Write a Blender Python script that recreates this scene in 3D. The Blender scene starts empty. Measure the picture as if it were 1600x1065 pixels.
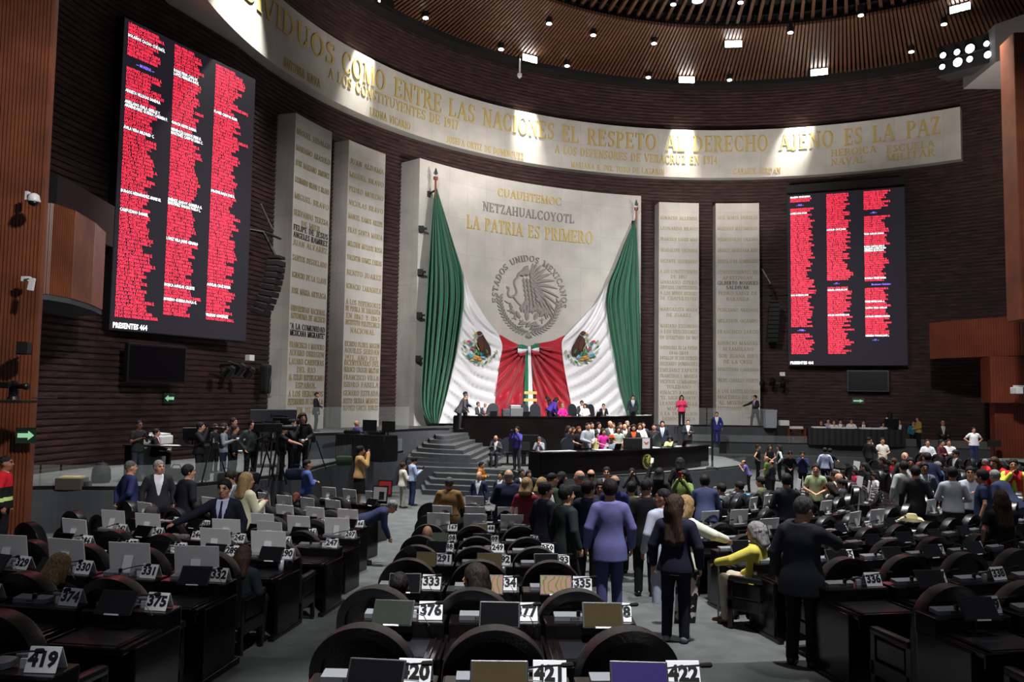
import bpy, bmesh, math, random
import numpy as np
from mathutils import Vector, Matrix
D = bpy.data
SC = bpy.context.scene
COL = SC.collection
PI = math.pi
rnd = random.Random(7)

# ---------------------------------------------------------------- camera
FPX, PITCH, ROLL, ZC = 1273.0, 0.0677, 0.0150, 3.9
_R0 = Vector((1, 0, 0)); _U0 = Vector((0, -math.sin(PITCH), math.cos(PITCH))); _F0 = Vector((0, math.cos(PITCH), math.sin(PITCH)))
_rt = _R0 * math.cos(ROLL) + _U0 * math.sin(ROLL)
_up = -_R0 * math.sin(ROLL) + _U0 * math.cos(ROLL)
cam_d = D.cameras.new('camera'); cam_d.sensor_width = 36; cam_d.lens = 36 * FPX / 1600; cam_d.clip_end = 300
cam = D.objects.new('camera', cam_d); COL.objects.link(cam)
_m = Matrix.Identity(4)
for _i in range(3):
    _m[_i][0] = _rt[_i]; _m[_i][1] = _up[_i]; _m[_i][2] = -_F0[_i]
_m[2][3] = ZC
cam.matrix_world = _m
SC.camera = cam

# ---------------------------------------------------------------- view, world, lights
SC.view_settings.view_transform = 'Standard'
SC.view_settings.look = 'None'
SC.view_settings.gamma = 1.0
SC.view_settings.use_curve_mapping = False
SC.view_settings.exposure = 0.5
SC.cycles.use_denoising = True
SC.cycles.max_bounces = 6
SC.cycles.diffuse_bounces = 3
SC.cycles.glossy_bounces = 3
SC.cycles.transparent_max_bounces = 6
SC.cycles.sample_clamp_indirect = 6.0
w = D.worlds.new('hall_air'); SC.world = w; w.use_nodes = True
w.node_tree.nodes['Background'].inputs[0].default_value = (0.80, 0.84, 1.0, 1)
w.node_tree.nodes['Background'].inputs[1].default_value = 0.07

def spot(name, loc, target, power, angle, blend=0.5, color=(1, .97, .92), radius=.25):
    l = D.lights.new(name, 'SPOT'); l.energy = power; l.spot_size = math.radians(angle); l.spot_blend = blend
    l.color = color; l.shadow_soft_size = radius
    o = D.objects.new(name, l); COL.objects.link(o); o.location = loc
    o.rotation_euler = (Vector(target) - Vector(loc)).to_track_quat('-Z', 'Y').to_euler()
    return o
# stage floods hung under the ceiling, aimed at the presidium wall, plus two added pillar fills
for (lx, ly, lz, tx, ty, tz, p_, a_) in (
        (17, 14, 18.5, 1, 45, 8, 17500, 42), (-5, 12, 18.5, 1.5, 45, 9, 12500, 40),
        (14, 20, 19, -8, 35, 7, 11000, 36), (0, 20, 19.5, 12, 47, 8, 8500, 38),
        (6, 24, 19.5, 3, 37, 1.5, 19000, 48), (4, 6, 16, -10.5, 18, 6, 9000, 40), (6, 12, 17, 21, 38, 7, 9000, 40)):
    spot('stage_and_fill_flood', (lx, ly, lz), (tx, ty, tz), p_, a_, .7, (1, .96, .95), .5)
# ceiling downlights over the seats
for (lx, ly, p_) in ((-5, 22, 8500), (1.5, 20, 16000), (8, 22, 14000), (14, 24, 13000), (19, 32, 11000), 
                     (8, 12, 4200), (-6, 12, 900), (2, 30, 8500), (8, 34, 12000), (14, 36, 10500), (-8, 27, 8500)):
    spot('ceiling_downlight', (lx, ly, 21.0), (lx * .98, ly + .6, 0), p_, 52, .8, (.96, .98, 1.0), .35)
spot('centre_beam', (.4, 3.5, 21), (0, 6.1, 1.2), 21000, 20, .85, (.97, .98, 1), .3)
spot('aisle_beam', (4.2, 7.5, 21), (2.3, 11.6, 1.2), 17000, 21, .9, (.98, .98, 1), .3)
spot('placard_fill', (3, 1, 17), (-4.8, 13.5, .9), 5200, 26, .9, (.98, .98, 1), .4)  # added fill high above the camera, brightening the grey placards
# added fills without fixtures, lighting the slatted ceiling and upper brick from below
for (lx, ly, p_) in ((2, 36, 2600), (12, 40, 2600), (20, 34, 2000), (10, 27, 2000)):
    spot('ceiling_fill', (lx, ly, 13.0), (lx + (lx - 11) * .6, ly + (ly - 24) * .6, 24), p_, 110, .9, (1, .93, .86), .8)

# ---------------------------------------------------------------- geometry of the hall, taken from the photograph
CX, CY = 11.27, 27.14            # centre of the curved brick wall
RW, RF, RT, RS = 22.6, 22.0, 21.65, 21.15   # wall, frieze face, tablet face, slab face
def ray(u, v):
    U = u - 800.0; V = 532.5 - v
    d = _rt * U + _up * V + _F0 * FPX
    return d
def at_z(u, v, z):
    d = ray(u, v); t = (z - ZC) / d.z
    return Vector((d.x * t, d.y * t, z))
def at_y(u, v, Y):
    d = ray(u, v); t = Y / d.y
    return Vector((d.x * t, Y, ZC + d.z * t))
def on_cyl(u, v, R, cx=CX, cy=CY):
    d = ray(u, v); a = d.x ** 2 + d.y ** 2; b = -2 * (d.x * cx + d.y * cy); c = cx * cx + cy * cy - R * R
    t = (-b + math.sqrt(max(b * b - 4 * a * c, 0))) / (2 * a)
    return Vector((d.x * t, d.y * t, ZC + d.z * t))
def proj(P):
    q = Vector(P) - Vector((0, 0, ZC))
    D_ = q.dot(_F0)
    return 800 + FPX * q.dot(_rt) / D_, 532.5 - FPX * q.dot(_up) / D_
def cyl(phi, z, R):              # phi in degrees from +Y towards +X
    p = math.radians(phi)
    return Vector((CX + R * math.sin(p), CY + R * math.cos(p), z))
def cyl_pz(P):
    return math.degrees(math.atan2(P.x - CX, P.y - CY)), P.z

# ---------------------------------------------------------------- materials
_mats = {}
def mat(name, color, rough=.5, metal=0.0, spec=.5, emit=None, estr=0.0, noise=0.0, nscale=8.0, bump=0.0, bscale=60.0, coat=0.0):
    key = name
    if key in _mats: return _mats[key]
    m = D.materials.new(name); m.use_nodes = True; nt = m.node_tree; b = nt.nodes['Principled BSDF']
    c = (*color, 1)
    b.inputs['Base Color'].default_value = c
    b.inputs['Roughness'].default_value = rough; b.inputs['Metallic'].default_value = metal
    b.inputs['Specular IOR Level'].default_value = spec
    b.inputs['Coat Weight'].default_value = coat
    if emit is not None:
        b.inputs['Emission Color'].default_value = (*emit, 1); b.inputs['Emission Strength'].default_value = estr
    if noise or bump:
        tc = nt.nodes.new('ShaderNodeTexCoord')
        if noise:
            n = nt.nodes.new('ShaderNodeTexNoise'); n.inputs['Scale'].default_value = nscale; n.inputs['Detail'].default_value = 5
            nt.links.new(tc.outputs['Object'], n.inputs['Vector'])
            r = nt.nodes.new('ShaderNodeMapRange'); r.inputs['From Min'].default_value = .25; r.inputs['From Max'].default_value = .75
            r.inputs['To Min'].default_value = 1 - noise; r.inputs['To Max'].default_value = 1 + noise
            nt.links.new(n.outputs['Fac'], r.inputs['Value'])
            mx = nt.nodes.new('ShaderNodeVectorMath'); mx.operation = 'SCALE'; mx.inputs[0].default_value = color
            nt.links.new(r.outputs[0], mx.inputs['Scale']); nt.links.new(mx.outputs[0], b.inputs['Base Color'])
        if bump:
            n2 = nt.nodes.new('ShaderNodeTexNoise'); n2.inputs['Scale'].default_value = bscale; n2.inputs['Detail'].default_value = 3
            nt.links.new(tc.outputs['Object'], n2.inputs['Vector'])
            bp = nt.nodes.new('ShaderNodeBump'); bp.inputs['Strength'].default_value = bump; bp.inputs['Distance'].default_value = .02
            nt.links.new(n2.outputs['Fac'], bp.inputs['Height']); nt.links.new(bp.outputs[0], b.inputs['Normal'])
    _mats[key] = m
    return m
def srgb(r, g, b):
    f = lambda c: (c / 255 / 12.92) if c / 255 <= .04045 else ((c / 255 + .055) / 1.055) ** 2.4
    return (f(r), f(g), f(b))

# ---------------------------------------------------------------- objects
def link(o, parent=None):
    COL.objects.link(o)
    if parent is not None: o.parent = parent
    return o
def tag(o, label=None, cat=None, group=None, kind=None):
    if label: o['label'] = label
    if cat: o['category'] = cat
    if group: o['group'] = group
    if kind: o['kind'] = kind
    return o
def empty(name, loc=(0, 0, 0), rz=0.0, label=None, cat=None, group=None):
    o = D.objects.new(name, None); o.empty_display_size = .1
    COL.objects.link(o); o.location = loc; o.rotation_euler = (0, 0, rz)
    return tag(o, label, cat, group)
def mesh_obj(name, verts, faces, mats, parent=None, smooth=False, mi=None, loc=None):
    me = D.meshes.new(name); me.from_pydata([tuple(v) for v in verts], [], [tuple(f) for f in faces]); me.update()
    for m in (mats if isinstance(mats, (list, tuple)) else [mats]): me.materials.append(m)
    if mi is not None: me.polygons.foreach_set('material_index', np.asarray(mi, dtype=np.int32))
    if smooth: me.polygons.foreach_set('use_smooth', np.ones(len(me.polygons), dtype=bool))
    o = D.objects.new(name, me)
    if loc is not None: o.location = loc
    return link(o, parent)

class MB:
    """collects boxes, tubes, lofts; builds one mesh object"""
    def __init__(s): s.v = []; s.f = []; s.mi = []
    def add(s, vs, fs, m=0):
        n = len(s.v); s.v += [Vector(v) for v in vs]; s.f += [tuple(i + n for i in f) for f in fs]; s.mi += [m] * len(fs); return s
    def box(s, c, size, rot=None, m=0, bev=0.0):
        x, y, z = [d / 2 for d in size]
        if bev <= 0:
            vs = [Vector((sx * x, sy * y, sz * z)) for sz in (-1, 1) for sy in (-1, 1) for sx in (-1, 1)]
            fs = [(0, 2, 3, 1), (4, 5, 7, 6), (0, 1, 5, 4), (2, 6, 7, 3), (0, 4, 6, 2), (1, 3, 7, 5)]
        else:
            bm = bmesh.new(); bmesh.ops.create_cube(bm, size=1.0)
            for v in bm.verts: v.co = Vector((v.co.x * 2 * x, v.co.y * 2 * y, v.co.z * 2 * z))
            bmesh.ops.bevel(bm, geom=bm.edges[:], offset=min(bev, x * .9, y * .9, z * .9), segments=2, affect='EDGES', profile=.6)
            bm.verts.index_update(); vs = [v.co.copy() for v in bm.verts]; fs = [[v.index for v in f.verts] for f in bm.faces]; bm.free()
        R = rot if rot is not None else Matrix.Identity(3)
        c = Vector(c)
        return s.add([R @ v + c for v in vs], fs, m)
    def tube(s, pts, r, seg=8, m=0, closed=False, cap=True):
        pts = [Vector(p) for p in pts]; n = len(pts); rs = r if isinstance(r, (list, tuple)) else [r] * n
        vs = []; fs = []; prev = None
        for i, p in enumerate(pts):
            t = (pts[min(i + 1, n - 1)] - pts[max(i - 1, 0)])
            if closed: t = pts[(i + 1) % n] - pts[i - 1]
            t.normalize()
            if prev is None:
                a = Vector((0, 0, 1)) if abs(t.z) < .9 else Vector((1, 0, 0)); prev = t.cross(a).normalized()
            e1 = (prev - t * prev.dot(t)); e1 = e1.normalized() if e1.length > 1e-6 else t.orthogonal().normalized()
            prev = e1; e2 = t.cross(e1)
            for k in range(seg):
                a = 2 * PI * k / seg; vs.append(p + (e1 * math.cos(a) + e2 * math.sin(a)) * rs[i])
        for i in range(n - 1 + (1 if closed else 0)):
            for k in range(seg):
                a = i * seg + k; b = i * seg + (k + 1) % seg; j = ((i + 1) % n) * seg
                fs.append((a, b, j + (k + 1) % seg, j + k))
        if cap and not closed:
            fs.append(tuple(range(seg - 1, -1, -1))); fs.append(tuple((n - 1) * seg + k for k in range(seg)))
        return s.add(vs, fs, m)
    def lathe(s, prof, c=(0, 0, 0), seg=20, m=0, rot=None):
        c = Vector(c); vs = []; fs = []; n = len(prof)
        for r, z in prof:
            for k in range(seg):
                a = 2 * PI * k / seg; p = Vector((r * math.cos(a), r * math.sin(a), z)); vs.append((rot @ p if rot is not None else p) + c)
        for i in range(n - 1):
            for k in range(seg):
                fs.append((i * seg + k, i * seg + (k + 1) % seg, (i + 1) * seg + (k + 1) % seg, (i + 1) * seg + k))
        fs.append(tuple(range(seg - 1, -1, -1))); fs.append(tuple((n - 1) * seg + k for k in range(seg)))
        return s.add(vs, fs, m)
    def prism(s, poly, z0, z1, m=0, f=None):
        """poly: (x, y) ring extruded from z0 to z1; f maps a local point"""
        n = len(poly); vs = [Vector((x, y, z0)) for x, y in poly] + [Vector((x, y, z1)) for x, y in poly]
        if f: vs = [f(v) for v in vs]
        fs = [tuple(range(n - 1, -1, -1)), tuple(range(n, 2 * n))] + [(i, (i + 1) % n, n + (i + 1) % n, n + i) for i in range(n)]
        return s.add(vs, fs, m)
    def build(s, name, mats, parent=None, smooth=False, loc=None):
        return mesh_obj(name, s.v, s.f, mats, parent, smooth, s.mi, loc)

def copy_tree(o, parent=None):
    c = o.copy(); COL.objects.link(c); c.parent = parent
    for ch in o.children: copy_tree(ch, c)
    return c
def smooth_auto(o, deg=35):
    me = o.data
    me.polygons.foreach_set('use_smooth', np.ones(len(me.polygons), dtype=bool))
    try: me.set_sharp_from_angle(angle=math.radians(deg))
    except Exception: pass
    return o
def text_mesh(body, size=1.0, align='CENTER', bold=0.0, extrude=0.0, spacing=1.0, line=1.0, res=2):
    cu = D.curves.new('text', 'FONT'); cu.body = body; cu.size = size; cu.align_x = align; cu.align_y = 'CENTER' if '\n' not in body else 'TOP'
    cu.offset = bold; cu.extrude = extrude; cu.space_character = spacing; cu.space_line = line; cu.resolution_u = res
    o = D.objects.new('text', cu); COL.objects.link(o)
    dg = bpy.context.evaluated_depsgraph_get()
    me = D.meshes.new_from_object(o.evaluated_get(dg)); D.objects.remove(o); D.curves.remove(cu)
    n = len(me.vertices); co = np.empty(n * 3); me.vertices.foreach_get('co', co)
    fs = [tuple(p.vertices) for p in me.polygons]; D.meshes.remove(me)
    return co.reshape(-1, 3), fs
# ================================================================ materials of the hall
def brick_mat():
    m = D.materials.new('dark_brick'); m.use_nodes = True; nt = m.node_tree; b = nt.nodes['Principled BSDF']
    uv = nt.nodes.new('ShaderNodeUVMap')
    br = nt.nodes.new('ShaderNodeTexBrick'); br.inputs['Scale'].default_value = 1.0
    br.inputs['Brick Width'].default_value = .62; br.inputs['Row Height'].default_value = .1; br.inputs['Mortar Size'].default_value = .006
    br.inputs['Color1'].default_value = (*srgb(70, 48, 45), 1); br.inputs['Color2'].default_value = (*srgb(48, 34, 33), 1); br.inputs['Mortar'].default_value = (*srgb(30, 20, 20), 1)
    nt.links.new(uv.outputs[0], br.inputs['Vector'])
    n = nt.nodes.new('ShaderNodeTexNoise'); n.inputs['Scale'].default_value = 1.6; n.inputs['Detail'].default_value = 8
    mp = nt.nodes.new('ShaderNodeMapping'); mp.inputs['Scale'].default_value = (1, 5, 1)
    nt.links.new(uv.outputs[0], mp.inputs[0]); nt.links.new(mp.outputs[0], n.inputs['Vector'])
    r = nt.nodes.new('ShaderNodeMapRange'); r.inputs[1].default_value = .3; r.inputs[2].default_value = .75; r.inputs[3].default_value = .55; r.inputs[4].default_value = 1.45
    nt.links.new(n.outputs['Fac'], r.inputs[0])
    v = nt.nodes.new('ShaderNodeVectorMath'); v.operation = 'SCALE'
    nt.links.new(br.outputs['Color'], v.inputs[0]); nt.links.new(r.outputs[0], v.inputs['Scale']); nt.links.new(v.outputs[0], b.inputs['Base Color'])
    b.inputs['Roughness'].default_value = .7; b.inputs['Specular IOR Level'].default_value = .3
    n2 = nt.nodes.new('ShaderNodeTexNoise'); n2.inputs['Scale'].default_value = 14
    nt.links.new(uv.outputs[0], n2.inputs['Vector'])
    bp = nt.nodes.new('ShaderNodeBump'); bp.inputs['Strength'].default_value = .6; bp.inputs['Distance'].default_value = .03
    nt.links.new(n2.outputs['Fac'], bp.inputs['Height']); nt.links.new(bp.outputs[0], b.inputs['Normal'])
    return m
def stone_mat():
    m = D.materials.new('pale_stone'); m.use_nodes = True; nt = m.node_tree; b = nt.nodes['Principled BSDF']
    uv = nt.nodes.new('ShaderNodeUVMap')
    br = nt.nodes.new('ShaderNodeTexBrick'); br.inputs['Scale'].default_value = 1.0; br.offset = 0.0
    br.inputs['Brick Width'].default_value = 1.25; br.inputs['Row Height'].default_value = 1.9; br.inputs['Mortar Size'].default_value = .012; br.inputs['Bias'].default_value = 0
    br.inputs['Color1'].default_value = (*srgb(196, 192, 184), 1); br.inputs['Color2'].default_value = (*srgb(190, 186, 179), 1); br.inputs['Mortar'].default_value = (*srgb(178, 174, 168), 1)
    nt.links.new(uv.outputs[0], br.inputs['Vector'])
    n = nt.nodes.new('ShaderNodeTexNoise'); n.inputs['Scale'].default_value = .9; n.inputs['Detail'].default_value = 8
    nt.links.new(uv.outputs[0], n.inputs['Vector'])
    r = nt.nodes.new('ShaderNodeMapRange'); r.inputs[1].default_value = .3; r.inputs[2].default_value = .7; r.inputs[3].default_value = .86; r.inputs[4].default_value = 1.08
    nt.links.new(n.outputs['Fac'], r.inputs[0])
    v = nt.nodes.new('ShaderNodeVectorMath'); v.operation = 'SCALE'
    nt.links.new(br.outputs['Color'], v.inputs[0]); nt.links.new(r.outputs[0], v.inputs['Scale']); nt.links.new(v.outputs[0], b.inputs['Base Color'])
    b.inputs['Roughness'].default_value = .55
    return m
M_BRICK = brick_mat(); M_STONE = stone_mat()
M_CARPET = mat('grey_carpet', srgb(94, 96, 95), .95, spec=.1, noise=.22, nscale=3, bump=.5, bscale=160)
M_FELT = mat('dark_grey_carpeted_riser', srgb(80, 83, 86), .95, spec=.1, noise=.12, nscale=2, bump=.3, bscale=90)
M_EDGE = mat('black_edge_strip', srgb(20, 20, 22), .4)
M_WOOD = mat('slatted_red_wood', srgb(108, 58, 34), .42, noise=.4, nscale=1.2)
M_WOODR = mat('veneer_red_wood', srgb(122, 56, 34), .38, noise=.25, nscale=.8)
M_SLAT = mat('ceiling_slat_wood', srgb(88, 58, 42), .4, noise=.25, nscale=.5)
M_VOID = mat('ceiling_void_black', srgb(14, 11, 11), .9)
M_DESKWOOD = mat('dark_polished_wood', srgb(15, 11, 11), .24, spec=.3, noise=.35, nscale=1.5)
M_GOLD = mat('gold_letter', srgb(204, 180, 108), .5, metal=.2)
M_BRONZE = mat('dark_bronze_letter', srgb(62, 52, 40), .5, metal=.5)
M_GOLDP = mat('pale_gilt_letter', srgb(164, 150, 108), .55, metal=.1)
M_GREYL = mat('grey_stone_letter', srgb(138, 134, 126), .6)
M_BLACK = mat('black_plastic', srgb(18, 18, 20), .35)
M_MATT = mat('black_matt', srgb(14, 14, 15), .7)
M_STEEL = mat('steel', srgb(150, 152, 156), .3, metal=.9)
M_WHITE = mat('white_plastic', srgb(215, 215, 212), .4)
M_GLASS = D.materials.new('clear_glass'); M_GLASS.use_nodes = True
_b = M_GLASS.node_tree.nodes['Principled BSDF']; _b.inputs['Base Color'].default_value = (.82, .93, .9, 1); _b.inputs['Roughness'].default_value = .03; _b.inputs['Alpha'].default_value = .07; _b.inputs['IOR'].default_value = 1.45

def set_uv(o, fn):
    me = o.data; uvl = me.uv_layers.new(name='uv')
    for p in me.polygons:
        for li in p.loop_indices:
            uvl.data[li].uv = fn(me.vertices[me.loops[li].vertex_index].co, p)

# ================================================================ brick wall
def wall_path(off=0.0):
    pts = []
    left = [(-12.4, 9.0), (-12.9, 14.0), (-13.3, 18.0), (-13.6, 22.0), (-13.2, 25.4), (-12.0, 28.3)]
    arc = [(CX + RW * math.sin(math.radians(a)), CY + RW * math.cos(math.radians(a))) for a in range(-80, 85, 2)]
    ctl = [Vector((x, y, 0)) for x, y in left + arc]
    n = len(left)
    for i in range(len(ctl) - 1):            # Catmull-Rom through the first points, then the circle
        if i < n:
            p0, p1, p2, p3 = ctl[max(i - 1, 0)], ctl[i], ctl[i + 1], ctl[min(i + 2, len(ctl) - 1)]
            for k in range(6):
                t = k / 6
                pts.append(.5 * ((2 * p1) + (p2 - p0) * t + (2 * p0 - 5 * p1 + 4 * p2 - p3) * t * t + (3 * p1 - p0 - 3 * p2 + p3) * t ** 3))
        else: pts.append(ctl[i].copy())
    pts.append(ctl[-1])
    return pts
WPATH = wall_path()
def path_offset(pts, off):
    out = []
    for i, p in enumerate(pts):
        t = pts[min(i + 1, len(pts) - 1)] - pts[max(i - 1, 0)]; t.normalize()
        out.append(p + Vector((t.y, -t.x, 0)) * off)       # towards the room
    return out
def build_brick_wall():
    z0, z1, step = -.6, 19.4 + ZC, .2
    zs = []
    z = z0
    while z < z1:
        zs += [(z, 0.0), (z + .05, 0.0), (z + .065, .055), (z + step - .012, .07)]; z += step
    offs = {o: path_offset(WPATH, o) for o in (0.0, .055, .07)}
    L = [0.0]
    for i in range(1, len(WPATH)): L.append(L[-1] + (WPATH[i] - WPATH[i - 1]).length)
    n = len(WPATH); vs = []
    for z, o in zs: vs += [(q.x, q.y, z) for q in offs[o]]
    fs = []
    for j in range(len(zs) - 1):
        for i in range(n - 1): fs.append((j * n + i, j * n + i + 1, (j + 1) * n + i + 1, (j + 1) * n + i))
    o = mesh_obj('wall_back', vs, fs, M_BRICK); o['kind'] = 'structure'
    uvl = o.data.uv_layers.new(name='uv'); li = np.empty(len(o.data.loops), dtype=np.int32); o.data.loops.foreach_get('vertex_index', li)
    uu = np.array(L)[li % n]; vv = np.array([z for z, _ in zs])[li // n]
    uvl.data.foreach_set('uv', np.stack([uu, vv], 1).ravel())
build_brick_wall()

# ================================================================ ceiling
RIMZ, CONE = 19.25 + ZC, .27
def cone_z(R): return RIMZ + (RW - R) * CONE
def at_cone(u, v, lift=0.0):
    d = ray(u, v); lo, hi = 1e-3, .2
    f = lambda t: (ZC + d.z * t) - cone_z(math.hypot(d.x * t - CX, d.y * t - CY)) - lift
    t = lo; ft = f(t)
    for k in range(1, 400):
        t2 = lo + (hi - lo) * k / 400
        f2 = f(t2)
        if ft < 0 <= f2:
            a, b = t, t2
            for _ in range(40):
                c = (a + b) / 2
                if f(c) < 0: a = c
                else: b = c
            return Vector((d.x * a, d.y * a, ZC + d.z * a))
        t, ft = t2, f2
    return Vector((d.x * hi, d.y * hi, ZC + d.z * hi))
def ring_mesh(name, R0, z0, R1, z1, a0, a1, n, m):
    vs = []; fs = []
    for k in range(n + 1):
        a = math.radians(a0 + (a1 - a0) * k / n)
        for R, z in ((R0, z0), (R1, z1)): vs.append((CX + R * math.sin(a), CY + R * math.cos(a), z))
    for k in range(n): fs.append((2 * k, 2 * k + 1, 2 * k + 3, 2 * k + 2))
    o = mesh_obj(name, vs, fs, m); o['kind'] = 'structure'; return o
RR = 17.4                                     # the inner ring where the slats step up
ring_mesh('ceiling', RW + 1.2, RIMZ + .9, RR, cone_z(RR) + .9, -180, 180, 96, M_VOID)
ring_mesh('ceiling_inner', RR + .5, cone_z(RR) + 1.5, .5, cone_z(2) + 1.9, -180, 180, 96, M_VOID)
ring_mesh('ceiling_rim', RW + .8, RIMZ - .1, RW - .75, RIMZ + .02, -180, 180, 96, M_VOID)
ring_mesh('ceiling_rim_face', RW - .75, RIMZ + .02, RW - .7, RIMZ + .75, -180, 180, 96, M_VOID)
ring_mesh('ceiling_step', RR + .45, cone_z(RR) + .7, RR + .46, cone_z(RR) + 1.7, -180, 180, 96, M_VOID)
def slats(name, R0, R1, lift, n, a0, a1, wdt, dep):
    mb = MB()
    for k in range(n):
        a = math.radians(a0 + (a1 - a0) * k / n); sa, ca = math.sin(a), math.cos(a); t = Vector((ca, -sa, 0)) * wdt / 2
        p0 = Vector((CX + R0 * sa, CY + R0 * ca, cone_z(R0) + lift)); p1 = Vector((CX + R1 * sa, CY + R1 * ca, cone_z(R1) + lift)); u = Vector((0, 0, dep))
        mb.add([p0 - t, p0 + t, p0 + t + u, p0 - t + u, p1 - t, p1 + t, p1 + t + u, p1 - t + u],
               [(0, 1, 5, 4), (1, 2, 6, 5), (2, 3, 7, 6), (3, 0, 4, 7), (0, 3, 2, 1), (4, 5, 6, 7)])
    o = mb.build(name, M_SLAT); o['kind'] = 'structure'; return o
slats('ceiling_slats', RW - .9, RR - .2, .0, 300, -115, 75, .13, .16)
slats('ceiling_slats_inner', RR + .1, 4.0, .5, 190, -180, 180, .17, .2)

# ================================================================ frieze, slab, tablets
def arc_block(name, R, Rb, z0, z1, a0, a1, n, m=None, kind=None, label=None, cat=None, path=None):
    """curved block: face at radius R, back at Rb"""
    vs = []; fs = []; mi = []
    for k in range(n + 1):
        a = a0 + (a1 - a0) * k / n
        for R_, z in ((R, z0), (R, z1), (Rb, z1), (Rb, z0)): vs.append(cyl(a, z, R_))
    for k in range(n):
        i, j = 4 * k, 4 * (k + 1)
        fs += [(i, i + 1, j + 1, j), (i + 1, i + 2, j + 2, j + 1), (i + 2, i + 3, j + 3, j + 2), (i + 3, i, j, j + 3)]
    fs += [(0, 3, 2, 1), (4 * n, 4 * n + 1, 4 * n + 2, 4 * n + 3)]
    o = mesh_obj(name, vs, fs, m or M_STONE)
    def uvf(co, p):
        ph = math.radians(math.degrees(math.atan2(co.x - CX, co.y - CY))); rr = math.hypot(co.x - CX, co.y - CY)
        return (ph * R + (R - rr), co.z)
    set_uv(o, uvf)
    tag(o, label, cat, None, kind)
    return o
FZ0, FZ1 = .8203 * 16.5 + ZC, 16.5 + ZC
frieze = arc_block('stone_frieze', RF, RW + .9, FZ0, FZ1, -118, 38, 150, label='long curved pale stone frieze with gold lettering running under the slatted ceiling', cat='frieze')
SZ = 12.05 + ZC; TZ = .719 * 16.5 + ZC
PLZ = 2.35                                   # upper platform
_sl = cyl_pz(at_z(657, 246.6, SZ)); _sr = cyl_pz(at_z(1001, 306.4, SZ))
SA0, SA1 = _sl[0], _sr[0]
slab = arc_block('stone_slab', RS, RW + .05, PLZ, SZ, SA0, SA1, 40, label='broad pale stone slab behind the draped flag, carved with the round eagle emblem', cat='stone slab')
tabs = []
for (u0, v0, u1, v1, lab) in ((461.8, 176, 519.6, 206, 'tall pale stone tablet nearest the tall red voting screen above the photographers'),
                              (544, 218.6, 601.6, 241, 'tall pale stone tablet between the photographers\' tablet and the flag slab'),
                              (1029, 316, 1092.6, 316.6, 'tall pale stone tablet behind the woman in the pink jacket'),
                              (1118.7, 317, 1186, 317, 'tall pale stone tablet behind the guard leaning on its edge')):
    a0 = cyl_pz(at_z(u0, v0, TZ))[0]; a1 = cyl_pz(at_z(u1, v1, TZ))[0]
    tabs.append((arc_block('stone_tablet', RT, RW + .05, PLZ, TZ, a0, a1, 6, label=lab, cat='stone tablet'), a0, a1))

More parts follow.
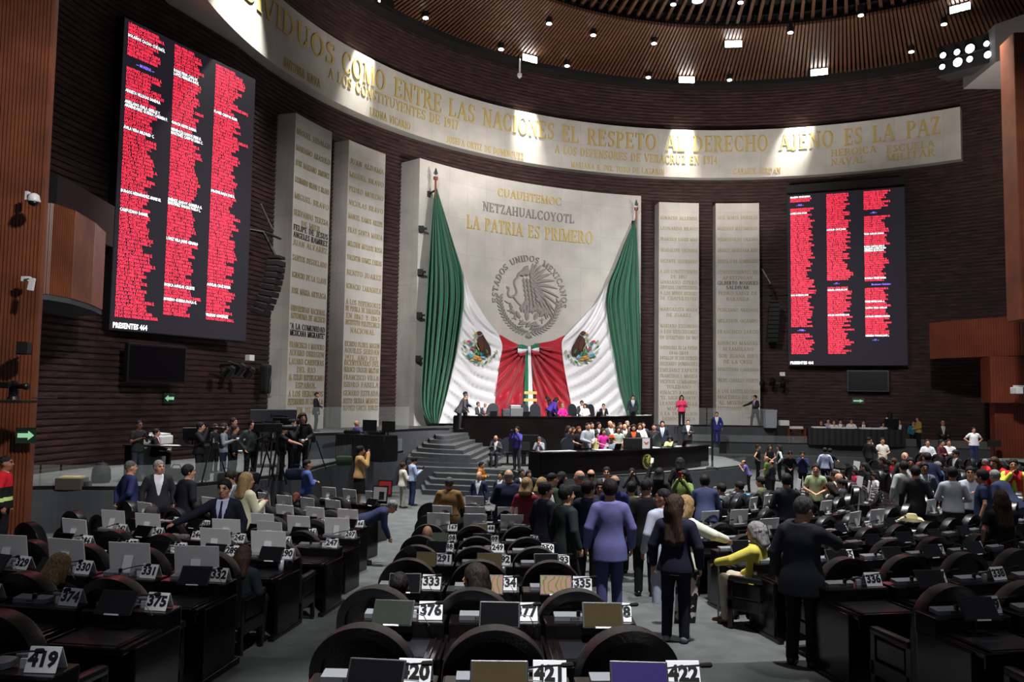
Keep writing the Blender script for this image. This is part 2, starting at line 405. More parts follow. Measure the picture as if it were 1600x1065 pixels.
# ---------------------------------------------------------------- roman letters with serifs, built from strokes
def _glyphs():
    T, t = .17, .075
    def q(x0, y0, x1, y1, wd):                  # slanted stroke with horizontal ends
        return [(x0 - wd / 2, y0), (x0 + wd / 2, y0), (x1 + wd / 2, y1), (x1 - wd / 2, y1)]
    def r(x0, y0, x1, y1): return [(x0, y0), (x1, y0), (x1, y1), (x0, y1)]
    def ser(x, y, wd=.34): return r(x - wd / 2, y, x + wd / 2, y + .055) if y < .5 else r(x - wd / 2, y - .055, x + wd / 2, y)
    def stem(x, wd=T): return [r(x - wd / 2, 0, x + wd / 2, 1), ser(x, 0), ser(x, 1)]
    def arc(cx, cy, rx, ry, a0, a1, n=10):
        out = []
        for k in range(n):
            A = math.radians(a0 + (a1 - a0) * k / n); B = math.radians(a0 + (a1 - a0) * (k + 1) / n)
            o = lambda a: (cx + rx * math.cos(a), cy + ry * math.sin(a)); i = lambda a: (cx + (rx - T) * math.cos(a), cy + (ry - t) * math.sin(a))
            out.append([o(A), o(B), i(B), i(A)])
        return out
    def hb(x0, x1, y): return r(x0, y - t / 2, x1, y + t / 2)
    G = {}
    G['A'] = (.86, [q(.1, 0, .42, 1, t), q(.76, 0, .44, 1, T), hb(.2, .66, .34), ser(.1, 0, .26), ser(.76, 0, .3)])
    G['B'] = (.74, stem(.17) + arc(.34, .76, .3, .24, -90, 90) + arc(.34, .27, .36, .27, -90, 90) + [hb(.17, .34, .96), hb(.17, .36, .51), hb(.17, .36, .04)])
    G['C'] = (.84, arc(.46, .5, .42, .52, 50, 310, 14) + [r(.7, .72, .77, .98), r(.7, .02, .77, .28)])
    G['D'] = (.88, stem(.17) + arc(.34, .5, .48, .5, -90, 90, 12) + [hb(.17, .36, .96), hb(.17, .36, .04)])
    G['E'] = (.72, stem(.17) + [hb(.17, .62, .96), hb(.17, .5, .5), hb(.17, .64, .04), r(.58, .76, .64, 1), r(.6, 0, .66, .25), r(.46, .4, .51, .6)])
    G['F'] = (.68, stem(.17) + [hb(.17, .6, .96), hb(.17, .5, .5), r(.56, .76, .62, 1), r(.46, .4, .51, .6)])
    G['G'] = (.88, arc(.46, .5, .42, .52, 50, 320, 14) + [r(.66, .04, .8, .44), ser(.73, .46, .3), r(.7, .72, .77, .98)])
    G['H'] = (.9, stem(.17) + stem(.73) + [hb(.17, .73, .5)])
    G['I'] = (.36, stem(.18))
    G['J'] = (.5, [r(.24, .12, .41, 1), ser(.33, 1)] + arc(.18, .14, .23, .2, 180, 360, 8))
    G['L'] = (.7, stem(.17) + [hb(.17, .62, .04), r(.58, 0, .64, .27)])
    G['M'] = (1.02, [q(.14, 0, .14, 1, t), q(.16, 1, .5, 0, T), q(.5, 0, .84, 1, t), r(.8, 0, .97, 1), ser(.14, 0, .26), ser(.1, 1, .26), ser(.88, 0, .3), ser(.9, 1, .26)])
    G['N'] = (.88, [r(.13, 0, .13 + t, 1), q(.17, 1, .72, 0, T), r(.7, 0, .7 + t, 1), ser(.16, 0, .26), ser(.1, 1, .26), ser(.74, 1, .28)])
    G['O'] = (.92, arc(.46, .5, .43, .52, 0, 360, 18))
    G['P'] = (.7, stem(.17) + arc(.34, .73, .33, .27, -90, 90) + [hb(.17, .36, .96), hb(.17, .36, .49)])
    G['Q'] = (.92, G['O'][1] + [q(.86, -.16, .5, .14, .13)])
    G['R'] = (.82, G['P'][1] + [q(.7, 0, .4, .5, T), ser(.72, 0, .26)])
    G['S'] = (.64, arc(.33, .74, .27, .27, 40, 270, 9) + arc(.33, .26, .28, .27, 90, -140, 9) + [r(.53, .74, .58, .98), r(.06, .02, .11, .28)])
    G['T'] = (.76, stem(.38) + [hb(.05, .71, .96), r(.03, .74, .09, 1), r(.67, .74, .73, 1)])
    G['U'] = (.88, [r(.1, .3, .27, 1), r(.7, .3, .7 + t, 1), ser(.18, 1, .32), ser(.74, 1, .26)] + arc(.44, .33, .335, .35, 180, 360, 9))
    G['V'] = (.84, [q(.4, 0, .12, 1, T), q(.44, 0, .74, 1, t), ser(.12, 1, .3), ser(.74, 1, .26)])
    G['X'] = (.84, [q(.7, 0, .14, 1, T), q(.12, 0, .7, 1, t), ser(.12, 0, .26), ser(.14, 1, .3), ser(.72, 0, .3), ser(.7, 1, .26)])
    G['Y'] = (.8, [q(.4, .42, .12, 1, T), q(.4, .42, .7, 1, t), r(.32, 0, .48, .45), ser(.4, 0), ser(.12, 1, .3), ser(.7, 1, .24)])
    G['Z'] = (.74, [hb(.08, .66, .96), hb(.08, .68, .04), q(.16, 0, .58, 1, T), r(.06, .74, .12, 1), r(.64, 0, .7, .26)])
    G['1'] = (.46, stem(.25) + [q(.12, .76, .22, .96, .08)])
    G['2'] = (.6, arc(.3, .72, .25, .28, 160, -20, 9) + [q(.12, .04, .46, .62, .12), hb(.06, .56, .05)])
    G['3'] = (.58, arc(.27, .74, .24, .26, 150, -90, 8) + arc(.27, .26, .27, .27, 90, -150, 8))
    G['4'] = (.62, [r(.36, 0, .5, 1), hb(.04, .58, .3), q(.1, .3, .42, 1, t)])
    G['6'] = (.6, arc(.3, .3, .26, .31, 0, 360, 12) + arc(.42, .42, .38, .58, 100, 190, 7))
    G['7'] = (.56, [hb(.06, .52, .95), q(.2, 0, .46, 1, .13)])
    G['8'] = (.6, arc(.3, .75, .22, .26, 0, 360, 12) + arc(.3, .26, .26, .28, 0, 360, 12))
    G['9'] = (.6, arc(.3, .7, .26, .31, 0, 360, 12) + arc(.18, .58, .38, .58, -80, 10, 7))
    G['0'] = (.62, arc(.31, .5, .27, .52, 0, 360, 16))
    G['5'] = (.58, arc(.27, .3, .27, .31, 110, -150, 9) + [r(.1, .5, .18, 1), hb(.1, .52, .95)])
    G['-'] = (.4, [hb(.06, .34, .42)]); G['.'] = (.24, [r(.06, 0, .18, .12)]); G['"'] = (.34, [r(.06, .72, .13, 1), r(.2, .72, .27, 1)])
    G["'"] = (.2, [r(.06, .72, .13, 1)])
    G[' '] = (.5, [])
    return G
GLY = _glyphs()
_ACC = {'Ñ': ('N', 't'), 'Í': ('I', 'a'), 'Ó': ('O', 'a'), 'Á': ('A', 'a'), 'É': ('E', 'a')}
def roman(text, gap=.09):
    """list of polygons and the total width, letter height 1"""
    x = 0; out = []
    for ch in text:
        acc = None
        if ch in _ACC: ch, acc = _ACC[ch]
        wd, polys = GLY.get(ch, GLY[' '])
        out += [[(a + x, b) for a, b in p] for p in polys]
        if acc: out.append([(x + wd / 2 - .15, 1.08), (x + wd / 2 + .1, 1.08), (x + wd / 2 + .15, 1.15), (x + wd / 2 - .1, 1.15)])
        x += wd + gap
    return out, x - gap
def inscription(parent, text, phi_c, z, R, h, m, width=None, depth=.05, maxw=None, name='gold_lettering', slope=0.0):
    polys, wd = roman(text)
    sx = h if width is None else width / wd
    if maxw and wd * sx > maxw: sx = maxw / wd
    mb = MB()
    for p in polys:
        def f(v):
            x = (v.x - wd / 2) * sx; a = phi_c + math.degrees(x / R)
            return cyl(a, z + (v.y - .5) * h + slope * x, R - v.z)
        mb.prism(p, -.004, depth, f=f)
    o = mb.build(name, m, parent); return o
def word(parent, text, u0, v0, u1, v1, R, h, m, depth=.06, zfix=None):
    A = cyl_pz(on_cyl(u0, v0, R)); B = cyl_pz(on_cyl(u1, v1, R))
    wd = math.radians(B[0] - A[0]) * R
    z = zfix if zfix is not None else (A[1] + B[1]) / 2
    return inscription(parent, text, (A[0] + B[0]) / 2, z, R, h, m, width=wd, depth=depth)
zl = on_cyl(972, 219, RF).z
for tx, u0, u1 in (('INDIVIDUOS', 352, 523), ('COMO', 534, 602), ('ENTRE', 616, 690), ('LAS', 701, 742), ('NACIONES', 754, 866), ('EL', 878, 905), ('RESPETO', 918, 1026),
                   ('AL', 1040, 1071), ('DERECHO', 1083, 1200), ('AJENO', 1218, 1302), ('ES', 1319, 1347), ('LA', 1363, 1397), ('PAZ', 1416, 1470)):
    vv = 0
    # the word's phi from its pixel columns at the height of the line
    def solve(u):
        lo, hi = -400, 500
        for _ in range(50):
            c = (lo + hi) / 2
            if on_cyl(u, c, RF).z > zl: lo = c
            else: hi = c
        return lo
    word(frieze, tx, u0, solve(u0), u1, solve(u1), RF, .98, M_GOLD, .045, zl)
for tx, u0, v0, u1, v1, h in (('ANTONIA NAVA', 443, 97, 500, 129, .4), ('A LOS CONSTITUYENTES DE 1917', 513, 112, 716, 197, .52), ('LEONA VICARIO', 578, 172, 641, 199, .4),
                              ('JOSEFA ORTIZ DE DOMINGUEZ', 698, 217, 818, 244, .36), ('A LOS DEFENSORES DE VERACRUZ EN 1914', 867, 233, 1121, 249, .5),
                              ('MARIANA R. DEL TORO DE LAZARIN', 892, 257, 1038, 268, .34), ('CARMEN SERDAN', 1145, 268, 1220, 266, .34), ('HEROICA', 1298, 238, 1369, 234, .4),
                              ('ESCUELA', 1385, 232, 1460, 225, .4), ('NAVAL', 1298, 252, 1352, 250, .4), ('MILITAR', 1385, 245, 1461, 239, .4)):
    word(frieze, tx, u0, v0, u1, v1, RF, h, M_GOLD, .03)
word(slab, 'CUAUHTEMOC', 777, 300, 877, 315, RS, .44, M_GOLD)
word(slab, 'NETZAHUALCOYOTL', 754, 321, 897, 343, RS, .5, M_GREYL)
word(slab, 'LA PATRIA ES PRIMERO', 729, 346, 926, 371, RS, .72, M_GOLD)
TABTXT = [
    (486, [(216, 'MIGUEL HIDALGO'), (241, 'MARIANO ABASOLO'), (264, 'JOSE MARIANO JIMENEZ'), (290, 'LEONARDO BRAVO Y BRAVO'), (315, 'MIGUEL BRAVO'), (340, 'SERVANDO TERESA'), (354, 'DE MIER'),
           (363, '*FELIPE DE JESUS'), (374, '*ANGELES RAMIREZ'), (386, 'JUAN ALVAREZ'), (409, 'SANTOS DEGOLLADO'), (435, 'IGNACIO DE LA LLAVE'), (459, 'JOSE MARIA ARTEAGA'),
           (486, 'UNIVERSIDAD NACIONAL'), (497, 'AUTONOMA DE MEXICO'), (513, '*"A LA COMUNIDAD'), (523, '*MEXICANA MIGRANTE"'), (541, 'FRANCISCO I MADERO'), (553, 'ALVARO OBREGON'), (566, 'LAZARO CARDENAS'), (578, 'DEL RIO'),
           (590, 'AL EXILIO REPUBLICANO'), (602, 'ESPAÑOL'), (615, 'A LOS HEROICOS'), (627, 'DEFENSORES DE CUAUTLA'), (640, 'EN 1812')]),
    (570, [(259, 'JUAN ALDAMA'), (280, 'MIGUEL BRAVO'), (302, 'PEDRO MORENO'), (323, 'NICOLAS BRAVO'), (344, 'MANUEL RAMOS ARIZPE'), (365, 'FRAY SANTA MARIA'), (386, 'MELCHOR MUZQUIZ ROSA'), (407, 'VALENTIN GOMEZ FARIAS'), (430, 'BENITO JUAREZ'),
           (451, 'IGNACIO ZARAGOZA'), (475, 'A LOS DEFENSORES'), (485, 'DE PUEBLA DE ZARAGOZA'), (496, 'EN 1862 Y 1863'), (506, 'INSTITUTO POLITECNICO'), (518, 'NACIONAL'), (539, 'RICARDO FLORES MAGON'), (549, 'AQUILES SERDAN'),
           (560, '1973. AÑO DEL'), (568, 'BICENTENARIO DEL'), (578, 'HEROICO COLEGIO MILITAR'), (590, 'FRANCISCO VILLA'), (601, 'ISIDRO FABELA'), (614, 'GENARO ESTRADA'), (626, 'JUSTO SIERRA MENDEZ'), (637, 'ALFONSO GARCIA ROBLES')]),
    (1061, [(341, 'IGNACIO ALLENDE'), (357, 'LEONARDO BRAVO'), (374, 'FRANCISCO XAVIER MINA'), (391, 'GUADALUPE VICTORIA'), (408, 'VICENTE GUERRERO'), (424, 'A LOS CONSTITUYENTES'), (432, 'DE 1857'), (441, 'MARIANO OTERO'), (449, 'DIPUTADOS CONSTITUYENTES'), (458, 'A LOS NIÑOS HEROES'), (466, 'DE CHAPULTEPEC'),
            (483, 'MARGARITA MAZA'), (492, 'DE JUAREZ'), (509, 'MARIANO ESCOBEDO'), (518, 'A LOS VENCEDORES'), (527, 'EN QUERETARO EN 1867'), (543, 'DEFENSORES DE LA PATRIA'), (551, '1846-1848'), (559, 'BATALLON DE SAN PATRICIO'), (568, 'BELISARIO DOMINGUEZ'),
            (578, 'EMILIANO ZAPATA'), (587, 'FRANCISCO J. MUGICA'), (596, 'VICENTE LOMBARDO'), (604, 'TOLEDANO'), (613, 'IGNACIO RAMIREZ'), (621, '"EL NIGROMANTE"'), (630, 'LEANDRO VALLE'), (638, 'MARTINEZ'), (646, 'A LA TRANSICION'), (654, 'DEMOCRATICA')]),
    (1152, [(340, 'JOSE MARIA MORELOS'), (357, 'MARIANO MATAMOROS'), (374, 'HERMENEGILDO GALEANA'), (391, 'ANDRES QUINTANA ROO'), (408, 'JOSEFA O DE DOMINGUEZ'), (425, 'CONSTITUYENTES DE'), (434, 'APATZINGAN'), (442, '*GILBERTO BOSQUES'), (449, '*SALDIVAR'), (458, 'PEDRO SAINZ DE'), (467, 'BARANDA'),
            (484, 'PONCIANO ARRIAGA'), (501, 'MELCHOR OCAMPO'), (518, 'FRANCISCO ZARCO'), (536, 'IGNACIO MANUEL'), (545, 'ALTAMIRANO'), (556, 'SOR JUANA INES'), (565, 'DE LA CRUZ'), (577, 'VENUSTIANO CARRANZA'), (594, 'FELIPE CARRILLO PUERTO'), (611, 'A LOS LEGISLADORES'), (620, 'MARTIRES DE 1913'), (629, 'AL MOVIMIENTO'), (638, 'ESTUDIANTIL DE 1968')])]
for (tb, a0, a1), (uc, lines) in zip(tabs, TABTXT):
    wtab = math.radians(a1 - a0) * RT
    for v, tx in lines:
        m = M_GOLDP
        if tx[0] == '*': tx = tx[1:]; m = M_BRONZE
        o = inscription(tb, tx, (a0 + a1) / 2, on_cyl(uc, v, RT).z, RT, .205 if uc > 800 else .245, m, maxw=wtab * .93, depth=.025)
        if m is M_BRONZE: o['label'] = 'dark bronze lettering'
# ================================================================ relief emblem on the slab
EMB = on_cyl(826, 466, RS); EPH, EZ = cyl_pz(EMB); ER = 2.25
M_RELIEF = mat('carved_stone_relief', srgb(150, 144, 138), .6)
def relief_pt(x, y, d):              # emblem units -> slab surface
    return cyl(EPH + math.degrees(x * ER / RS), EZ + y * ER, RS - d)
def ribbon(mb, pts, ws, d, base=-.01, f=relief_pt, m=0):
    pts = [Vector((a, b, 0)) for a, b in pts]; n = len(pts); vs = []; fs = []
    for i, p in enumerate(pts):
        t = (pts[min(i + 1, n - 1)] - pts[max(i - 1, 0)]).normalized(); nn = Vector((-t.y, t.x, 0)); w_ = ws[i] if isinstance(ws, (list, tuple)) else ws
        for s_, dd in ((-1, base), (-.55, d), (.55, d), (1, base)):
            q = p + nn * w_ * s_ * .5; vs.append(f(q.x, q.y, dd))
    for i in range(n - 1):
        for k in range(3):
            a = i * 4 + k; fs.append((a, a + 1, a + 5, a + 4))
    fs.append((0, 1, 2, 3)); fs.append((4 * n - 1, 4 * n - 2, 4 * n - 3, 4 * n - 4))
    mb.add(vs, fs, m)
def leafy(mb, x, y, ang, ln, wd, d, f=relief_pt, m=0):
    a = math.radians(ang); c, s_ = math.cos(a), math.sin(a); n = 6
    pts = [(x + c * ln * k / n, y + s_ * ln * k / n) for k in range(n + 1)]
    ribbon(mb, pts, [wd * max(.12, math.sin(PI * (k + .35) / (n + .7))) for k in range(n + 1)], d, f=f, m=m)
def bez(p0, p1, p2, n=8):
    return [((1 - t) ** 2 * p0[0] + 2 * t * (1 - t) * p1[0] + t * t * p2[0], (1 - t) ** 2 * p0[1] + 2 * t * (1 - t) * p1[1] + t * t * p2[1]) for t in [k / n for k in range(n + 1)]]
# ring lettering
mb = MB()
tx = 'ESTADOS UNIDOS MEXICANOS'
polys, wd = roman(tx, .13)
hh = .15; rad = .93; tot = math.radians(200); k_ = tot / wd
for p in polys:
    def f(v):
        a = math.radians(190) - v.x * k_; r_ = rad + v.y * hh
        return relief_pt(r_ * math.cos(a), r_ * math.sin(a), v.z)
    mb.prism(p, -.005, .09, f=f)
mb.build('ring_lettering', M_RELIEF, slab)
# eagle
mb = MB()
for k, (a, ln) in enumerate([(78, .34), (66, .4), (52, .46), (38, .52), (24, .6), (10, .66), (-4, .72), (-18, .78), (-30, .84), (-41, .86), (-52, .84), (-62, .76)]):
    x0, y0 = .02 + .012 * k, .56 - .035 * k
    ca = math.radians(a)
    ribbon(mb, bez((x0, y0), (x0 + ln * .55 * math.cos(ca) + .06, y0 + ln * .55 * math.sin(ca) + .06), (x0 + ln * math.cos(ca), y0 + ln * math.sin(ca))), [.05, .08, .09, .09, .088, .08, .07, .05, .02], .1 + .012 * (k % 2))
for r_ in range(7):                                 # breast feathers
    for c_ in range(4):
        leafy(mb, -.17 + .09 * c_ + .02 * r_, .5 - .115 * r_, -80 + 10 * c_, .15, .1, .12 + .01 * ((r_ + c_) % 2))
for k in range(6): leafy(mb, .1 + .045 * k, -.08 - .03 * k, -52 + 7 * k, .42, .075, .09)     # tail
ribbon(mb, bez((-.02, .62), (-.14, .7), (-.24, .56)), [.2, .22, .22, .21, .2, .19, .18, .16, .14], .15)   # neck and head
ribbon(mb, bez((-.22, .6), (-.34, .6), (-.36, .48)), [.16, .14, .12, .1, .09, .07, .06, .04, .02], .16)   # beak
leafy(mb, -.05, -.02, -115, .3, .13, .12); leafy(mb, .06, -.05, -95, .3, .12, .12)
for k in range(4): leafy(mb, -.17 + .05 * k, -.28, -130 + 25 * k, .1, .035, .1)
for k in range(9):                                  # far wing tips above the back
    a_ = math.radians(96 + 9 * k); ribbon(mb, bez((-.04 - .02 * k, .6), (-.04 + .1 * math.cos(a_), .7 + .04 * math.sin(a_)), (-.02 + .2 * math.cos(a_), .66 + .16 * math.sin(a_))), [.04, .05, .055, .055, .05, .045, .04, .03, .015], .08)
leafy(mb, -.2, .6, 0, .035, .035, .2)
for k in range(8): leafy(mb, .12 + .07 * k, .46 - .1 * k, -30 - 4 * k, .16, .05, .14)
mb.build('carved_eagle', M_RELIEF, slab)
mb = MB()                                           # serpent
sn = bez((-.34, .5), (-.5, .4), (-.4, .24)) + bez((-.4, .24), (-.3, .06), (-.5, .0))[1:] + bez((-.5, .0), (-.66, -.02), (-.6, .16))[1:] + bez((-.6, .16), (-.58, .24), (-.66, .22))[1:]
ribbon(mb, sn, .06, .11)
ribbon(mb, bez((-.46, .02), (-.3, -.2), (-.12, -.22)), .055, .1)
mb.build('carved_serpent', M_RELIEF, slab)
mb = MB()                                           # cactus and rock
for x, y, a, l_, w_ in ((-.05, -.56, 90, .26, .16), (-.26, -.52, 120, .2, .14), (.16, -.52, 60, .2, .14), (-.4, -.42, 140, .18, .12), (.3, -.44, 40, .18, .12), (-.5, -.3, 110, .16, .1), (.42, -.34, 70, .16, .1),
                        (-.2, -.36, 100, .18, .12), (.1, -.38, 80, .16, .12), (-.1, -.72, 20, .3, .08), (-.3, -.66, 10, .3, .08), (.06, -.66, 0, .28, .08), (-.34, -.76, -12, .34, .06), (.02, -.78, 14, .3, .06)):
    leafy(mb, x, y, a, l_, w_, .11)
    leafy(mb, x + .02, y + .03, a + 25, l_ * .5, w_ * .4, .14)
for k in range(16):
    a_ = math.radians(196 + k * 9.5); leafy(mb, .6 * math.cos(a_), .62 * math.sin(a_), math.degrees(a_) + (70 if k % 2 else -40), .15, .05, .08)
mb.build('carved_cactus', M_RELIEF, slab)
mb = MB()                                           # laurel wreath
for sgn in (-1, 1):
    ribbon(mb, [(.85 * math.sin(sgn * a), -.85 * math.cos(a)) for a in [.05 + .1 * k for k in range(15)]], .03, .08)
    for k in range(15):
        a = .1 + .1 * k; x, y = .86 * math.sin(sgn * a), -.86 * math.cos(a); tang = math.degrees(sgn * a) if sgn > 0 else 180 + math.degrees(sgn * a)
        leafy(mb, x, y, tang + sgn * 38, .14, .05, .09); leafy(mb, x, y, tang - sgn * 38, .14, .05, .09)
for k in range(5): leafy(mb, 0, -.86, -130 + 20 * k, .16, .05, .09)
mb.build('carved_wreath', M_RELIEF, slab)

# ================================================================ the draped national flag
GREEN, WHITE, RED = srgb(18, 112, 78), srgb(226, 226, 228), srgb(172, 26, 44)
def cloth(name, c, sheen=.3):
    m = mat(name, c, .5, spec=.35, noise=.05, nscale=.7)
    m.node_tree.nodes['Principled BSDF'].inputs['Sheen Weight'].default_value = sheen
    return m
M_FG, M_FW, M_FR = cloth('green_satin', GREEN), cloth('white_satin', WHITE), cloth('red_satin', RED)
RFLAG = RS - .5
def polyl(pts, n):
    pts = [Vector((a, b, 0)) for a, b in pts]; L = [0]
    for i in range(1, len(pts)): L.append(L[-1] + (pts[i] - pts[i - 1]).length)
    out = []
    for k in range(n):
        s_ = L[-1] * k / (n - 1); j = 1
        while j < len(L) - 1 and L[j] < s_: j += 1
        t = (s_ - L[j - 1]) / max(L[j] - L[j - 1], 1e-6); out.append(pts[j - 1].lerp(pts[j], t))
    # light smoothing keeps the drape free of kinks
    for _ in range(3):
        out = [out[0]] + [(out[i - 1] + out[i] * 2 + out[i + 1]) / 4 for i in range(1, n - 1)] + [out[-1]]
    return out
def drape(name, A, B, fold, m, parent, ns=90, nt=70):
    a = polyl(A, nt); b = polyl(B, nt); vs = []; fs = []
    for i in range(nt):
        t = i / (nt - 1)
        for j in range(ns):
            s_ = j / (ns - 1); p = a[i].lerp(b[i], s_)
            wpx = (b[i] - a[i]).length
            vs.append(on_cyl(p.x, p.y, RFLAG - fold(s_, t, wpx, p)))
    for i in range(nt - 1):
        for j in range(ns - 1): fs.append((i * ns + j, i * ns + j + 1, (i + 1) * ns + j + 1, (i + 1) * ns + j))
    return mesh_obj(name, vs, fs, m, parent, True)
flag = empty('draped_flag', cyl((SA0 + SA1) / 2, PLZ, RFLAG), 0, 'huge green, white and red flag draped in two swags over the stone slab', 'flag')
def keep(o):                        # parts are built in world coordinates under an empty that stands at the thing's base
    o.matrix_parent_inverse = o.parent.matrix_world.inverted() if False else Matrix.Translation(-o.parent.location)
    return o
bpy.context.view_layer.update()
gfold = lambda n, ph: (lambda s_, t, wpx, p=None: .005 * wpx * (math.sin(2 * PI * n * s_ ** .9 + ph + 1.2 * math.sin(3 * t + ph)) + .45 * math.sin(2 * PI * n * 2.3 * s_ + 2 * t)) + .01)
GLo = [(680, 287), (676.6, 320), (669, 423), (664.6, 498), (658, 606), (657.5, 631), (662, 650), (672, 661)]
GLi = [(680.5, 287), (698.6, 347), (712, 391), (721.8, 421), (725, 447), (725, 472), (720.5, 509), (713, 555), (698.6, 616), (686, 661)]
keep(drape('green_drape', GLo, GLi, gfold(7, 0), M_FG, flag))
GRo = [(994, 339), (997.6, 411), (1000, 498), (1001, 582), (1001, 641), (1001, 662)]
GRi = [(993.5, 339), (976.8, 376.7), (962, 415.7), (951, 439), (947, 460), (945.5, 474), (952.4, 521), (959.7, 557.6), (967, 606), (983, 662)]
keep(drape('green_drape', GRi, GRo, gfold(6, 1), M_FG, flag))
def wfold(s_, t, wpx, p=None):
    r_ = math.hypot(p.x - 826, (p.y - 425) * .92); e2 = math.sin(PI * min(max(s_, 0), 1)) ** .4
    return .06 + e2 * (.13 * math.sin(r_ / 2.5 + .6 * math.sin(s_ * 5 + t * 3)) + .07 * math.sin(r_ / 1.27 + 3 * s_ + t))
def wfold_old(s_, t, wpx):
    e = math.sin(PI * min(max(s_, 0), 1)) ** .5
    q = t * 9 + 1.6 * (s_ - .5) ** 2 * 4 + s_ * 1.2
    return .16 * e * (math.sin(2 * PI * q) * .7 + .3 * math.sin(2 * PI * (q * 2.1 + s_))) * min(1, t * 3 + .1) + .08 * math.sin(2 * PI * (3 * s_ + t)) * (1 - t) + .05
keep(drape('white_drape', [(721.8, 421), (725.4, 447.5), (725, 472), (720.5, 509), (713, 555), (698.6, 616), (686, 661)],
           [(722, 421), (737.6, 462), (762, 501.5), (779, 521), (786, 540.5), (780, 570), (775.5, 606), (770.6, 662)], wfold, M_FW, flag))
keep(drape('white_drape', [(950.8, 439), (933, 472), (908.5, 498), (885.3, 522), (876.8, 533), (880, 565), (885, 594), (891.4, 626), (899, 662)],
           [(951, 439), (947, 460), (945.5, 474), (952.4, 521), (959.7, 557.6), (967, 606), (983, 662)], wfold, M_FW, flag))
def rfold(s_, t, wpx, p=None):
    dx, dy = abs(p.x - 826), p.y - 541; a = math.atan2(dx, max(dy, .5)); ds = math.hypot(dx, dy); e = min(1, ds / 18)
    return .07 + .15 * e * (math.sin(a * 26 + ds * .05 + .8 * math.sin(ds * .06)) + .45 * math.sin(a * 53 - ds * .07)) * (1 if dx > 3 else dx / 3)
def rfold_old(s_, t, wpx):
    e = min(1, t * 2.2)
    return .17 * e * (math.sin(2 * PI * (6.5 * s_ + .5 * math.sin(2 * t))) + .4 * math.sin(2 * PI * (13 * s_ + t))) * (.35 + .65 * math.sin(PI * s_)) + .06
keep(drape('red_drape', [(824, 541), (811, 538.5), (796, 531.5), (779, 521), (786, 540), (780, 570), (775.5, 606), (770.6, 662)], [(824, 542), (822, 560), (820, 600), (817, 662)], rfold, M_FR, flag))
keep(drape('red_drape', [(828, 541), (830.5, 560), (832.5, 600), (834, 662)], [(828, 540), (842.6, 536), (864.6, 532), (885.3, 522), (877, 532), (880, 565), (885, 594), (891.4, 626), (899, 662)], rfold, M_FR, flag))
sf = lambda ph: (lambda s_, t, wpx, p=None: .22 + .05 * math.sin(2 * PI * (s_ * 2 + t * 2) + ph))
keep(drape('green_tail', [(820.5, 546), (819.5, 600), (817.5, 662)], [(825, 546), (825.5, 600), (825, 662)], sf(0), M_FG, flag, 8, 30))
keep(drape('white_tail', [(825, 546), (825.5, 600), (825, 662)], [(829, 546), (832, 600), (834.5, 662)], sf(1), M_FW, flag, 8, 30))
# bow
def bow(name, poly, m, d, rise):
    pts = [Vector((a, b, 0)) for a, b in poly]; c = sum(pts, Vector()) / len(pts); vs = []; fs = []; n = len(pts); rings = [1.0, .75, .4, .0]
    for r_ in rings:
        for p in pts:
            q = c.lerp(p, r_); vs.append(on_cyl(q.x, q.y, RFLAG - d - rise * (1 - r_ ** 2)))
    for i in range(3):
        for k in range(n): fs.append((i * n + k, i * n + (k + 1) % n, (i + 1) * n + (k + 1) % n, (i + 1) * n + k))
    return keep(mesh_obj(name, vs, fs, m, flag, True))
bow('bow_loop', [(809, 539), (816, 537.5), (826, 541), (826, 545), (818, 545), (809, 544)], M_FG, .3, .16)
bow('bow_loop', [(809, 544), (818, 544.5), (826, 545), (823, 549), (815, 552), (809, 550.5)], M_FW, .3, .16)
bow('bow_loop', [(809.5, 550), (815, 551.5), (823, 549), (820, 555), (812, 556)], M_FR, .28, .1)
bow('bow_loop', [(829, 541), (836, 536.5), (842.5, 535.5), (842.5, 542), (836, 544), (829, 545)], M_FG, .3, .16)
bow('bow_loop', [(830, 546), (836, 543.5), (842.6, 542.5), (842.6, 549), (838, 549.5)], M_FW, .3, .14)
bow('bow_loop', [(830, 547), (838, 549.5), (842.8, 549), (843, 553.5), (834, 554)], M_FR, .28, .1)
bow('bow_knot', [(825, 541), (829, 540.5), (830, 546), (829.5, 552), (826, 552.5), (824.5, 546)], M_FW, .42, .14)
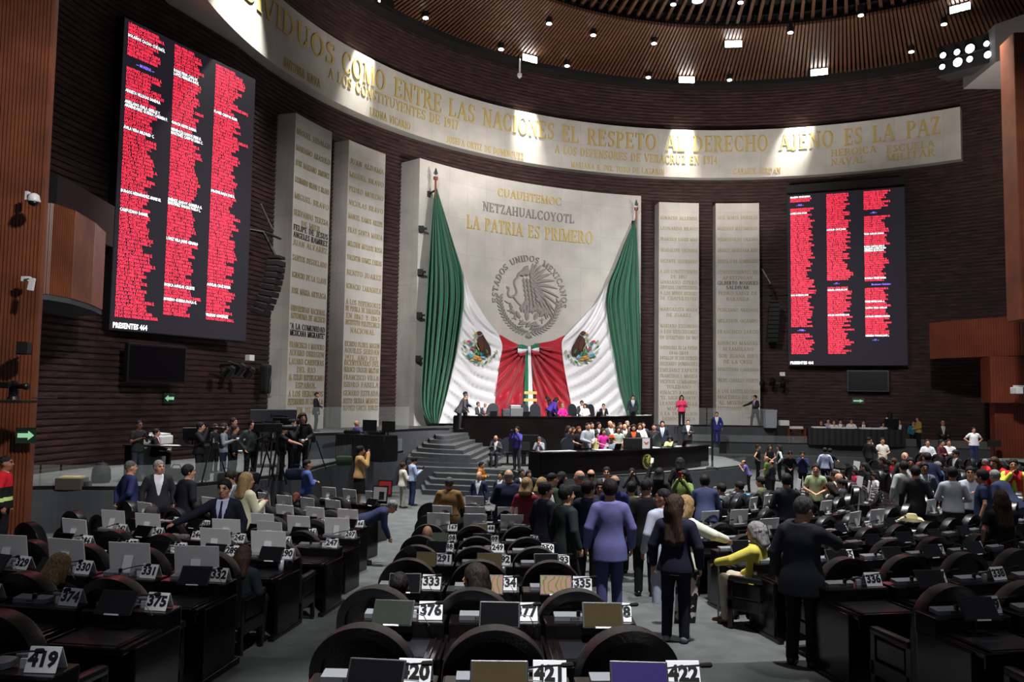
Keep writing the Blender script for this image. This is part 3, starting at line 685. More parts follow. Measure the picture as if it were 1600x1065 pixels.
# painted emblems on the white cloth: (px polygon, colour)
PAL = {'br': srgb(74, 42, 24), 'db': srgb(48, 28, 18), 'ye': srgb(206, 160, 52), 'gr': srgb(62, 122, 66), 'te': srgb(42, 120, 128), 'or': srgb(212, 138, 44), 'bl': srgb(96, 168, 200), 'pk': srgb(196, 70, 96), 'wg': srgb(168, 190, 120)}
def flag_emblem(cx, cy, sx):
    mb = MB(); names = list(PAL)
    def fpt(x, y, d):
        u, v = cx + sx * x, cy - y
        return on_cyl(u, v, RFLAG - .26 - d)
    def L(x, y, a, l_, w_, c, d=.0): leafy(mb, x, y, a, l_, w_, d + .02, f=fpt, m=names.index(c))
    # eagle body, raised wing of long feathers, head
    for k in range(9): L(-3 - k * .9, 20 - k * 1.7, -62 - k * 5, 27 - k * .8, 5.2, 'br' if k % 2 else 'db', .02 + .004 * k)
    for k in range(5): L(1 - k * 1.2, 17 - k * 3.2, -72, 13, 6.5, 'br', .08)
    for k in range(5): L(-1 - 1.5 * k, -3 - k * .4, -122 + k * 6, 13, 3.6, 'db', .06)
    L(-2, 21, 8, 10, 7, 'br', .1); L(6, 21.5, -20, 6, 3.4, 'ye', .1)
    # serpent, cactus, water, wreath
    for k in range(7): L(8 + 2.2 * math.sin(k * 1.1), 18 - k * 4.4, -80 + 40 * math.sin(k * 1.3), 6, 2.2, 'wg', .06)
    for x, y, c in ((-6, -12, 'te'), (-1, -14, 'te'), (4, -13, 'gr'), (9, -9, 'te'), (13, -5, 'gr'), (-10, -10, 'gr'), (15, 2, 'te')): L(x, y, 70, 7, 5.5, c, .05)
    for x, y, c in ((6, -18, 'or'), (-2, -20, 'or'), (2, -16, 'ye'), (11, -15, 'bl'), (-7, -17, 'bl'), (14, -12, 'bl'), (9, -4, 'pk'), (15, 8, 'pk')): L(x, y, 10, 8, 4.5, c, .06)
    for k in range(11):
        a = math.radians(-165 + k * 17); L(24 * math.cos(a), 26 * math.sin(a) + 3, math.degrees(a) + 60, 7, 3.4, 'gr' if k % 2 else 'wg', .04)
    return keep(mb.build('painted_emblem', [mat('emblem_' + n_, PAL[n_], .6) for n_ in names], flag))
flag_emblem(752, 542, -1); flag_emblem(908, 542, 1)
# flagpoles with spear tips and brackets at both upper corners
for (u, v0, v1, lab) in ((680, 262, 312, 'wooden flagpole tip with silver spearhead above the flag corner near the twin tablets'), (994, 312, 356, 'wooden flagpole tip with silver spearhead above the flag corner near the pink jacket woman')):
    a = on_cyl(u, v0, RFLAG); b = on_cyl(u, v1, RFLAG)
    po = empty('flagpole', b, 0, lab, 'flagpole', 'flagpoles')
    L_ = a.z - b.z; mb = MB(); mb.lathe([(.05, 0), (.05, L_ * .62), (.12, L_ * .63), (.12, L_ * .72), (.06, L_ * .73)], seg=12); mb.build('pole', M_WOODR, po)
    mb = MB(); mb.lathe([(.04, L_ * .73), (.04, L_ * .78), (.12, L_ * .83), (.02, L_ * 1.0)], seg=6); mb.build('spearhead', M_STEEL, po)
    mb = MB(); out = (cyl(cyl_pz(b)[0], b.z, RS + .02) - b); mb.tube([(0, 0, L_ * .3), (out.x, out.y, L_ * .22)], .05, 6); mb.box((out.x, out.y, L_ * .22), (.2, .2, .3)); mb.build('bracket', M_MATT, po)
for v in (360, 427, 494, 561):
    a = cyl(SA0 + .25, on_cyl(664, v, RS).z, RS - .12); mb = MB(); mb.box((0, 0, 0), (.26, .3, .3)); mb.box((.15, -.12, 0), (.3, .1, .1))
    o = mb.build('cable_bracket', M_MATT, None, loc=a); tag(o, 'small black bracket on the stone slab edge beside the green cloth', 'bracket', 'brackets on the slab edge')

# ================================================================ voting screens
M_SCR = mat('screen_black', srgb(30, 28, 34), .7, spec=.2, emit=srgb(52, 47, 58), estr=.3)
M_NAMER = mat('red_screen_text', (1, .05, .1), .5, emit=(1.0, .03, .075), estr=1.25)
M_NAMEW = mat('white_screen_text', (1, 1, 1), .5, emit=(1, .97, 1), estr=1.25)
M_NAMEB = mat('violet_screen_text', (.3, .2, .9), .5, emit=(.2, .12, .75), estr=1.3)
SUR = 'LOPEZ GARCIA MARTINEZ HERNANDEZ PEREZ CASTRO RAMOS MENDOZA CRUZ FLORES ORTIZ REYES VARGAS SILVA ROMERO HERRERA MEDINA AGUILAR GUZMAN SALAZAR VEGA SOTO RIOS LUNA AVILA CAMPOS ZAVALA DELGADO PENA ROJAS'.split()
GIV = 'MARIA JOSE ANA LUIS CARLOS ALMA ROSA JUAN DANIEL LAURA JORGE MARIO ELENA SARA HUGO DIANA PABLO IRMA RAUL EVA'.split()
def nm(r):
    s_ = r.choice(SUR) + ' ' + r.choice(SUR) + ' ' + r.choice(GIV)
    return s_ + (' ' + r.choice('ABCEGJLMPR') + '.' if r.random() < .35 else '')
def screen(P_bl, P_br, z0, z1, cols, label, seed, special, thick=.35):
    """cols: list of (x0 fraction, first row, rows, {row: white text or None}, {row: heading})"""
    r = random.Random(seed)
    X = Vector((P_br.x - P_bl.x, P_br.y - P_bl.y, 0)); Wd = X.length; X.normalize(); N = Vector((X.y, -X.x, 0)); Hh = z1 - z0
    root = empty('voting_screen', ((P_bl.x + P_br.x) / 2, (P_bl.y + P_br.y) / 2, z0), math.atan2(X.y, X.x), label, 'screen')
    mb = MB(); mb.box((0, thick / 2, Hh / 2), (Wd, thick, Hh)); mb.build('cabinet', M_MATT, root)
    mb = MB(); mb.box((0, -.004, Hh / 2), (Wd - .06, .008, Hh - .06)); mb.build('display', M_SCR, root)
    NR = 81; pitch = (Hh - .3) / NR
    for (x0, first, n, whites, heads) in cols:
        R_, W_, B_ = [], [], []
        for k in range(NR):
            R_.append(''); W_.append(''); B_.append('')
            if k < first or k >= first + n: continue
            if k in heads: B_[k] = heads[k]
            elif (k - 1) in heads or (k + 1) in heads: pass
            elif k in whites: W_[k] = whites[k] or nm(r)
            else: R_[k] = special.get((x0, k)) or nm(r)
        for lines, mm, nme in ((R_, M_NAMER, 'red_names'), (W_, M_NAMEW, 'white_names'), (B_, M_NAMEB, 'violet_headings')):
            if not any(lines): continue
            vs = []; fs = []
            for k, t in enumerate(lines):
                if not t: continue
                co, f_ = text_mesh(t, 1.0, 'LEFT', bold=.025, res=1)
                if len(co) == 0: continue
                sc = pitch * 1.18; n0 = len(vs); xo = x0 * Wd - Wd / 2 + (.35 if nme[0] == 'v' else 0)
                zc = Hh - .12 - (k + .5) * pitch
                vs += [(xo + c[0] * sc * .74, -.014, zc + c[1] * sc) for c in co]; fs += [tuple(i + n0 for i in q) for q in f_]
            mesh_obj(nme, vs, fs, mm, root)
    return root, Wd, Hh
Z_B = 2.06 + ZC
R_BL, R_BR = at_z(1232, 571, Z_B), at_z(1419, 571, Z_B)
R_BL = on_cyl(1231.5, 571, RW - .75); R_BR = on_cyl(1419, 571, RW - .75)
z_b = (R_BL.z + R_BR.z) / 2
z_t = (on_cyl(1228.5, 302, RW - .75).z + on_cyl(1412.6, 294, RW - .75).z) / 2
screen(R_BL, R_BR, z_b, z_t, [
    (.03, 0, 77, {0: None, 8: None, 48: None}, {4: '-- PAN --', 65: '-- PVEM --'}),
    (.345, 0, 77, {17: None, 46: None, 58: None}, {43: '-- PT --'}),
    (.66, 0, 72, {20: None, 26: None, 27: None, 28: None, 41: None, 52: None, 55: None, 59: None, 68: None}, {10: '-- PRI --', 44: 'Movimiento Ciudadano', 70: '-- S.P. --'})],
    'tall black voting screen of red names above the side table under the far wall', 5, {(.66, 71): 'MENDOZA ARIAS'})
mbx = MB(); _w = (R_BR - R_BL); mbx.box((0, 0, 0), (_w.length, .5, .45)); _o = mbx.build('screen_roller_housing', M_MATT, None, loc=((R_BL + R_BR) / 2 + Vector((0, 0, z_t - ((R_BL + R_BR) / 2).z + .3)))); _o.rotation_euler.z = math.atan2(_w.y, _w.x)
tag(_o, 'long black housing across the top of the far red voting screen', 'housing')
def plane_hit(u, v, P, N):
    d = ray(u, v); t = (P - Vector((0, 0, ZC))).dot(N) / d.dot(N); return d * t + Vector((0, 0, ZC))
L_BL, L_BR = at_z(170, 515, ZC + 1.9), at_z(384, 534, ZC + 1.9)
z_b = ZC + 1.9; z_t = at_y(401, 124, L_BR.y).z
LX = (L_BR - L_BL); LX.z = 0
screen(L_BL, L_BR, z_b, z_t, [
    (.03, 0, 79, {3: 'BOLAÑOS CACHO CUÉ RAÚL', 18: 'ARRIETA VILLEGAS SANDRA', 21: 'ARELLANO ÁVILA GISELLE Y.', 22: 'ARMENDÁRIZ GUERRA CARMEN P.', 28: 'ÁVILA VERA MILDRED C.', 45: 'BURGOS HERNÁNDEZ ANAIS M.', 50: 'CAMPUZANO DANIEL'}, {10: '--- MORENA ---'}),
    (.345, 0, 77, {7: None, 8: None, 22: None, 24: None, 25: None, 44: 'JIMÉNEZ GODOY GABRIELA G.', 45: None, 55: 'LÓPEZ VELA JAIME GENARO', 68: 'MOJICA AGUILAR CELESTE', 72: 'MORENO GUERRA PAOLA G.'}, {}),
    (.66, 0, 77, {14: None, 38: None, 66: None, 75: 'VILLEGAS GONZÁLEZ'}, {})],
    'tallest black voting screen of red names, beside the slatted wood pillar', 3,
    {(.03, 0): 'LÓPEZ RABADÁN KENIA', (.03, 76): 'CRUZ SÁNCHEZ CINTIA', (.03, 77): 'DE LA VEGA SÁNCHEZ ALMA', (.03, 78): 'DE LA VEGA VARGAS ALMA ROSA', (.345, 76): 'NARRO CÉSPEDES JOSÉ'})
for root in [o for o in SC.objects if o.name.startswith('voting_screen')]:
    co, f_ = text_mesh('PRESENTES 464', .24, 'LEFT', bold=.008, res=1)
    Wd_ = max(c.dimensions.x for c in root.children if c.name.startswith('cabinet')) if False else (R_BR - R_BL).length
    if root.location.x < 0: Wd_ = LX.length
    mesh_obj('total_line', [(-Wd_ / 2 + .12 + c[0] * .8, -.014, .16 + c[1]) for c in co], f_, M_NAMEW, root)
# ================================================================ floors, terraces, platforms
FXC, FYC = -.3, 28.0                        # the point every row of seats is curved about
PLATE_R = [23.34, 21.42, 19.77, 17.5, 15.7, 13.55, 11.6, 9.7, 7.8]
DESK_R = [p + .23 for p in PLATE_R]
LEV = [1.44, 1.28, 1.13, .91, .73, .49, .36, .25, .25]
FLOOR0 = .25
def floor_z(x, y):
    rho = math.hypot(x - FXC, y - FYC); th = math.degrees(math.atan2(x - FXC, FYC - y))
    if th < -92 or th > 112: return FLOOR0
    for k in range(len(DESK_R)):
        if rho >= DESK_R[k] - .62: return LEV[k]
    return FLOOR0
vs = []; fs = []
_b = [31.0] + [r - .62 for r in DESK_R]
NA = 92
for k in range(len(DESK_R)):
    for r_, z in ((_b[k], LEV[k]), (_b[k + 1], LEV[k]), (_b[k + 1], LEV[k + 1] if k + 1 < len(LEV) else FLOOR0)):
        for j in range(NA + 1):
            a = math.radians(-92 + 204 * j / NA); vs.append((FXC + r_ * math.sin(a), FYC - r_ * math.cos(a), z))
m_ = NA + 1
for i in range(len(vs) // m_ - 1):
    for j in range(NA): fs.append((i * m_ + j, i * m_ + j + 1, (i + 1) * m_ + j + 1, (i + 1) * m_ + j))
o = mesh_obj('floor', vs, fs, M_CARPET); o['kind'] = 'structure'
o = mesh_obj('floor_lower', [(-34, -4, FLOOR0 - .004), (44, -4, FLOOR0 - .004), (44, 56, FLOOR0 - .004), (-34, 56, FLOOR0 - .004)], [(0, 1, 2, 3)], M_CARPET); o['kind'] = 'structure'

def smooth_line(pts, n=6):
    pts = [Vector((p[0], p[1], 0)) for p in pts]; out = []
    for i in range(len(pts) - 1):
        p0, p1, p2, p3 = pts[max(i - 1, 0)], pts[i], pts[i + 1], pts[min(i + 2, len(pts) - 1)]
        for k in range(n):
            t = k / n
            out.append(.5 * ((2 * p1) + (p2 - p0) * t + (2 * p0 - 5 * p1 + 4 * p2 - p3) * t * t + (3 * p1 - p0 - 3 * p2 + p3) * t ** 3))
    return out + [pts[-1]]
def deck(name, front, back, z0, z1, edge=.08, glass=0.0, edge_h=.06):
    """platform: carpeted top, felt riser, black strip along the front edge"""
    n = len(front); ring = [Vector((p[0], p[1], 0)) for p in list(front) + list(back)]
    area = sum(ring[i].x * ring[(i + 1) % len(ring)].y - ring[(i + 1) % len(ring)].x * ring[i].y for i in range(len(ring)))
    N = len(ring); vs = [(p.x, p.y, z0) for p in ring] + [(p.x, p.y, z1) for p in ring]
    top = tuple(range(N, 2 * N)); fs = [top if area > 0 else top[::-1]]; mi = [0]
    for i in range(N):
        q = (i, (i + 1) % N, N + (i + 1) % N, N + i); fs.append(q if area > 0 else q[::-1]); mi.append(1)
    o = mesh_obj(name, vs, fs, [M_CARPET, M_FELT], None, False, mi); o['kind'] = 'structure'
    return o
def strip_along(name, line, z, wd, h, m, kind='structure', inset=0.0):
    mb = MB(); ln = [Vector((p[0], p[1], 0)) for p in line]
    for i in range(len(ln) - 1):
        d = ln[i + 1] - ln[i]; nn = Vector((-d.y, d.x, 0)).normalized(); mid = (ln[i] + ln[i + 1]) / 2 + nn * inset
        a = math.atan2(d.y, d.x); mb.box((mid.x, mid.y, z + h / 2), (d.length * 1.02, wd, h), Matrix.Rotation(a, 3, 'Z'))
    o = mb.build(name, m)
    if kind: o['kind'] = kind
    return o
TER = 1.5
TLF = smooth_line([at_z(40, 766, TER), at_z(91, 765, TER), at_z(176, 766, TER), at_z(290, 762, TER), at_z(395, 751, TER), at_z(466, 741, TER), at_z(530, 724, TER), at_z(631.5, 707, TER)])
_wl = [p for p in WPATH if p.y > 17.5 and p.x < -9.0][::-1]
deck('terrace_floor', TLF, [(-4.6, 36.8), (-8.6, 35.4)] + [(p.x + .1, p.y) for p in _wl if p.y < 33.5], 0, TER)
strip_along('trim_terrace', TLF, TER, .12, .09, M_EDGE, inset=.1)
# low glass along the terrace edge
def glass_run(name, line, z, h, label, cat='glass panel', inset=.1, seg=3):
    root = empty(name, (line[0].x, line[0].y, z), 0, label, cat); ln = line
    for i in range(0, len(ln) - 1, seg):
        a, b = ln[i], ln[min(i + seg, len(ln) - 1)]; d = b - a; nn = Vector((-d.y, d.x, 0)).normalized() * inset
        mid = (a + b) / 2 + nn - Vector((line[0].x, line[0].y, 0)); mb = MB(); mb.box((mid.x, mid.y, h / 2), (d.length - .03, .016, h), Matrix.Rotation(math.atan2(d.y, d.x), 3, 'Z')); mb.build('pane', M_GLASS, root)
    return root
glass_run('glass_screen', [p for p in TLF], TER + .09, .5, 'low clear glass edging the terrace where the photographers stand')
UPF = smooth_line([at_z(476, 682, PLZ), at_z(485, 681, PLZ), at_z(560, 678.5, PLZ), at_z(642, 673.5, PLZ), at_z(680, 672, PLZ), at_z(702, 672, PLZ)])
PRES = [(-2.65, 38.0), (-.6, 38.0), (1.3, 38.55), (3.2, 39.6), (4.9, 41.0), (6.4, 42.6), (7.7, 44.3)]
UPR = [(9.6, 46.0), (11.2, 46.6), (13.0, 46.5), (14.9, 46.2)]
_back = [cyl(a, 0, RW - .15) for a in (10, 4, -2, -8, -14, -20, -26, -32, -38, -44, -50, -56, -62, -66)]
deck('upper_platform_floor', UPF + [Vector((p[0], p[1] + .05, 0)) for p in PRES] + [Vector((*p, 0)) for p in UPR], _back, 0, PLZ)
strip_along('trim_platform', UPF, PLZ, .14, .1, M_EDGE, inset=.09)
strip_along('trim_platform_far', UPR, PLZ, .14, .1, M_EDGE, inset=.09)
glass_run('glass_screen', UPF[:19], PLZ + .1, .95, 'tall clear glass balustrade on the upper platform by the twin tablets')
glass_run('glass_screen', [Vector((*p, 0)) for p in UPR], PLZ + .1, .95, 'tall clear glass balustrade in front of the pink jacket woman', seg=1)
LAND = 1.1
ROS = smooth_line([(1.05, 28.2), (3.0, 29.4), (4.95, 30.95), (6.75, 32.7), (8.35, 34.6)])
_lf = [at_z(638, 729, LAND), at_z(720, 731, LAND), at_z(802, 735, LAND), Vector((.6, 29.0, 0)), Vector((1.0, 27.6, 0)), Vector((3.4, 28.9, 0)), Vector((5.6, 30.5, 0)), Vector((7.6, 32.3, 0)), Vector((9.5, 34.2, 0)), Vector((10.3, 35.6, 0))]
deck('middle_platform_floor', _lf, [(10.4, 40), (9.0, 45.6), (7, 43.5), (4, 41), (1, 39), (-3, 38.4), (-4.6, 36)], 0, LAND)
strip_along('trim_landing', _lf[4:], LAND, .1, .05, M_EDGE, inset=.08)
glass_run('glass_screen', _lf[7:], LAND + .05, .3, 'low curved glass lip of the dais below the crest desk', seg=1)
# stairs beside the presidium: the upper flight and the lower flight
STEP = [((681.7, 680.6), (703, 680.6)), ((671.6, 686.5), (704.5, 687)), ((662, 693), (711, 696)), ((653, 699.5), (723.5, 703.4)), ((643, 707), (734.6, 711)), ((637, 713.5), (745, 717)), ((636, 720), (762, 724))]
prev_back = None
for k, (a, b) in enumerate(STEP):
    z = PLZ - (k + 1) * (PLZ - LAND) / 8
    A, B = at_z(*a, z), at_z(*b, z); mid = (A + B) / 2 + Vector((.05, -.25, 0)); fr = smooth_line([A, mid, B], 5)
    deck('stair_step', fr, [(B.x + .6, 38.0), (-2.7, 38.05), (A.x - .5, 38.2)], .2, z)
for k, (a, b) in enumerate([((681, 739), (850, 744)), ((673, 748), (852, 753)), ((666, 757), (854, 762)), ((660, 765), (856, 770))]):
    z = LAND - (k + 1) * (LAND - FLOOR0) / 5
    A, B = at_z(*a, z), at_z(*b, z); deck('stair_step', smooth_line([A, (A + B) / 2 + Vector((0, -.2, 0)), B], 5), [(B.x + .1, 31.5), (A.x - .3, 32.4)], 0, z)
# the far terrace with its ledge
TRF = smooth_line([(9.9, 45.6), (12.8, 45.1), (16.2, 45.0), (19.2, 44.7), (21.9, 43.3), (25.2, 41.2)])
_wr = [p for p in WPATH if p.x > 14 and p.y > 34][::-1]
deck('terrace_floor_far', TRF, [(p.x - .05, p.y - .05) for p in _wr if p.x < 32] + [(12.0, 49.3), (9.9, 49.2)], 0, TER)
strip_along('trim_terrace_far', TRF, TER, .12, .07, M_EDGE, inset=.1)
glass_run('glass_screen', TRF, TER + .07, .38, 'low glass edging the terrace below the far red screen', seg=4)
LED = smooth_line([(10.3, 43.6), (13, 43.2), (16.2, 43.2), (18.6, 42.9)])
deck('terrace_ledge', LED, [(19.2, 44.8), (16.2, 45.1), (12.8, 45.2), (10.3, 45.6)], 0, .95)
strip_along('trim_ledge', LED, .95, .05, .03, M_STEEL, inset=.04)
for k in range(4):
    z = PLZ - (k + 1) * .17
    deck('stair_step', [Vector((14.8 + k * .32, 45.6, 0)), Vector((15.15 + k * .32, 45.6, 0))], [(15.15 + k * .32, 48.6), (14.8 + k * .32, 48.6)], TER - .1, z)
for k in range(3):
    deck('stair_step', [Vector((10.0 + k * .1, 41.2 - k * .45, 0)), Vector((11.3 + k * .25, 41.2 - k * .45, 0))], [(11.3 + k * .25, 43.8), (10.0, 43.8)], 0, .9 - k * .2)
# ================================================================ presidium and rostrum desks
def desk_wall(name, line, depth, z0, z1, label, cat, top_over=.06):
    """curved front panel with a worktop, closed ends, as parts under one thing"""
    ln = [Vector((p[0], p[1], 0)) for p in line]; base = ln[len(ln) // 2]
    root = empty(name, (base.x, base.y, z0), 0, label, cat)
    nrm = []
    for i in range(len(ln)):
        d = ln[min(i + 1, len(ln) - 1)] - ln[max(i - 1, 0)]; nrm.append(Vector((-d.y, d.x, 0)).normalized())
    def strip(nm, off0, off1, za, zb, m):
        vs = []; fs = []
        for p, n_ in zip(ln, nrm):
            for off, z in ((off0, za), (off0, zb), (off1, zb), (off1, za)): q = p + n_ * off - base; vs.append((q.x, q.y, z - z0))
        for i in range(len(ln) - 1):
            a, b = 4 * i, 4 * i + 4
            fs += [(a, b, b + 1, a + 1), (a + 1, b + 1, b + 2, a + 2), (a + 2, b + 2, b + 3, a + 3), (a + 3, b + 3, b, a)]
        e = 4 * (len(ln) - 1); fs += [(0, 1, 2, 3), (e + 3, e + 2, e + 1, e)]
        return mesh_obj(nm, vs, fs, m, root)
    strip('front_panel', 0, .08, z0, z1 - .06, M_DESKWOOD)
    strip('worktop', -top_over, depth, z1 - .06, z1, M_DESKWOOD)
    strip('plinth', -.03, .1, z0, z0 + .12, M_MATT)
    d = .06
    for i in (0, -1):
        p = ln[i]; n_ = nrm[i]; mb = MB(); q = p + n_ * (depth / 2) - base
        mb.box((q.x, q.y, (z1 - z0) / 2 - .03), (d, depth, z1 - z0 - .06), Matrix.Rotation(math.atan2(n_.y, n_.x) - PI / 2, 3, 'Z')); mb.build('end_panel', M_DESKWOOD, root)
    return root
presidium = desk_wall('presidium_desk', smooth_line(PRES, 4), .85, LAND, 2.97, 'long curved black presidium desk in front of the draped flag', 'desk')
rostrum = desk_wall('rostrum_desk', ROS, .75, LAND, 1.98, 'curved black secretaries\' desk bearing the round gold crest', 'desk')
# gold crest on the rostrum front
def line_hit(u, v, line, z_guess):
    """point where the pixel's ray meets the upright surface over a line"""
    d = ray(u, v); best = None
    for i in range(len(line) - 1):
        a, b = line[i], line[i + 1]; e = b - a; den = d.x * e.y - d.y * e.x
        if abs(den) < 1e-9: continue
        t = (a.x * e.y - a.y * e.x) / den; s_ = ((d.x * t - a.x) * e.x + (d.y * t - a.y) * e.y) / e.length_squared
        if -.001 <= s_ <= 1.001 and t > 0: return Vector((d.x * t, d.y * t, ZC + d.z * t)), math.atan2(e.y, e.x)
    return None
P, a_ = line_hit(1010, 727, ROS, 1.5)
cr = empty('gold_crest', P + Vector((math.sin(a_), -math.cos(a_), 0)) * .02, a_, 'round gold national crest fixed to the curved black desk front', 'crest')
cr.location.z = 1.5
RX = Matrix.Rotation(PI / 2, 3, 'X')
mb = MB(); mb.lathe([(.30, 0), (.30, .02), (.26, .03), (.0, .03)], seg=32, rot=RX); mb.build('disc', mat('crest_dark', srgb(56, 62, 34), .5, .3), cr)
mb = MB(); cp = lambda x, y, d: Vector((x * .3, -.03 - d * .2, y * .3)); polys, wd = roman('ESTADOS UNIDOS MEXICANOS', .13)
for p in polys:
    def f(v):
        a = math.radians(200) - v.x * math.radians(220) / wd; r_ = .8 + v.y * .15
        return cp(r_ * math.cos(a), r_ * math.sin(a), v.z)
    mb.prism(p, 0, .06, f=f)
for k in range(8): leafy(mb, 0, .4 - .04 * k, 60 - 18 * k, .55, .12, .1, f=cp)
leafy(mb, -.05, .4, -90, .6, .3, .12, f=cp); leafy(mb, -.1, .45, 170, .25, .14, .12, f=cp)
for k in range(16):
    a = math.radians(-165 + k * 10); leafy(mb, .72 * math.cos(a), .72 * math.sin(a), math.degrees(a) + 60, .2, .1, .08, f=cp)
mb.build('raised_emblem', mat('crest_gold', srgb(196, 186, 96), .4, .5), cr)

# ================================================================ slatted wood pillars and balconies
def fluted(name, P0, P1, z0, z1, thick, pitch=.07, m=None, bow=None, label=None, cat=None, kind='structure'):
    """wall of upright wooden ribs between two plan points; bow lists extra plan points"""
    line = [Vector((*P0[:2], 0))] + [Vector((*q, 0)) for q in (bow or [])] + [Vector((*P1[:2], 0))]
    pts = []
    for i in range(len(line) - 1):
        d = line[i + 1] - line[i]; n = max(1, round(d.length / pitch)); nn = Vector((d.y, -d.x, 0)).normalized()
        for k in range(n):
            for f_, o_ in ((0, 0), (.12, .03), (.55, .03), (.67, 0)): pts.append(line[i] + d * ((k + f_) / n) + nn * o_)
    pts.append(line[-1])
    d0 = line[1] - line[0]; b0 = line[0] + Vector((-d0.y, d0.x, 0)).normalized() * thick; d1 = line[-1] - line[-2]; b1 = line[-1] + Vector((-d1.y, d1.x, 0)).normalized() * thick
    back = [b1] + [line[i] + Vector((-(line[i + 1] - line[i - 1]).y, (line[i + 1] - line[i - 1]).x, 0)).normalized() * thick for i in range(len(line) - 2, 0, -1)] + [b0]
    ring = pts + back; N = len(ring); vs = [(p.x, p.y, z0) for p in ring] + [(p.x, p.y, z1) for p in ring]
    fs = [(i, (i + 1) % N, N + (i + 1) % N, N + i) for i in range(N)] + [tuple(range(N, 2 * N)), tuple(range(N - 1, -1, -1))]
    o = mesh_obj(name, vs, fs, m or M_WOOD); return tag(o, label, cat, None, kind)
fluted('pillar_slatted', (-13.0, 16.2), (-9.93, 17.0), .2, 24, .25)
fluted('pillar_slatted_far', (19.2, 30.6), (23.0, 30.0), ZC + 3.2, ZC + 14.3, 1.2, .1)
# curved slatted balcony beside the near pillar
bq = [at_y(84, 322, 19.6), at_y(118, 328, 20.4), at_y(148, 340, 21.8), at_y(165, 350, 23.2)]
zb0, zb1 = at_y(78, 458, 19.4).z, at_y(84, 318, 19.6).z
bal = fluted('balcony', (-12.6, 18.6), (bq[3].x, bq[3].y), zb0, zb1, .25, .08, bow=[(bq[0].x, bq[0].y), (bq[1].x, bq[1].y), (bq[2].x, bq[2].y)], label='curved slatted wood balcony box on the brick wall beside the pillar', cat='balcony', kind='thing')
mb = MB(); mb.prism([(-12.9, 18.6), (bq[0].x, bq[0].y), (bq[1].x, bq[1].y), (bq[2].x, bq[2].y), (bq[3].x, bq[3].y), (-13.2, 24.2)], zb0 - .14, zb0 - .002); mb.build('bottom_slab', M_FELT, bal)
a = at_y(86, 290, 22.0); b = at_y(158, 322, 25.0); mb = MB()
d = b - a; mb.box(((a.x + b.x) / 2, (a.y + b.y) / 2, (zb1 + at_y(86, 290, 22).z) / 2 + .1), (Vector((d.x, d.y, 0)).length + .8, .5, 1.3), Matrix.Rotation(math.atan2(d.y, d.x), 3, 'Z'))
o = mb.build('window_1', M_MATT); o['kind'] = 'structure'
# far balcony, its lower block and doorway
fluted('balcony', (21.6, 42.0), (23.75, 37.7), ZC + 2.24, ZC + 4.1, 2.6, .12, M_WOODR, bow=[(22.0, 40.5)], label='red-brown wood balcony projecting from the brick wall beyond the far screen', cat='balcony', kind='thing')
fluted('balcony_block', (22.45, 38.2), (24.6, 37.6), ZC + .04, ZC + 2.2, 1.6, .12, M_WOODR, label='red-brown wood block tucked under the far balcony', cat='wood block', kind='thing')
fluted('wall_right', (23.2, 39.2), (25.4, 38.6), .2, ZC + .05, .8, .12, M_WOODR)
mb = MB(); _s = [at_z(1505, 139, 18.9), at_z(1640, 139, 18.9), at_z(1640, 70, 18.9), at_z(1556, 97, 18.9)]
mb.prism([(p.x, p.y) for p in _s], 18.9, 20.6); o = mb.build('ceiling_soffit', mat('grey_soffit', srgb(96, 92, 90), .8)); o['kind'] = 'structure'
# ================================================================ lamps of the ceiling, fixtures on the walls
M_LAMP = mat('lamp_glow', (1, 1, 1), .5, emit=(1, .98, .95), estr=14)
M_LAMPV = mat('lamp_glow_violet', (1, 1, 1), .5, emit=(.45, .3, 1), estr=3)
def face_rot(d):
    return Vector(d).to_track_quat('-Y', 'Z').to_matrix()
def flood(u, v, label, tgt=None, power=0, big=False, angle=34):
    P = at_cone(u, v, -.25)
    root = empty('ceiling_floodlight' if big else 'ceiling_spotlight', P, 0, label, 'lamp', 'floodlights under the slatted ceiling' if big else 'small spotlights in the slatted ceiling')
    toc = Vector((CX - P.x, CY - P.y, 0)).normalized(); a = math.atan2(toc.y, toc.x) + PI / 2
    Rz = Matrix.Rotation(a, 3, 'Z')
    if big:
        mb = MB(); mb.box((0, .14, .02), (1.0, .22, .5), Rz, 0, .03); mb.build('housing', M_BLACK, root)
        mb = MB()
        for sx in (-.24, .24): mb.box(Rz @ Vector((sx, .0, -.02)), (.44, .05, .36), Rz)
        mb.build('lamp_face', M_LAMP, root)
        mb = MB()
        for sx in (-.4, .4): mb.tube([Rz @ Vector((sx, .1, .2)), Rz @ Vector((sx, .1, .75))], .03, 6)
        mb.build('hanger', M_BLACK, root)
    else:
        mb = MB(); mb.lathe([(.17, .5), (.17, .0), (.13, -.02)], seg=12); mb.build('can', M_BLACK, root)
        mb = MB(); mb.lathe([(.14, -.03), (.14, -.06)], seg=12); mb.build('lamp_face', M_LAMP, root)
    if tgt is not None: spot('frieze_beam', P + Vector((0, 0, -.5)) + toc * .3, tgt, power, angle, .95, (1, .97, .88), .12)
    return root
for u, v, tu, tv in ((828, 91, 822, 195), (1073, 124, 1066, 225), (1280, 112, 1246, 215), (602, 2, 566, 110)):
    flood(u, v, 'bright rectangular floodlight at the rim of the slatted ceiling washing the stone frieze', on_cyl(tu, tv, RF), 5200, True)
flood(1146, 68, 'bright rectangular floodlight on the inner ring of the ceiling, alone above the crest desk', None, 0, True)
flood(1500, 12, 'bright rectangular floodlight under the slats above the bank of stage lamps', None, 0, True)
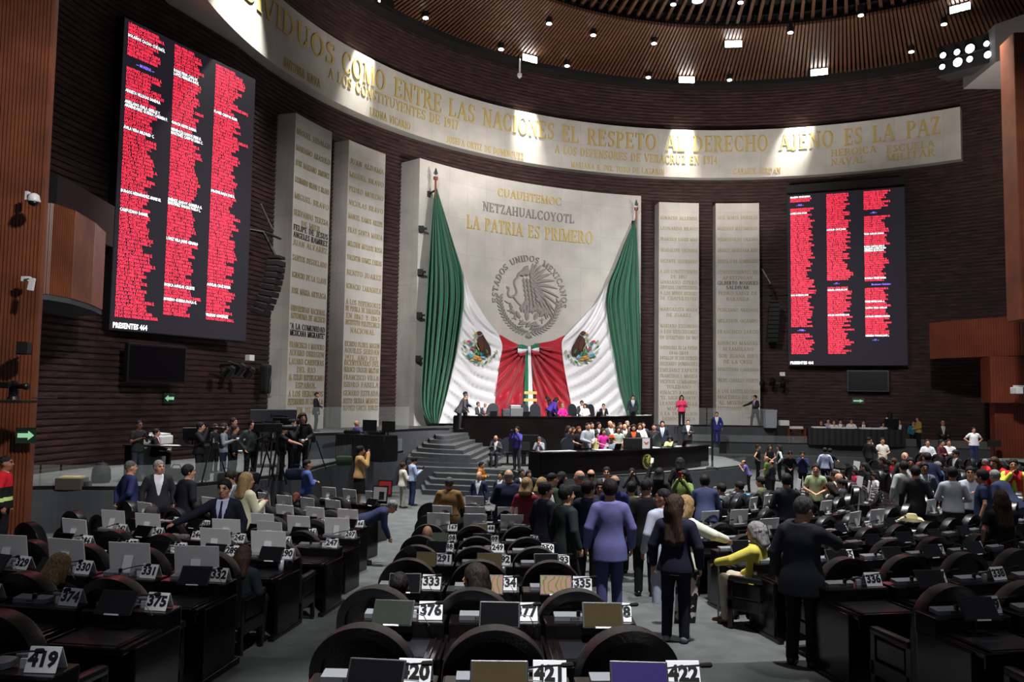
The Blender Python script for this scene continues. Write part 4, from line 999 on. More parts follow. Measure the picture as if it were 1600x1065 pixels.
# the run of the same floodlights continues out of the picture over the near end of the frieze
spot('frieze_beam', cyl(-82, RIMZ - .2, 20.6), on_cyl(372, 22, RF), 9000, 50, .55, (1, .97, .9), .12)
for u, v in ((665, 27), (783, 76), (858, 36), (927, 54), (1022, 67), (886, 102), (1013, 120), (1140, 124), (1052, 6), (1157, 3), (1235, 50), (1345, 23), (1424, 80), (1475, 37)):
    flood(u, v, 'small round spotlight shining among the ceiling slats')
P = at_cone(1090, 2, -.2); mb = MB(); mb.lathe([(.3, .3), (.3, 0), (.22, -.03)], seg=12); o = mb.build('violet_ceiling_lamp', M_LAMPV, None, loc=P); tag(o, 'violet glowing lamp among the slats at the top of the ceiling', 'lamp')
P = at_cone(812, 106, -.8); mb = MB(); mb.tube([(0, 0, -.3), (0, 0, .55)], .05, 8); mb.lathe([(.02, -.62), (.14, -.5), (.14, -.36), (.06, -.3)], seg=12); o = mb.build('hanging_camera', M_WHITE, None, loc=P); tag(o, 'small white camera hanging on a rod below the ceiling rim', 'camera')
# bank of stage lamps
A, B, C_ = at_y(1463, 77, 37.5), at_y(1640, 25, 33.5), at_y(1463, 118, 37.5)
X = (B - A); H_ = A.z - C_.z; L_ = X.length; ux = X.normalized(); un = Vector((ux.y, -ux.x, 0)).normalized(); uz = ux.cross(-un).normalized()
Rb = Matrix((ux, -un, uz)).transposed()
bank = empty('stage_light_bank', C_, 0, 'black box of round white stage lamps beneath the slatted ceiling', 'stage lights')
mb = MB(); mb.box(Rb @ Vector((L_ / 2, .5, H_ / 2)), (L_, 1.0, H_ + .1), Rb); mb.box(Rb @ Vector((L_ / 2, -.02, H_ / 2)), (L_, .06, .06), Rb); mb.build('housing', M_MATT, bank)
for u, v, r_ in ((1474.7, 87, .13), (1496.5, 82, .13), (1516.7, 76.6, .2), (1473.5, 105, .12), (1497.7, 97.7, .2), (1516.3, 93, .13), (1542.7, 69, .12), (1544.5, 86, .15), (1564, 61.6, .15), (1562.6, 80.4, .1), (1587.4, 55.3, .16), (1588, 73, .2)):
    p = plane_hit(u, v, C_, un); mb = MB(); mb.lathe([(r_ + .03, -.12), (r_ + .03, .02)], seg=14, rot=Rb @ Matrix.Rotation(PI / 2, 3, 'X'), c=p - C_ + un * .04); mb.build('lamp_can', M_BLACK, bank)
    mb = MB(); mb.lathe([(r_, .02), (r_, .05)], seg=14, rot=Rb @ Matrix.Rotation(PI / 2, 3, 'X'), c=p - C_ + un * .04); mb.build('lamp_face', M_LAMPB if '_x' in globals() else mat('stage_lamp_glow', (1, 1, 1), .5, emit=(.8, .82, 1), estr=16 if r_ > .17 else 8), bank)

def at_wall(u, v, off=.1):
    """point where the pixel's ray meets the brick wall"""
    h = line_hit(u, v, path_offset(WPATH, off), 0)
    return h
def on_wall(name, u, v, off, label, cat, group=None):
    P, a = at_wall(u, v, off)
    return empty(name, P, a + (PI if False else 0), label, cat, group), P
# televisions under both screens
def tv(u0, v0, u1, v1, off, label):
    A, a = at_wall(u0, v1, off); B, b = at_wall(u1, v1, off); C2, _ = at_wall((u0 + u1) / 2, v0, off)
    X = Vector((B.x - A.x, B.y - A.y, 0)); L = X.length; h = C2.z - (A.z + B.z) / 2
    r = empty('wall_television', ((A.x + B.x) / 2, (A.y + B.y) / 2, (A.z + B.z) / 2), math.atan2(X.y, X.x), label, 'television')
    mb = MB(); mb.box((0, .12, h / 2), (L, .18, h), None, 0, .03); mb.build('casing', M_BLACK, r)
    mb = MB(); mb.box((0, .026, h / 2), (L - .16, .02, h - .16)); mb.build('display', mat('screen_off', srgb(9, 9, 14), .22), r)
    mb = MB(); mb.box((0, .3, h / 2), (.4, .3, .4)); mb.build('wall_mount', M_MATT, r)
tv(199, 538, 291, 598, .75, 'black wall television under the tallest voting screen')
tv(1323, 578, 1390, 612, .6, 'black wall television under the far voting screen')
# green arrow signs
M_SIGN = mat('dark_green_sign', srgb(22, 46, 34), .5); M_ARROW = mat('pale_green_arrow', srgb(168, 222, 176), .5, emit=srgb(150, 215, 160), estr=.25)
def arrow_sign(P, a, wd, h, flip, label, group=None):
    r = empty('exit_arrow_sign', P, a, label, 'sign', group); s_ = -1 if flip else 1
    mb = MB(); mb.box((0, .02, 0), (wd, .03, h)); mb.build('plate', M_SIGN, r)
    pts = [(-.4, .14), (.12, .14), (.12, .3), (.42, 0), (.12, -.3), (.12, -.14), (-.4, -.14)]
    mb = MB(); mb.prism([(x * wd * s_, y * h) for x, y in pts], 0, .008, f=lambda v: Vector((v.x, .004 - v.z, v.y))); mb.build('arrow', M_ARROW, r)
d = at_y(40, 680, 16.75); arrow_sign(d, math.atan2(.8, 3.24), .37, .32, False, 'green arrow sign on the slatted wood pillar')
P, a = at_wall(265, 622, .16); arrow_sign(P, a, .5, .36, True, 'small green arrow sign on the brick wall under the near television')
P, a = at_wall(1341, 626, .16); arrow_sign(P, a, .66, .32, False, 'small green arrow sign on the brick wall under the far television')
P, a = at_wall(1551, 657, .3); mb = MB(); mb.box((0, 0, 0), (.25, .04, .4)); o = mb.build('notice', M_WHITE, None, loc=P); o.rotation_euler.z = a; tag(o, 'small pale notice on the brick wall near the far doorway', 'notice')
# pillar gear
def pil(u, v, y=16.5): return at_y(u, v, y)
P = pil(46, 308); r = empty('dome_camera', P, 0, 'white dome security camera on an arm from the wood pillar', 'camera')
mb = MB(); mb.box((-.1, .1, .05), (.06, .1, .18)); mb.tube([(-.1, .1, .06), (.02, 0, .06), (.12, -.06, .04)], .025, 8); mb.build('arm', M_WHITE, r)
mb = MB(); mb.lathe([(.05, .06), (.1, .02), (.13, -.1), (.12, -.12)], (.14, -.08, 0), 18); mb.build('shroud', M_WHITE, r, True)
mb = MB(); mb.lathe([(.11, -.11), (.09, -.17), (.02, -.2)], (.14, -.08, 0), 18); mb.build('dome', M_BLACK, r, True)
P = pil(44, 437); r = empty('wireless_antenna', P, 0, 'white box antenna on a bracket from the wood pillar', 'antenna')
mb = MB(); mb.box((-.1, .1, .03), (.16, .1, .1)); mb.tube([(-.1, .05, .02), (.08, -.05, .02)], .02, 6); mb.build('bracket', M_WHITE, r)
mb = MB(); mb.box((.12, -.08, -.1), (.12, .05, .26), Matrix.Rotation(.15, 3, 'Y'), 0, .01); mb.build('panel', M_WHITE, r)
P = pil(40, 544); r = empty('wall_loudspeaker', P, 0, 'small black loudspeaker on the wood pillar', 'loudspeaker')
mb = MB(); mb.box((0, -.05, 0), (.22, .2, .26), None, 0, .02); mb.build('cabinet', M_BLACK, r); mb = MB(); mb.box((0, -.16, 0), (.18, .02, .22)); mb.build('grille', M_MATT, r); mb = MB(); mb.box((-.1, .1, .05), (.05, .14, .05)); mb.build('bracket', M_MATT, r)
P = pil(22, 608, 16.0); r = empty('robotic_camera', P, 0, 'black robotic television camera on a shelf against the wood pillar', 'camera')
mb = MB(); mb.lathe([(.12, -.2), (.1, -.14), (.05, -.1)], (0, 0, 0), 16); mb.box((.0, 0, .0), (.16, .14, .34), None, 0, .05); mb.build('head', M_BLACK, r)
mb = MB(); mb.lathe([(.045, -.02), (.05, .18), (.065, .2), (.065, .27)], (.06, -.1, .06), 14, rot=Matrix.Rotation(PI / 2, 3, 'Y')); mb.build('lens', M_BLACK, r, True)
mb = MB(); mb.box((-.12, -.08, .08), (.22, .12, .12), None, 0, .02); mb.build('body', M_BLACK, r)
mb = MB(); mb.box((-.02, .1, -.24), (.56, .5, .05)); mb.tube([(.3, .1, -.16), (.7, .3, -.16)], .012, 6); mb.build('shelf', M_MATT, r)
P = at_y(1592, 610, 36.4); r = empty('wall_camera', P, 0, 'white box camera on the wood block under the far balcony', 'camera')
mb = MB(); mb.box((-.1, 0, 0), (.3, .5, .3), None, 0, .03); mb.build('housing', M_WHITE, r); mb = MB(); mb.box((.2, .2, .2), (.6, .12, .08)); mb.build('arm', M_WHITE, r)
# line-array loudspeakers hung beside the screens
def line_array(u0, v0, u1, v1, off, wd, label, n=9):
    A, a = at_wall(u0, v0, off); B, _ = at_wall(u1, v1, off); H = A.z - B.z
    r = empty('line_array_speaker', (A.x, A.y, B.z), a, label, 'loudspeaker', 'line arrays')
    for k in range(n):
        t = (k + .5) / n; mb = MB(); y = -.6 * (1 - t) ** 0 * 0 + .55 * t * t
        mb.box((-.1 * t, y, H * (1 - t)), (wd, .55, H / n * .93), Matrix.Rotation(.28 * t, 3, 'X'), 0, .03); mb.build('speaker_box', M_MATT, r)
    mb = MB(); mb.box((0, 0, H + .12), (wd * .9, .5, .1)); mb.tube([(0, 0, H + .15), (-.1, .5, H + 1.1), (-.2, 1.6, H + 1.3)], .06, 6); mb.tube([(-.5, .2, H + 1.0), (.7, .2, H + 1.0)], .05, 6); mb.build('rigging', M_MATT, r)
    mb = MB(); mb.tube([(-.62, .4, H + 2.1), (-.2, .1, H + 1.2)], .04, 6); mb.build('tube_lamp', M_STEEL, r)
line_array(431, 407, 417, 490, 1.7, .62, 'black line array speaker hanging between the tallest screen and the stone tablet')
line_array(1210, 474, 1203, 532, 1.5, .6, 'black line array speaker hanging beside the far voting screen')
# small stage lamps on wall brackets
def wall_lamps(u, v, label, n=3):
    P, a = at_wall(u, v, .9); r = empty('stage_lamp_bracket', P, a, label, 'stage lamps')
    mb = MB(); mb.tube([(0, .9, 0), (0, 0, 0)], .05, 6); mb.tube([(-.7, 0, .1), (.6, 0, -.1)], .04, 6); mb.build('bracket', M_MATT, r)
    for k in range(n):
        x = -.6 + .6 * k; mb = MB(); mb.lathe([(.1, .2), (.15, .1), (.17, -.25), (.13, -.27)], (x, -.05, -.25 + .12 * (k % 2)), 12, rot=Matrix.Rotation(.7, 3, 'X')); mb.build('lamp_can', M_BLACK, r)
    mb = MB(); mb.box((.55, -.05, .3), (.3, .2, .22)); mb.build('white_box', M_WHITE, r)
wall_lamps(374, 570, 'cluster of black stage lamps on the brick wall below the tallest screen')
wall_lamps(1207, 592, 'cluster of black stage lamps on the brick wall below the far speaker')
P, a = at_wall(415, 592, .5); r = empty('cable_reel', P, a, 'black stage speaker with looped cable on the wall edge beside the tablet', 'loudspeaker')
mb = MB(); mb.box((0, 0, 0), (.4, .35, 1.2), None, 0, .1); mb.build('cabinet', M_MATT, r); mb = MB(); mb.tube([(.1, -.2, .2), (-.1, -.25, -.2), (-.1, -.25, -.75), (.15, -.2, -.7)], .02, 6); mb.build('cable', M_STEEL, r)
# ================================================================ seats: desk, chair, plate, tablet, board
M_LACQ = mat('black_lacquered_wood', srgb(20, 16, 16), .16, spec=.6, noise=.3, nscale=3)
M_LEATH = mat('black_leather', srgb(20, 20, 22), .3, spec=.6, bump=.15, bscale=70)
M_PAD = mat('dark_leather_desk_pad', srgb(28, 29, 33), .35, spec=.4)
M_UNIT = mat('grey_conference_unit', srgb(128, 130, 134), .35, spec=.5)
M_PLATE = mat('white_number_plate', srgb(238, 238, 238), .4)
M_DIG = mat('black_digits', srgb(22, 22, 22), .5)
M_FOAM = mat('black_foam', srgb(14, 14, 14), .95)
M_BOARD = mat('grey_card_back', srgb(222, 220, 218), .7, noise=.06, nscale=2)
M_TABF = mat('tablet_frame', srgb(20, 20, 22), .4)
def glossy_tab(name, c):
    m = mat(name, c, .12, spec=.6); nt = m.node_tree; b = nt.nodes['Principled BSDF']
    return m
def moire_mat():  # rainbow reflection painted onto the tablet glass, with a faint glow
    m = D.materials.new('tablet_moire_reflection'); m.use_nodes = True; nt = m.node_tree; b = nt.nodes['Principled BSDF']
    tc = nt.nodes.new('ShaderNodeTexCoord'); wv = nt.nodes.new('ShaderNodeTexWave'); wv.inputs['Scale'].default_value = 5; wv.inputs['Distortion'].default_value = 16; wv.inputs['Detail'].default_value = 1.5
    nt.links.new(tc.outputs['Object'], wv.inputs['Vector'])
    cr_ = nt.nodes.new('ShaderNodeValToRGB'); e = cr_.color_ramp.elements; e[0].color = (*srgb(96, 78, 56), 1); e[1].color = (*srgb(140, 96, 92), 1)
    for p_, c in ((.35, srgb(132, 116, 66)), (.6, srgb(92, 118, 78)), (.8, srgb(140, 92, 88))): x = e.new(p_); x.color = (*c, 1)
    nt.links.new(wv.outputs['Fac'], cr_.inputs[0]); nt.links.new(cr_.outputs[0], b.inputs['Base Color']); nt.links.new(cr_.outputs[0], b.inputs['Emission Color']); b.inputs['Emission Strength'].default_value = .25
    b.inputs['Roughness'].default_value = .2
    return m
M_TGREEN = mat('tablet_green_reflection', srgb(26, 29, 25), .1, emit=srgb(58, 66, 54), estr=.42, noise=.4, nscale=5)  # greenish reflection put into the screen's colour and glow
M_TOLIVE = mat('tablet_olive_reflection', srgb(30, 26, 18), .1, emit=srgb(78, 68, 42), estr=.4, noise=.4, nscale=5)  # olive reflection put into the colour and glow likewise
M_TBLACK = mat('tablet_screen_black', srgb(10, 10, 12), .12)
M_TPURP = mat('tablet_screen_purple', srgb(30, 24, 58), .2, emit=srgb(52, 40, 100), estr=.35)
M_TMOIRE = moire_mat()

def desk_proto(name, full):
    r = empty(name)
    mb = MB(); mb.box((0, -.1, .715), (.7, .62, .05), None, 0, .012); mb.build('writing_top', M_LACQ, r)
    mb = MB(); mb.box((0, .24, .76), (.72, .26, .2), None, 0, .015); mb.box((0, .335, .38), (.68, .04, .76)); mb.build('raised_front', M_LACQ, r)
    if full:
        mb = MB(); mb.box((0, -.16, .742), (.52, .4, .006)); mb.build('leather_pad', M_PAD, r)
        for sx in (-1, 1):
            mb = MB(); mb.box((sx * .35, .02, .36), (.05, .62, .7), None, 0, .01); mb.box((sx * .35, .0, .03), (.075, .86, .06), None, 0, .015); mb.build('side_panel', M_LACQ, r)
        mb = MB(); mb.box((0, -.1, .64), (.6, .5, .1), None, 0, .01); mb.build('drawer', M_LACQ, r)
        for sx in (-1, 1):
            mb = MB(); mb.box((sx * .3, -.16, .748), (.018, .5, .012), None, 0, .004); mb.build('edge_rail', M_LACQ, r)
    else:
        mb = MB()
        for sx in (-1, 1): mb.box((sx * .35, .02, .36), (.05, .62, .7))
        mb.build('side_panel', M_LACQ, r)
    mb = MB(); mb.prism([(-.16, -.055), (.12, -.055), (.15, -.02), (.15, .05), (-.16, .05)], 0, .035, f=lambda v: Vector((v.x - .12, v.y + .24, .862 + v.z + .12 * (v.y + .05)))); mb.build('conference_unit', M_UNIT, r)
    mb = MB()
    if full: mb.box((-.09, .2, .905), (.03, .03, .07), None, 0, .006)
    mb.tube([(-.09, .2, .92), (.02, .17, .955), (.19, .1, 1.0), (.3, .06, 1.02)], .0055 if full else .008, 6); gn = mb.build('gooseneck', M_BLACK, r)
    d = (Vector((.3, .06, 1.02)) - Vector((.19, .1, 1.0))).normalized(); q = d.to_track_quat('Z', 'Y').to_matrix()
    mb = MB(); mb.lathe([(.006, -.01), (.014, 0), (.015, .05), (.008, .06)], (.3, .06, 1.02), 8, rot=q); mb.build('microphone', M_FOAM, r)
    if full:
        mb = MB(); mb.lathe([(.015, -.06), (.015, .06)], (.1, .26, .93), 10, rot=Matrix.Rotation(PI / 2, 3, 'Y')); mb.build('tube_lamp', M_UNIT, r)
        mb = MB(); mb.box((.1, .25, .885), (.05, .03, .06)); mb.build('card_slot', M_PLATE, r)
    return r
def chair_proto(name, full):
    r = empty(name); out = []
    W = .31; Rr = .31
    # back: an arched shell with a thick rim and a sunk panel on both faces
    def arch(w, h0, zc, n=16): return [(-w, h0)] + [(w * -math.cos(PI * k / n), zc + w * .92 * math.sin(PI * k / n)) for k in range(n + 1)] + [(w, h0)]
    outer = arch(.325, .36, .9, 20); inner = arch(.25, .42, .9, 20); N = len(outer)
    f = lambda x, z, y: Vector((x, y - .12 * (z - .4) - .30, z))
    vs = []; fs = []
    rings = [(inner, .03), (inner, .075), (outer, .07), (outer, .055), (outer, -.055), (outer, -.07), (inner, -.075), (inner, -.03)]
    for k, (rg, y) in enumerate(rings):
        for i, (x, z) in enumerate(rg):
            s_ = .985 if k in (2, 5) else 1.0
            vs.append(f(x * s_, z, y))
    for k in range(len(rings) - 1):
        for i in range(N - 1): a = k * N + i; fs.append((a, a + 1, a + N + 1, a + N))
        fs.append((k * N + N - 1, k * N, (k + 1) * N, (k + 1) * N + N - 1))
    fs.append(tuple(range(N))); fs.append(tuple(range(8 * N - 1, 7 * N - 1, -1)))
    o = mesh_obj('backrest', vs, fs, M_LEATH, r); smooth_auto(o, 40)
    mb = MB(); mb.box((0, .02, .42), (.5, .56, .13), None, 0, .045); smooth_auto(mb.build('seat', M_LEATH, r))
    if full:
        for sx in (-1, 1):
            mb = MB(); mb.box((sx * .3, .0, .655), (.095, .52, .07), None, 0, .03); smooth_auto(mb.build('armrest', M_LEATH, r))
            mb = MB(); mb.box((sx * .305, .0, .32), (.05, .56, .14), None, 0, .01); mb.box((sx * .305, .235, .33), (.05, .07, .62), None, 0, .01); mb.box((sx * .305, -.25, .33), (.05, .07, .62), None, 0, .01); mb.box((sx * .29, .02, .5), (.05, .4, .2), None, 0, .02); mb.build('side_frame', M_LACQ, r)
        for sx in (-1, 1):
            for sy in (-1, 1):
                mb = MB(); mb.lathe([(.03, .0), (.035, .03)], (sx * .3, sy * .24 - .01, 0), 10); mb.build('foot', M_MATT, r)
    else:
        mb = MB()
        for sx in (-1, 1): mb.box((sx * .3, 0, .33), (.07, .52, .66))
        mb.build('side_frame', M_LACQ, r)
    return r
def plate_proto():
    r = empty('number_plate'); mb = MB()
    for s_ in (-1, 1):
        mb.box((0, s_ * .03, .065), (.185, .004, .14), Matrix.Rotation(s_ * .42, 3, 'X'))
    mb.build('tent_card', M_PLATE, r); return r
def tablet_proto(m):
    r = empty('tablet'); R_ = Matrix.Rotation(-.62, 3, 'X')
    mb = MB(); mb.box((0, 0, .2), (.315, .014, .205), R_, 0, .006); mb.build('frame', M_TABF, r)
    mb = MB(); mb.box(Vector((0, 0, .2)) + R_ @ Vector((0, -.0085, 0)), (.292, .003, .182), R_); mb.build('screen', m, r)
    mb = MB(); mb.box((0, .05, .012), (.16, .12, .014), None, 0, .005); mb.tube([(0, .04, .01), (0, .05, .1), (0, .02, .19)], .012, 8); mb.build('stand', M_BLACK, r)
    mb = MB(); mb.box(Vector((0, 0, .2)) + R_ @ Vector((0, -.012, -.1)), (.12, .012, .012), R_); mb.build('clip', M_PLATE, r)
    mb = MB(); mb.tube([(.155, .0, .2), (.23, .02, .19), (.27, .06, .1), (.24, .12, .03), (.12, .14, .012)], .0035, 5); mb.build('cable', M_UNIT, r)
    return r
def board_proto():
    r = empty('placard_board'); R_ = Matrix.Rotation(.16, 3, 'X')
    mb = MB(); mb.box((0, 0, .165), (.46, .012, .33), R_); mb.build('card', M_BOARD, r)
    mb = MB(); mb.box((0, -.05, .1), (.1, .006, .2), Matrix.Rotation(-.3, 3, 'X')); mb.build('easel_strut', M_BOARD, r)
    return r
PROTO = {'deskn': desk_proto('desk', True), 'deskf': desk_proto('desk', False), 'chairn': chair_proto('armchair', True), 'chairf': chair_proto('armchair', False), 'board': board_proto()}
TABM = {'green': M_TGREEN, 'olive': M_TOLIVE, 'black': M_TBLACK, 'purple': M_TPURP, 'moire': M_TMOIRE}
for k_, m_ in TABM.items(): PROTO['tab_' + k_] = tablet_proto(m_)
_used = set()
def place(key, loc, rz, label, cat, group, name=None):
    o = PROTO[key]
    if key in _used: o = copy_tree(o)
    _used.add(key)
    o.location = loc; o.rotation_euler = (0, 0, rz); tag(o, label, cat, group)
    return o
ORD = 'first second third fourth fifth sixth seventh eighth ninth tenth eleventh twelfth thirteenth fourteenth fifteenth sixteenth seventeenth eighteenth nineteenth twentieth twenty-first twenty-second twenty-third twenty-fourth twenty-fifth twenty-sixth twenty-seventh'.split()
ROWNO = [420, 376, 333, 291, 248, 208, 167, 128, 90]       # first plate number of the centre block in each row
ROWNAME = ['nearest row', 'row of plate 378', 'row of plate 335', 'row of plate 293', 'row of plate 250', 'row of plate 208', 'row of plate 166', 'second row from the dais', 'first row by the dais']
BLK = {'C': 'central block', 'L': 'pillar-side block', 'R': 'broad block', 'Q': 'balcony-side block'}
SEATS = []
def add_seat(k, th, block, ordn, number, tab=None, board=False):
    R_ = DESK_R[k]; a = math.radians(th); x, y = FXC + R_ * math.sin(a), FYC - R_ * math.cos(a); z = LEV[k]; rz = a
    d = math.hypot(x, y); near = d < 13.5; ux = Vector((math.cos(a), math.sin(a), 0)); fw = Vector((-math.sin(a), math.cos(a), 0))
    base = Vector((x, y, z)); readable = d < 13 and number
    blk = BLK[block]
    if readable: who = f'number plate {number}'
    else: who = f'{ORD[ordn]} from the aisle, {ROWNAME[k]}, {blk}'
    dk = place('deskn' if near else 'deskf', base, rz, (f'black lacquered desk carrying {who}' if readable else f'black desk, {who}'), 'desk', 'black desks of the chamber')
    cpos = base - fw * .82; rr = rz + rnd.uniform(-.12, .12)
    place('chairn' if near else 'chairf', cpos, rr, (f'black leather armchair with arched back facing the desk of {who}' if readable else f'black armchair, {who}'), 'armchair', 'black armchairs of the chamber')
    SEATS.append((cpos, rz, k, who))
    if number and d < 22:
        p = base + ux * .24 + fw * .23 + Vector((0, 0, .862)); o = plate_proto(); o.location = p; o.rotation_euler = (0, 0, rz + rnd.uniform(-.08, .08)); tag(o, f'white tent plate reading {number} on its black desk', 'number plate', 'number plates on the desks')
        co, f_ = text_mesh(str(number), .112, 'CENTER', bold=.0055, res=2 if d < 12 else 1)
        R2 = Matrix.Rotation(-.42, 3, 'X')
        mesh_obj('digits', [Vector((0, -.03, .065)) + R2 @ Vector((c[0], -.0035, c[1])) for c in co], f_, M_DIG, o)
    if near and block == 'C' and k < 3:
        un_ = [c for c in dk.children if c.name.startswith('conference_unit')][0]; co, f_ = text_mesh('BOSCH', .022, 'CENTER', bold=.0008, res=1)
        mesh_obj('maker_lettering', [(-.12 + c[0], .183, .872 + c[1] + .006) for c in co], f_, M_DIG, un_)
    if board: place('board', base + fw * (.30) - ux * .06 + Vector((0, 0, .862)), rz + rnd.uniform(-.15, .15), f'grey card placard standing on the desk of {who}' if readable else f'grey placard, {who}', 'placard', 'grey placards on the desks')
    if tab:
        place('tab_' + tab, base + fw * .05 + ux * rnd.uniform(-.05, .1) + Vector((0, 0, .742)), rz + rnd.uniform(-.1, .1), f'{dict(green="greenish", olive="olive", black="dark", purple="violet", moire="rainbow rippled")[tab]} tablet screen standing on the desk of {who}' if readable else f'dark tablet screen, {who}', 'tablet', 'tablets on the desks')
def th_of(k, X): return math.degrees(math.asin(max(-1, min(1, (X - FXC) / DESK_R[k]))))
# centre block: the plate stands at the desk's right part
CTAB = {(0, 0): 'black', (0, 1): 'olive', (0, 2): 'purple', (1, 0): 'green', (1, 1): 'black', (1, 2): 'olive', (2, 0): 'black', (2, 1): 'moire', (2, 2): 'moire', (3, 0): 'olive', (3, 1): 'olive', (3, 2): 'black', (4, 0): 'black', (4, 1): None, (5, 0): 'green', (5, 1): 'black', (6, 1): 'olive', (6, 2): 'olive'}
CX2 = [.22, .12, -.03, -.09, -.19, -.30, -.41, -.5, -.6]
for k in range(9):
    for j in range(3):
        X = CX2[k] - .22 + (j - 1) * .755
        add_seat(k, th_of(k, X), 'C', j, ROWNO[k] + j if k < 7 else None, CTAB.get((k, j)), board=k >= 6)
LEDGE = [-2.66, -2.85, -2.95, -2.89, -2.7, -2.85, -3.08, -3.2, -3.3]
LN = [2, 3, 4, 5, 6, 7, 7, 6, 4]
for k in range(9):
    t0 = th_of(k, LEDGE[k] - .24)
    for j in range(LN[k]):
        th = t0 - math.degrees(.77 / DESK_R[k]) * j
        x = FXC + DESK_R[k] * math.sin(math.radians(th)); y = FYC - DESK_R[k] * math.cos(math.radians(th))
        if x < -9.2: continue
        add_seat(k, th, 'L', j, ROWNO[k] - 1 - j if k < 7 else None, 'black' if rnd.random() < .55 else None, board=(k >= 2 and rnd.random() < .82))
REDGE = [3.95, 4.11, 3.84, 3.85, 3.8, 3.8, 3.9, 4.0, 4.0]
RNG = [1, 2, 5, 30, 34, 30, 20, 11, 8]
for k in range(9):
    t0 = th_of(k, REDGE[k] - .24)
    step = math.degrees(.8 / DESK_R[k]); gap = 0; jj = 0
    for j in range(RNG[k]):
        if j in (8,): gap += math.degrees(1.3 / DESK_R[k])
        th = t0 + step * j + gap
        if th > (80 if k >= 7 else 106): break
        x = FXC + DESK_R[k] * math.sin(math.radians(th)); y = FYC - DESK_R[k] * math.cos(math.radians(th))
        if x > .64 * y + .4: continue
        blk = 'R' if j < 8 else 'Q'
        add_seat(k, th, blk, j if j < 8 else j - 8, (ROWNO[k] + 3 + j) if k < 6 and k > 0 else None, 'black' if rnd.random() < .6 else None, board=(k >= 5 and rnd.random() < .35))
# ================================================================ people: one continuous skin surface each, clothes and hair as children
def surface_nets(V, lo, h):
    nx, ny, nz = V.shape; ins = V < 0
    cnt = np.zeros((nx - 1, ny - 1, nz - 1), np.uint8)
    corners = [(0, 0, 0), (1, 0, 0), (0, 1, 0), (1, 1, 0), (0, 0, 1), (1, 0, 1), (0, 1, 1), (1, 1, 1)]
    for a, b, c in corners: cnt += ins[a:nx - 1 + a, b:ny - 1 + b, c:nz - 1 + c]
    act = (cnt > 0) & (cnt < 8); I = np.argwhere(act)
    if len(I) == 0: return np.zeros((0, 3)), np.zeros((0, 4), int)
    idx = np.full(act.shape, -1, np.int32); idx[act] = np.arange(len(I))
    cv = [V[I[:, 0] + a, I[:, 1] + b, I[:, 2] + c] for a, b, c in corners]
    P = np.zeros((len(I), 3)); n = np.zeros(len(I))
    for i in range(8):
        for ax in range(3):
            if corners[i][ax] == 0:
                j = i + (1, 2, 4)[ax]; m = (cv[i] < 0) != (cv[j] < 0); t = cv[i] / np.where(np.abs(cv[i] - cv[j]) < 1e-9, 1, cv[i] - cv[j])
                q = np.repeat(np.array([corners[i]], float), len(I), 0); q[:, ax] += t
                P[m] += q[m]; n[m] += 1
    P = (I + P / n[:, None]) * h + lo
    Q = []
    for ax in range(3):
        s0 = [slice(1, -1)] * 3; s1 = [slice(1, -1)] * 3; s0[ax] = slice(0, -1); s1[ax] = slice(1, None)
        A = ins[tuple(s0)]; B = ins[tuple(s1)]; d = np.argwhere(A != B)
        if len(d) == 0: continue
        sg = A[d[:, 0], d[:, 1], d[:, 2]]; o = d.copy(); u, v = (ax + 1) % 3, (ax + 2) % 3
        o[:, u] += 1; o[:, v] += 1
        def cell(du, dv):
            k = o.copy(); k[:, u] -= du; k[:, v] -= dv; return idx[k[:, 0], k[:, 1], k[:, 2]]
        q = np.stack([cell(1, 1), cell(0, 1), cell(0, 0), cell(1, 0)], 1); q[~sg] = q[~sg][:, ::-1]; Q.append(q)
    return P, np.concatenate(Q)

